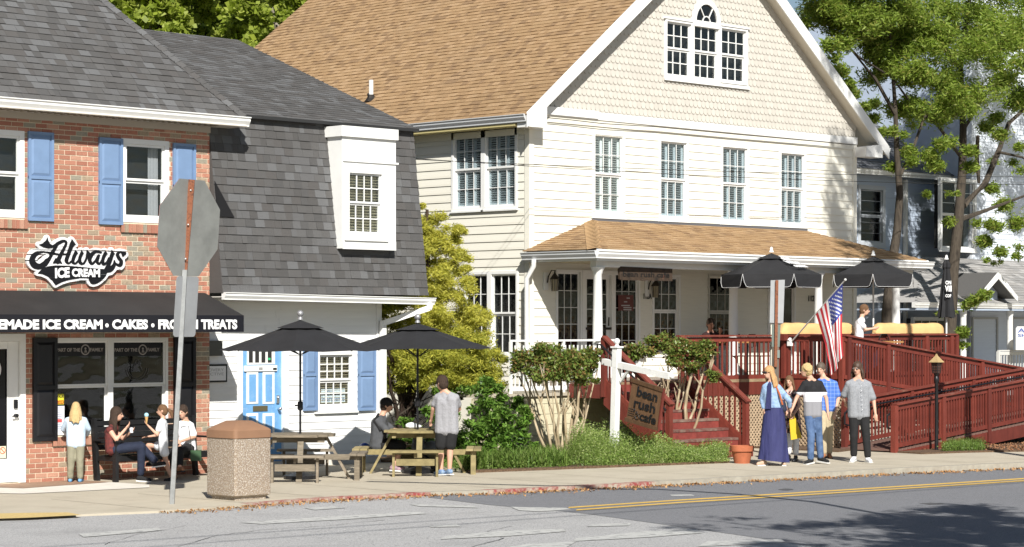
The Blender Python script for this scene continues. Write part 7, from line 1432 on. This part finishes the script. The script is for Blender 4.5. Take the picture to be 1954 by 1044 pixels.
T_navy = mat("navy_jeans", [(.010, .014, .032), (.018, .025, .05)], .85, 12, .3, bump=.9, bscale=9); T_jean = mat("blue_jeans", [(.04, .08, .17), (.09, .15, .28), (.05, .09, .19)], .85, 7, .3, bump=.9, bscale=9); T_kh = mat("khaki_cloth", (.46, .38, .25), .85, 6, .12, bump=.9, bscale=9); T_ol = mat("olive_khaki_cloth", [(.22, .21, .15), (.28, .265, .19)], .85, 8, .2, bump=.9, bscale=9)
T_grey = mat("grey_marl_cloth", (.30, .30, .32), .9, 40, .15, bump=.9, bscale=9); T_dgrey = mat("dark_grey_cloth", (.075, .078, .085), .9, 12, .2, bump=.9, bscale=9); T_blk = mat("black_cloth", (.014, .014, .015), .9, 8, .3); T_wht = mat("white_cloth", (.72, .73, .76), .85, 6, .06, bump=.9, bscale=9); T_pb = mat("pale_blue_cloth", (.50, .62, .74), .85, 6, .1, bump=.9, bscale=9); T_dress = mat("navy_dress_jersey", [(.022, .025, .095), (.035, .038, .13)], .75, 5, .2, stretch=(2, 2, .5), bump=.9, bscale=9); T_den = mat("light_denim", [(.20, .31, .50), (.30, .42, .60), (.16, .26, .44)], .9, 12, .2, bump=.9, bscale=9); T_gchk = mat("grey_fine_check", [(.20, .21, .23), (.30, .31, .33)], .85, 60, .15, bump=.9, bscale=9)
T_white_rub = mat("white_rubber", (.7, .7, .68), .6); T_bsh = mat("blue_running_shoe", [(.03, .10, .30), (.3, .4, .5)], .6, 30, .2); T_flor = mat("floral_black_cloth", [(.012, .012, .014), (.015, .014, .016), (.015, .014, .016), (.45, .22, .2), (.5, .48, .42), (.1, .2, .1)], .85, 16, .2)
def plaid(name, c0, c1, sc):
    m = mat(name, c0, .85); n = m.node_tree.nodes; l = m.node_tree.links; b = n["Principled BSDF"]; tc = n.new("ShaderNodeTexCoord"); sx = n.new("ShaderNodeSeparateXYZ"); l.new(tc.outputs["Object"], sx.inputs[0]); o_ = []
    for ax in ("X", "Z"):
        a = n.new("ShaderNodeMath"); a.operation = 'MULTIPLY'; a.inputs[1].default_value = sc; l.new(sx.outputs[ax], a.inputs[0]); f = n.new("ShaderNodeMath"); f.operation = 'FRACT'; l.new(a.outputs[0], f.inputs[0]); g = n.new("ShaderNodeMath"); g.operation = 'LESS_THAN'; g.inputs[1].default_value = .22; l.new(f.outputs[0], g.inputs[0]); o_.append(g)
    ad = n.new("ShaderNodeMath"); ad.operation = 'ADD'; l.new(o_[0].outputs[0], ad.inputs[0]); l.new(o_[1].outputs[0], ad.inputs[1]); ml = n.new("ShaderNodeMath"); ml.operation = 'MULTIPLY'; ml.inputs[1].default_value = .4; l.new(ad.outputs[0], ml.inputs[0])
    mx = n.new("ShaderNodeMix"); mx.data_type = 'RGBA'; mx.inputs[6].default_value = (*c0, 1); mx.inputs[7].default_value = (*c1, 1); l.new(ml.outputs[0], mx.inputs[0]); l.new(mx.outputs[2], b.inputs["Base Color"]); return m
T_plaid = plaid("blue_plaid_cloth", (.06, .15, .48), (.25, .36, .70), 14)
def bands(name, stops):
    m = mat(name, (1, 1, 1), .85); n = m.node_tree.nodes; l = m.node_tree.links; tc = n.new("ShaderNodeTexCoord"); sx = n.new("ShaderNodeSeparateXYZ"); l.new(tc.outputs["Object"], sx.inputs[0]); r = n.new("ShaderNodeValToRGB"); r.color_ramp.interpolation = 'CONSTANT'; mr = n.new("ShaderNodeMapRange"); mr.inputs[2].default_value = 2; l.new(sx.outputs["Z"], mr.inputs[0])
    for i, (z, c) in enumerate(stops): el = r.color_ramp.elements[i] if i < 2 else r.color_ramp.elements.new(z/2); el.position = z/2; el.color = (*c, 1)
    l.new(mr.outputs[0], r.inputs[0]); l.new(r.outputs[0], n["Principled BSDF"].inputs["Base Color"]); return m
# 1 girl at the window, seen from behind
Z = 36.7; ft = 917
person("child with long blond hair in pale blue hoodie facing the shop window", 143, ft, Z, dict(head=(145, 775, 0), neck=(145, 788, 0), shL=(128, 795, 0), shR=(162, 795, 0), elL=(119, 815, .08), elR=(167, 815, .08), haL=(123, 828, .26), haR=(160, 828, .26), hipL=(137, 843, 0), hipR=(153, 843, 0), knL=(136, 876, -.02), knR=(153, 876, -.02), anL=(134, 908, 0), anR=(153, 908, 0), toL=(133, 913, .12), toR=(154, 913, .12)), (0, 1), 1.32, 1.12, hm=H_blond, longhair=.26, top=T_pb, sleeve=1.85, bot=("trousers", T_ol, 1.93), shoes=(mat("blue_clog", (.15, .35, .6), .6), T_white_rub), hairback=Vector((0, -.03, 0)))
# bench
Zb_ = 36.4; bc = VZ(283, 622, Zb_)
bn = thing("garden_bench", (bc.x, bc.y, 0), "black wooden bench in front of the ice cream shop window", "bench", None, 0)
kx = Zb_/FP; s0, s1 = fs(196, 30.72), fs(378, 30.72); y0, y1 = 30.28, 30.82
M_bnch = mat("black_bench_paint", (.014, .014, .015), .45, 8, .3)
for i in range(4): b = MB(); b.box(s0, s1, y0+.02+i*.12, y0+.125+i*.12, .41-.008*i, .435-.008*i); b.build("seat_slat", M_bnch, bn)
for i in range(5): b = MB(); b.box(s0, s1, y1+.01+i*.018, y1+.035+i*.018, .50+i*.095, .58+i*.095); b.build("back_slat", M_bnch, bn)
for s in (s0-.06, s1-.0):
    b = MB(); b.box(s, s+.06, y0, y0+.09, 0, .64); b.build("leg", M_bnch, bn); b = MB(); b.prism([(s, y1-.04, 0), (s, y1+.05, 0), (s, y1+.15, 1.0), (s, y1+.06, 1.0)], (.06, 0, 0)); b.build("leg", M_bnch, bn)
    b = MB(); b.box(s-.02, s+.08, y0-.04, y1+.06, .641, .67); b.build("armrest", M_bnch, bn); b = MB(); b.box(s+.01, s+.05, y0+.091, y1-.03, .33, .40); b.build("side_rail", M_bnch, bn)
b = MB(); b.box(s0, s1, y0+.0, y0+.019, .33, .409); b.build("apron", M_bnch, bn)
# 2 woman seated left on the bench, profile to the right
Z = 36.95; ft = 919
t2_, j2, k2 = person("seated woman with long dark hair in maroon top and navy jeans holding a cup", 222, ft, Z, dict(head=(223, 791, .0), neck=(218, 805, .02), shL=(212, 815, -.15), shR=(213, 815, .16), elL=(226, 838, -.20), elR=(232, 838, .12), haL=(242, 818, -.12), haR=(247, 826, .05), hipL=(214, 857, -.10), hipR=(214, 857, .10), knL=(272, 852, -.10), knR=(266, 851, .08), anL=(270, 907, -.08), anR=(298, 882, .0), toL=(286, 915, -.08), toR=(312, 884, .0)), (1, -.05), 1.66, 1.0, hm=H_dark, longhair=.34, top=mat("maroon_knit", [(.18, .035, .03), (.05, .02, .02)], .9, 18, .3), sleeve=0, bot=("jeans", T_navy, 1.9), shoes=(T_blk, T_white_rub), extra=dict(topname="tank_top"))
b = MB(); b.lathe(j2['haR']+Vector((.03, -.03, .0)), [(.028, 0), (.036, .06)], 10); b.ball(j2['haR']+Vector((.03, -.03, .065)), .034, sc=(1, 1, .6)); t = local(t2_, "paper_cup", b, T_wht)
# 3 girl holding a cone
Z = 37.15; ft = 917.5
t3, j3, k3 = person("girl in white romper holding a blue ice cream cone beside the seated women", 312, ft, Z, dict(head=(309, 784, 0), neck=(311, 797, .01), shL=(308, 803, -.11), shR=(311, 803, .12), elL=(303, 829, -.16), elR=(296, 832, .14), haL=(286, 812, -.16), haR=(281, 834, .12), hipL=(313, 852, -.07), hipR=(311, 852, .08), knL=(318, 884, -.05), knR=(281, 851, .10), anL=(327, 910, -.03), anR=(286, 880, .16), toL=(317, 916, -.05), toR=(279, 886, .16)), (-1, -.1), 1.34, .9, hm=H_br, top=T_wht, sleeve=.55, bot=("shorts", T_wht, .35), shoes=(T_blk, M_black))
b = MB(); b.tube([(j3['head'].x+.09, 0, j3['head'].z+.02), (j3['head'].x+.15, -.01, j3['head'].z-.01), (j3['head'].x+.17, -.01, j3['head'].z-.12)], [.03, .035, .012], 8); local(t3, "ponytail", b, H_br)
c = j3['haL']+Vector((-.025, -.03, .03)); b = MB(); b.lathe(c, [(.008, 0), (.03, .12)], 10); local(t3, "waffle_cone", b, mat("waffle", (.55, .33, .13), .8)); b = MB(); b.ball(c+UP*.145, .038); local(t3, "ice_cream_scoop", b, mat("blue_ice_cream", (.35, .62, .75), .5))
# 4 woman in white seated right
Z = 37.9; ft = 914
t4, j4, k4 = person("seated woman in white blouse and dark trousers looking down at the right bench end", 350, ft, Z, dict(head=(349, 789, -.04), neck=(353, 802, .02), shL=(341, 810, -.05), shR=(364, 811, .05), elL=(338, 835, -.12), elR=(371, 836, -.02), haL=(344, 845, -.25), haR=(350, 843, -.28), hipL=(346, 858, 0), hipR=(362, 858, .05), knL=(336, 862, -.42), knR=(350, 860, -.42), anL=(339, 908, -.35), anR=(352, 890, -.55), toL=(338, 915, -.45), toR=(358, 893, -.62)), (-.35, -1), 1.64, 1.12, hm=H_dark, top=T_wht, sleeve=.75, bot=("trousers", T_blk, 1.75), shoes=(mat("tan_leather", (.35, .16, .08), .6), M_black))
b = MB(); z = (ft-870)*k4; x = (377-350)*k4; b.box(x-.085, x+.085, -.22, -.14, z-.09, z+.08); hb = local(t4, "green_handbag", b, mat("green_leather", (.04, .09, .04), .5), False); b = MB(); b.tube([(x-.06, -.19, z+.08), j4['shR']+Vector((-.02, -.12, 0)), j4['shL']+Vector((.05, -.1, -.02))], .006, 5); local(t4, "bag_strap", b, M_bronze)
# 5 person in cap at picnic table, 6 standing man, stroller
Z = 39.3; ft = 902
t5, j5, k5 = person("heavy set person in black cap and dark grey shirt seated at the picnic table", 735, ft, Z, dict(head=(738, 775, 0), neck=(731, 789, 0), shL=(722, 800, -.20), shR=(726, 799, .20), elL=(743, 824, -.26), elR=(748, 822, .22), haL=(768, 823, -.20), haR=(772, 823, .10), hipL=(721, 849, -.13), hipR=(721, 849, .13), knL=(768, 851, -.14), knR=(764, 851, .14), anL=(752, 888, -.14), anR=(756, 888, .14), toL=(762, 895, -.14), toR=(768, 895, .14)), (1, -.1), 1.72, 1.42, hm=H_dark, cap=T_blk, top=T_dgrey, sleeve=.8, bot=("shorts", T_blk, .95), shoes=(mat("grey_running_shoe", [(.15, .14, .16), (.5, .3, .35)], .7, 30), T_white_rub))
b = MB(); b.tube([j5['neck']+Vector((-.06, -.2, .0)), j5['neck']+Vector((-.14, -.22, -.12)), j5['hipL']+Vector((.06, -.12, .25))], .022, 6); local(t5, "black_strap", b, T_blk)
Z = 38.35; ft = 905
t6, j6, k6 = person("standing man in grey t-shirt and black shorts seen from behind by the picnic table", 850, ft, Z, dict(head=(843, 728, .0), neck=(848, 741, 0), shL=(834, 751, .06), shR=(871, 751, -.06), elL=(826, 777, .10), elR=(876, 778, .12), haL=(822, 797, .22), haR=(862, 792, .30), hipL=(842, 812, .02), hipR=(863, 812, -.02), knL=(841, 853, .02), knR=(859, 852, -.02), anL=(842, 893, .0), anR=(858, 892, -.04), toL=(832, 900, .06), toR=(848, 900, .08)), (-.75, .66), 1.78, 1.12, hm=H_dark, top=T_grey, sleeve=.6, bot=("shorts", T_blk, .84), shoes=(T_bsh, T_white_rub), tee_len=.05)
Zs_ = 39.6; g = VZ(805, 622, Zs_); st_ = thing("stroller", (g.x, g.y, 0), "grey folded stroller with black handle between the picnic table and the standing man", "stroller", None, A-math.pi/2); kk = Zs_/FP
def sp(x, y, a=0): return Vector(((x-805)*kk, a, (900-y)*kk))
soft("grey_hood", [cap_(sp(800, 852, -.1), .14, sp(800, 852, .12), .14), cap_(sp(820, 856, -.1), .13, sp(824, 856, .12), .13), cap_(sp(795, 840, -.05), .08, sp(795, 840, .08), .08)], mat("stroller_grey_cloth", (.13, .135, .145), .9, 8, .2), st_, .02, 2)
b = MB(); b.tube([sp(824, 803, -.15), sp(826, 800), sp(824, 803, .15)], .016, 6); b.tube([sp(824, 803, -.15), sp(815, 840, -.15), sp(790, 890, -.15)], .012, 6); b.tube([sp(824, 803, .15), sp(815, 840, .15), sp(790, 890, .15)], .012, 6); b.tube([sp(800, 860, -.15), sp(832, 890, -.15)], .012, 6); b.tube([sp(800, 860, .15), sp(832, 890, .15)], .012, 6); local(st_, "frame", b, M_black)
for x in (790, 832):
    for a in (-.15, .15): b = MB(); b.tube([sp(x, 889, a-.02), sp(x, 889, a+.02)], .095, 14); local(st_, "wheel", b, M_black)
b = MB(); pz = Vector((0, 0, 0)); g2 = VZ(785, 622, 39.4); b.ball((g2.x, g2.y, .79), .1, 10, 7, (1.2, .9, .6)); b.ball((g2.x+.1, g2.y-.05, .775), .07, 8, 6, (1.2, .9, .5)); b.build("paper_bag", T_wht, None, True, "crumpled white bag lying on the yellowish picnic table", "bag")
# blue ball valve / balloon at the wall
g3 = VZ(696, 622, 40.3); b = MB(); b.ball((g3.x, g3.y, .36), .1, 16, 10); tB = b.build("blue_ball", mat("shiny_blue_ball", (.01, .05, .25), .1), None, True, "shiny dark blue ball hanging under the left picnic bench", "ball")
# group walking on the sidewalk
gr = "people walking past the stairs"
Z = 41.2; ft = 889
t8, j8, k8 = person("woman in light denim jacket, long navy dress and sunglasses leading the group", 1473, ft, Z, dict(head=(1467, 712, 0), neck=(1472, 725, 0), shL=(1459, 736, -.02), shR=(1486, 737, .02), elL=(1455, 762, .05), elR=(1505, 765, -.05), haL=(1458, 783, -.02), haR=(1507, 779, .02), hipL=(1468, 785, 0), hipR=(1486, 785, 0), knL=(1463, 832, -.06), knR=(1490, 834, .04), anL=(1456, 879, -.05), anR=(1496, 877, .05), toL=(1446, 885, -.10), toR=(1495, 885, -.10)), (-.85, -.5), 1.66, 1.05, M_skin2, hm=H_red, longhair=.30, top=T_den, sleeve=1.75, bot=None, shoes=(mat("tan_sandal", (.5, .34, .24), .6), T_white_rub), skirt=(T_dress, 778, 880, .17, .14, .27, .20, 7), glasses=2, group=gr, hairback=Vector((.05, .02, 0)), extra=dict(topname="denim_jacket"), tee_len=-.06)
b = MB(); c = j8['neck']; b.add([c+Vector((-.085, -.125, -.08)), c+Vector((-.015, -.155, -.08)), c+Vector((-.02, -.165, -.52)), c+Vector((-.12, -.12, -.52)), c+Vector((-.04, -.10, -.02))], [(0, 1, 4), (0, 3, 2, 1)]); local(t8, "dress_front", b, T_dress, False)
b = MB(); b.tube([j8['shR']+Vector((-.05, -.07, .04)), j8['shR']+Vector((.01, -.16, -.12)), j8['shR']+Vector((.06, -.17, -.3))], .017, 6); local(t8, "bag_strap", b, mat("orange_leather", (.42, .11, .035), .5)); soft("shoulder_bag", [cap_(j8['shR']+Vector((.07, -.05, -.27)), .06, j8['shR']+Vector((.09, -.04, -.38)), .07)], mat("navy_bag", (.02, .025, .05), .6), t8, .012, 1)
Z = 42.3; ft = 880
t9, j9, k9 = person("girl with long brown hair in black floral dress half hidden behind the woman in denim", 1510, ft, Z, dict(head=(1506, 727, 0), neck=(1509, 739, 0), shL=(1497, 747, 0), shR=(1521, 748, 0), elL=(1494, 770, 0), elR=(1525, 772, -.05), haL=(1500, 785, -.1), haR=(1512, 789, -.18), hipL=(1505, 795, 0), hipR=(1518, 795, 0), knL=(1506, 832, -.05), knR=(1519, 832, .03), anL=(1504, 866, -.04), anR=(1519, 868, .05), toL=(1500, 876, -.10), toR=(1514, 877, -.06)), (-.35, -1), 1.5, .95, hm=H_br, longhair=.30, top=T_flor, sleeve=0, shoes=(M_black, M_black), skirt=(T_flor, 786, 826, .14, .12, .17, .15, 6), group=gr, bot=("leggings", T_wht, 1.85), extra=dict(topname="dress_bodice"))
c = j9['haR']; b = MB(); b.prism([c+Vector((-.09, -.06, -.10)), c+Vector((.03, -.06, -.06)), c+Vector((.14, -.06, -.42)), c+Vector((-.06, -.06, -.46))], (0, -.05, 0)); b.tube([c+Vector((-.08, -.08, -.1)), c+Vector((-.03, -.06, .03)), c+Vector((.02, -.08, -.07))], .006, 4); local(t9, "yellow_bag", b, mat("yellow_plastic", (.60, .42, .02), .5), False)
Z = 41.6; ft = 888; kk = Z/FP
T_polo = bands("tricolour_polo", [(0, (.25, .25, .27)), ((ft-769)*kk, (.70, .70, .74)), ((ft-751)*kk, (.012, .012, .014))])
person("boy with curly blond hair in black white and grey polo and blue jeans", 1552, ft, Z, dict(head=(1538, 710, 0), neck=(1547, 724, 0), shL=(1534, 731, -.03), shR=(1566, 731, .03), elL=(1519, 762, -.05), elR=(1577, 763, .0), haL=(1510, 783, -.12), haR=(1579, 790, -.05), hipL=(1543, 792, 0), hipR=(1559, 792, 0), knL=(1547, 835, -.05), knR=(1563, 835, .05), anL=(1546, 876, -.05), anR=(1567, 874, .08), toL=(1537, 884, -.12), toR=(1578, 882, -.04)), (-.9, .1), 1.72, .98, hm=H_blond, hair='curly', top=T_polo, sleeve=.62, bot=("jeans", T_jean, 1.97), shoes=(T_blk, T_white_rub), group=gr)
Z = 43.4; ft = 876
person("man in blue plaid shirt and khaki trousers walking behind the blond boy", 1576, ft, Z, dict(head=(1566, 706, 0), neck=(1571, 720, 0), shL=(1558, 729, 0), shR=(1594, 730, .02), elL=(1556, 758, 0), elR=(1600, 760, 0), haL=(1558, 782, -.05), haR=(1593, 787, -.06), hipL=(1568, 780, 0), hipR=(1585, 780, 0), knL=(1570, 824, -.05), knR=(1583, 825, .04), anL=(1572, 865, -.03), anR=(1583, 865, .05), toL=(1568, 872, -.12), toR=(1584, 873, -.1)), (-.45, -1), 1.74, 1.1, M_skin2, hm=mat("greying_brown_hair", (.10, .075, .055), .6), top=T_plaid, sleeve=.78, bot=("trousers", T_kh, 1.95), shoes=(mat("tan_leather", (0, 0, 0)), M_black), group=gr)
Z = 42.2; ft = 881
t12, j12, k12 = person("long haired person in spectacles, grey check shirt and black trousers walking last", 1640, ft, Z, dict(head=(1636, 703, 0), neck=(1638, 718, 0), shL=(1618, 728, 0), shR=(1658, 729, 0), elL=(1610, 757, .08), elR=(1667, 764, -.02), haL=(1616, 768, .14), haR=(1669, 788, -.08), hipL=(1629, 786, 0), hipR=(1648, 786, 0), knL=(1629, 832, -.02), knR=(1652, 830, -.05), anL=(1630, 869, .05), anR=(1655, 871, -.06), toL=(1624, 877, -.08), toR=(1658, 878, -.18)), (-.55, -1), 1.82, 1.12, hm=mat("dark_brown_hair", [(.05, .028, .018), (.085, .05, .032)], .5, 40, .3), longhair=.20, top=T_gchk, sleeve=.8, bot=("trousers", T_blk, 1.9), shoes=(T_wht, T_white_rub), glasses=1, group=gr, tee_len=.04)
b = MB(); 
for q in range(6): b.ball(Vector((.01+.004*q, -.155, (ft-735-q*9)*k12)), .009, 6, 4)
local(t12, "shirt_button", b, T_wht)
# porch people
Z = 48.9; ftp = 622+(2.5-zFl)*FP/Z
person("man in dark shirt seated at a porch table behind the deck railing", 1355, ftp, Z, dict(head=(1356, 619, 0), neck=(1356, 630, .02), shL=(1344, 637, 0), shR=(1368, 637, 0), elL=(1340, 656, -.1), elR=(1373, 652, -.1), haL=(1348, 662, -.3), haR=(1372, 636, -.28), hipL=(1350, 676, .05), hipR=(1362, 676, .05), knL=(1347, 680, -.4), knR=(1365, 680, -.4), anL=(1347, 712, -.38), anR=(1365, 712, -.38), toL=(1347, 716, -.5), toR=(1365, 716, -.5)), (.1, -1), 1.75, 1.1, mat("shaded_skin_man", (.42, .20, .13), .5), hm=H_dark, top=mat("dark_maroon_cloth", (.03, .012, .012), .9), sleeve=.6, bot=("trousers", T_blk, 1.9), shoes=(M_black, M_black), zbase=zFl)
Z = 48.5; ftp = 622+(2.5-zFl)*FP/Z
person("woman in white t-shirt seated at a deck table between the padded rolls", 1640, ftp, Z, dict(head=(1650, 592, 0), neck=(1645, 603, 0), shL=(1639, 611, -.12), shR=(1641, 611, .14), elL=(1650, 629, -.16), elR=(1652, 630, .16), haL=(1664, 627, -.14), haR=(1664, 628, .1), hipL=(1638, 655, -.09), hipR=(1638, 655, .09), knL=(1670, 664, -.1), knR=(1670, 664, .1), anL=(1668, 705, -.1), anR=(1668, 705, .1), toL=(1680, 712, -.1), toR=(1680, 712, .1)), (1, -.25), 1.66, 1.0, M_skin2, hm=H_br, top=T_wht, sleeve=.6, bot=("trousers", T_navy, 1.9), shoes=(M_black, M_black), zbase=zFl)
for x, y, lab in ((1676, 634, "wooden deck table where the woman in white sits"), (1425, 636, "dark cafe table on the porch behind the railing")):
    g = VZ(x, 622, 48.7); t = thing("cafe_table", (g.x, g.y, zFl), lab, "table"); b = MB(); b.box(g.x-.5, g.x+.42, g.y-.35, g.y+.35, zFl+.72, zFl+.76); b.build("table_top", mat("orange_wood_top", (.4, .2, .07), .6), t)
    b = MB(); b.tube([(g.x, g.y, zFl), (g.x, g.y, zFl+.72)], .03, 8); b.build("pedestal", M_black, t); b = MB(); b.lathe((g.x, g.y, zFl), [(.25, 0), (.05, .04)], 12); b.build("foot", M_black, t)
# wrought iron chairs on the deck
for px in (1418, 1448, 1700):
    g = VZ(px, 622, 48.2 if px < 1500 else 49.5); t = thing("iron_chair", (g.x, g.y, zFl), "black wrought iron chair behind the railing "+{1418: "next to the second porch column", 1448: "left of the parking sign post", 1700: "right of the white umbrella pole"}[px], "chair", "iron cafe chairs"); x, y, z = g.x, g.y, zFl
    b = MB(); b.box(x-.2, x+.2, y-.2, y+.2, z+.44, z+.46); b.build("seat", M_black, t)
    for a, c in ((-1, -1), (1, -1), (1, 1), (-1, 1)): b = MB(); b.tube([(x+a*.18, y+c*.18, z), (x+a*.18, y+c*.18, z+(.44 if c < 0 else .8))], .012, 5); b.build("leg", M_black, t)
    b = MB(); b.tube([(x-.18, y+.18, z+.8), (x-.1, y+.18, z+.9), (x+.1, y+.18, z+.9), (x+.18, y+.18, z+.8)], .012, 5)
    for q in (-.09, 0, .09): b.tube([(x+q+.05*math.cos(a), y+.18, z+.7+.08*math.sin(a)) for a in np.linspace(0, 2*math.pi, 9)], .008, 4)
    b.build("scroll_back", M_black, t)
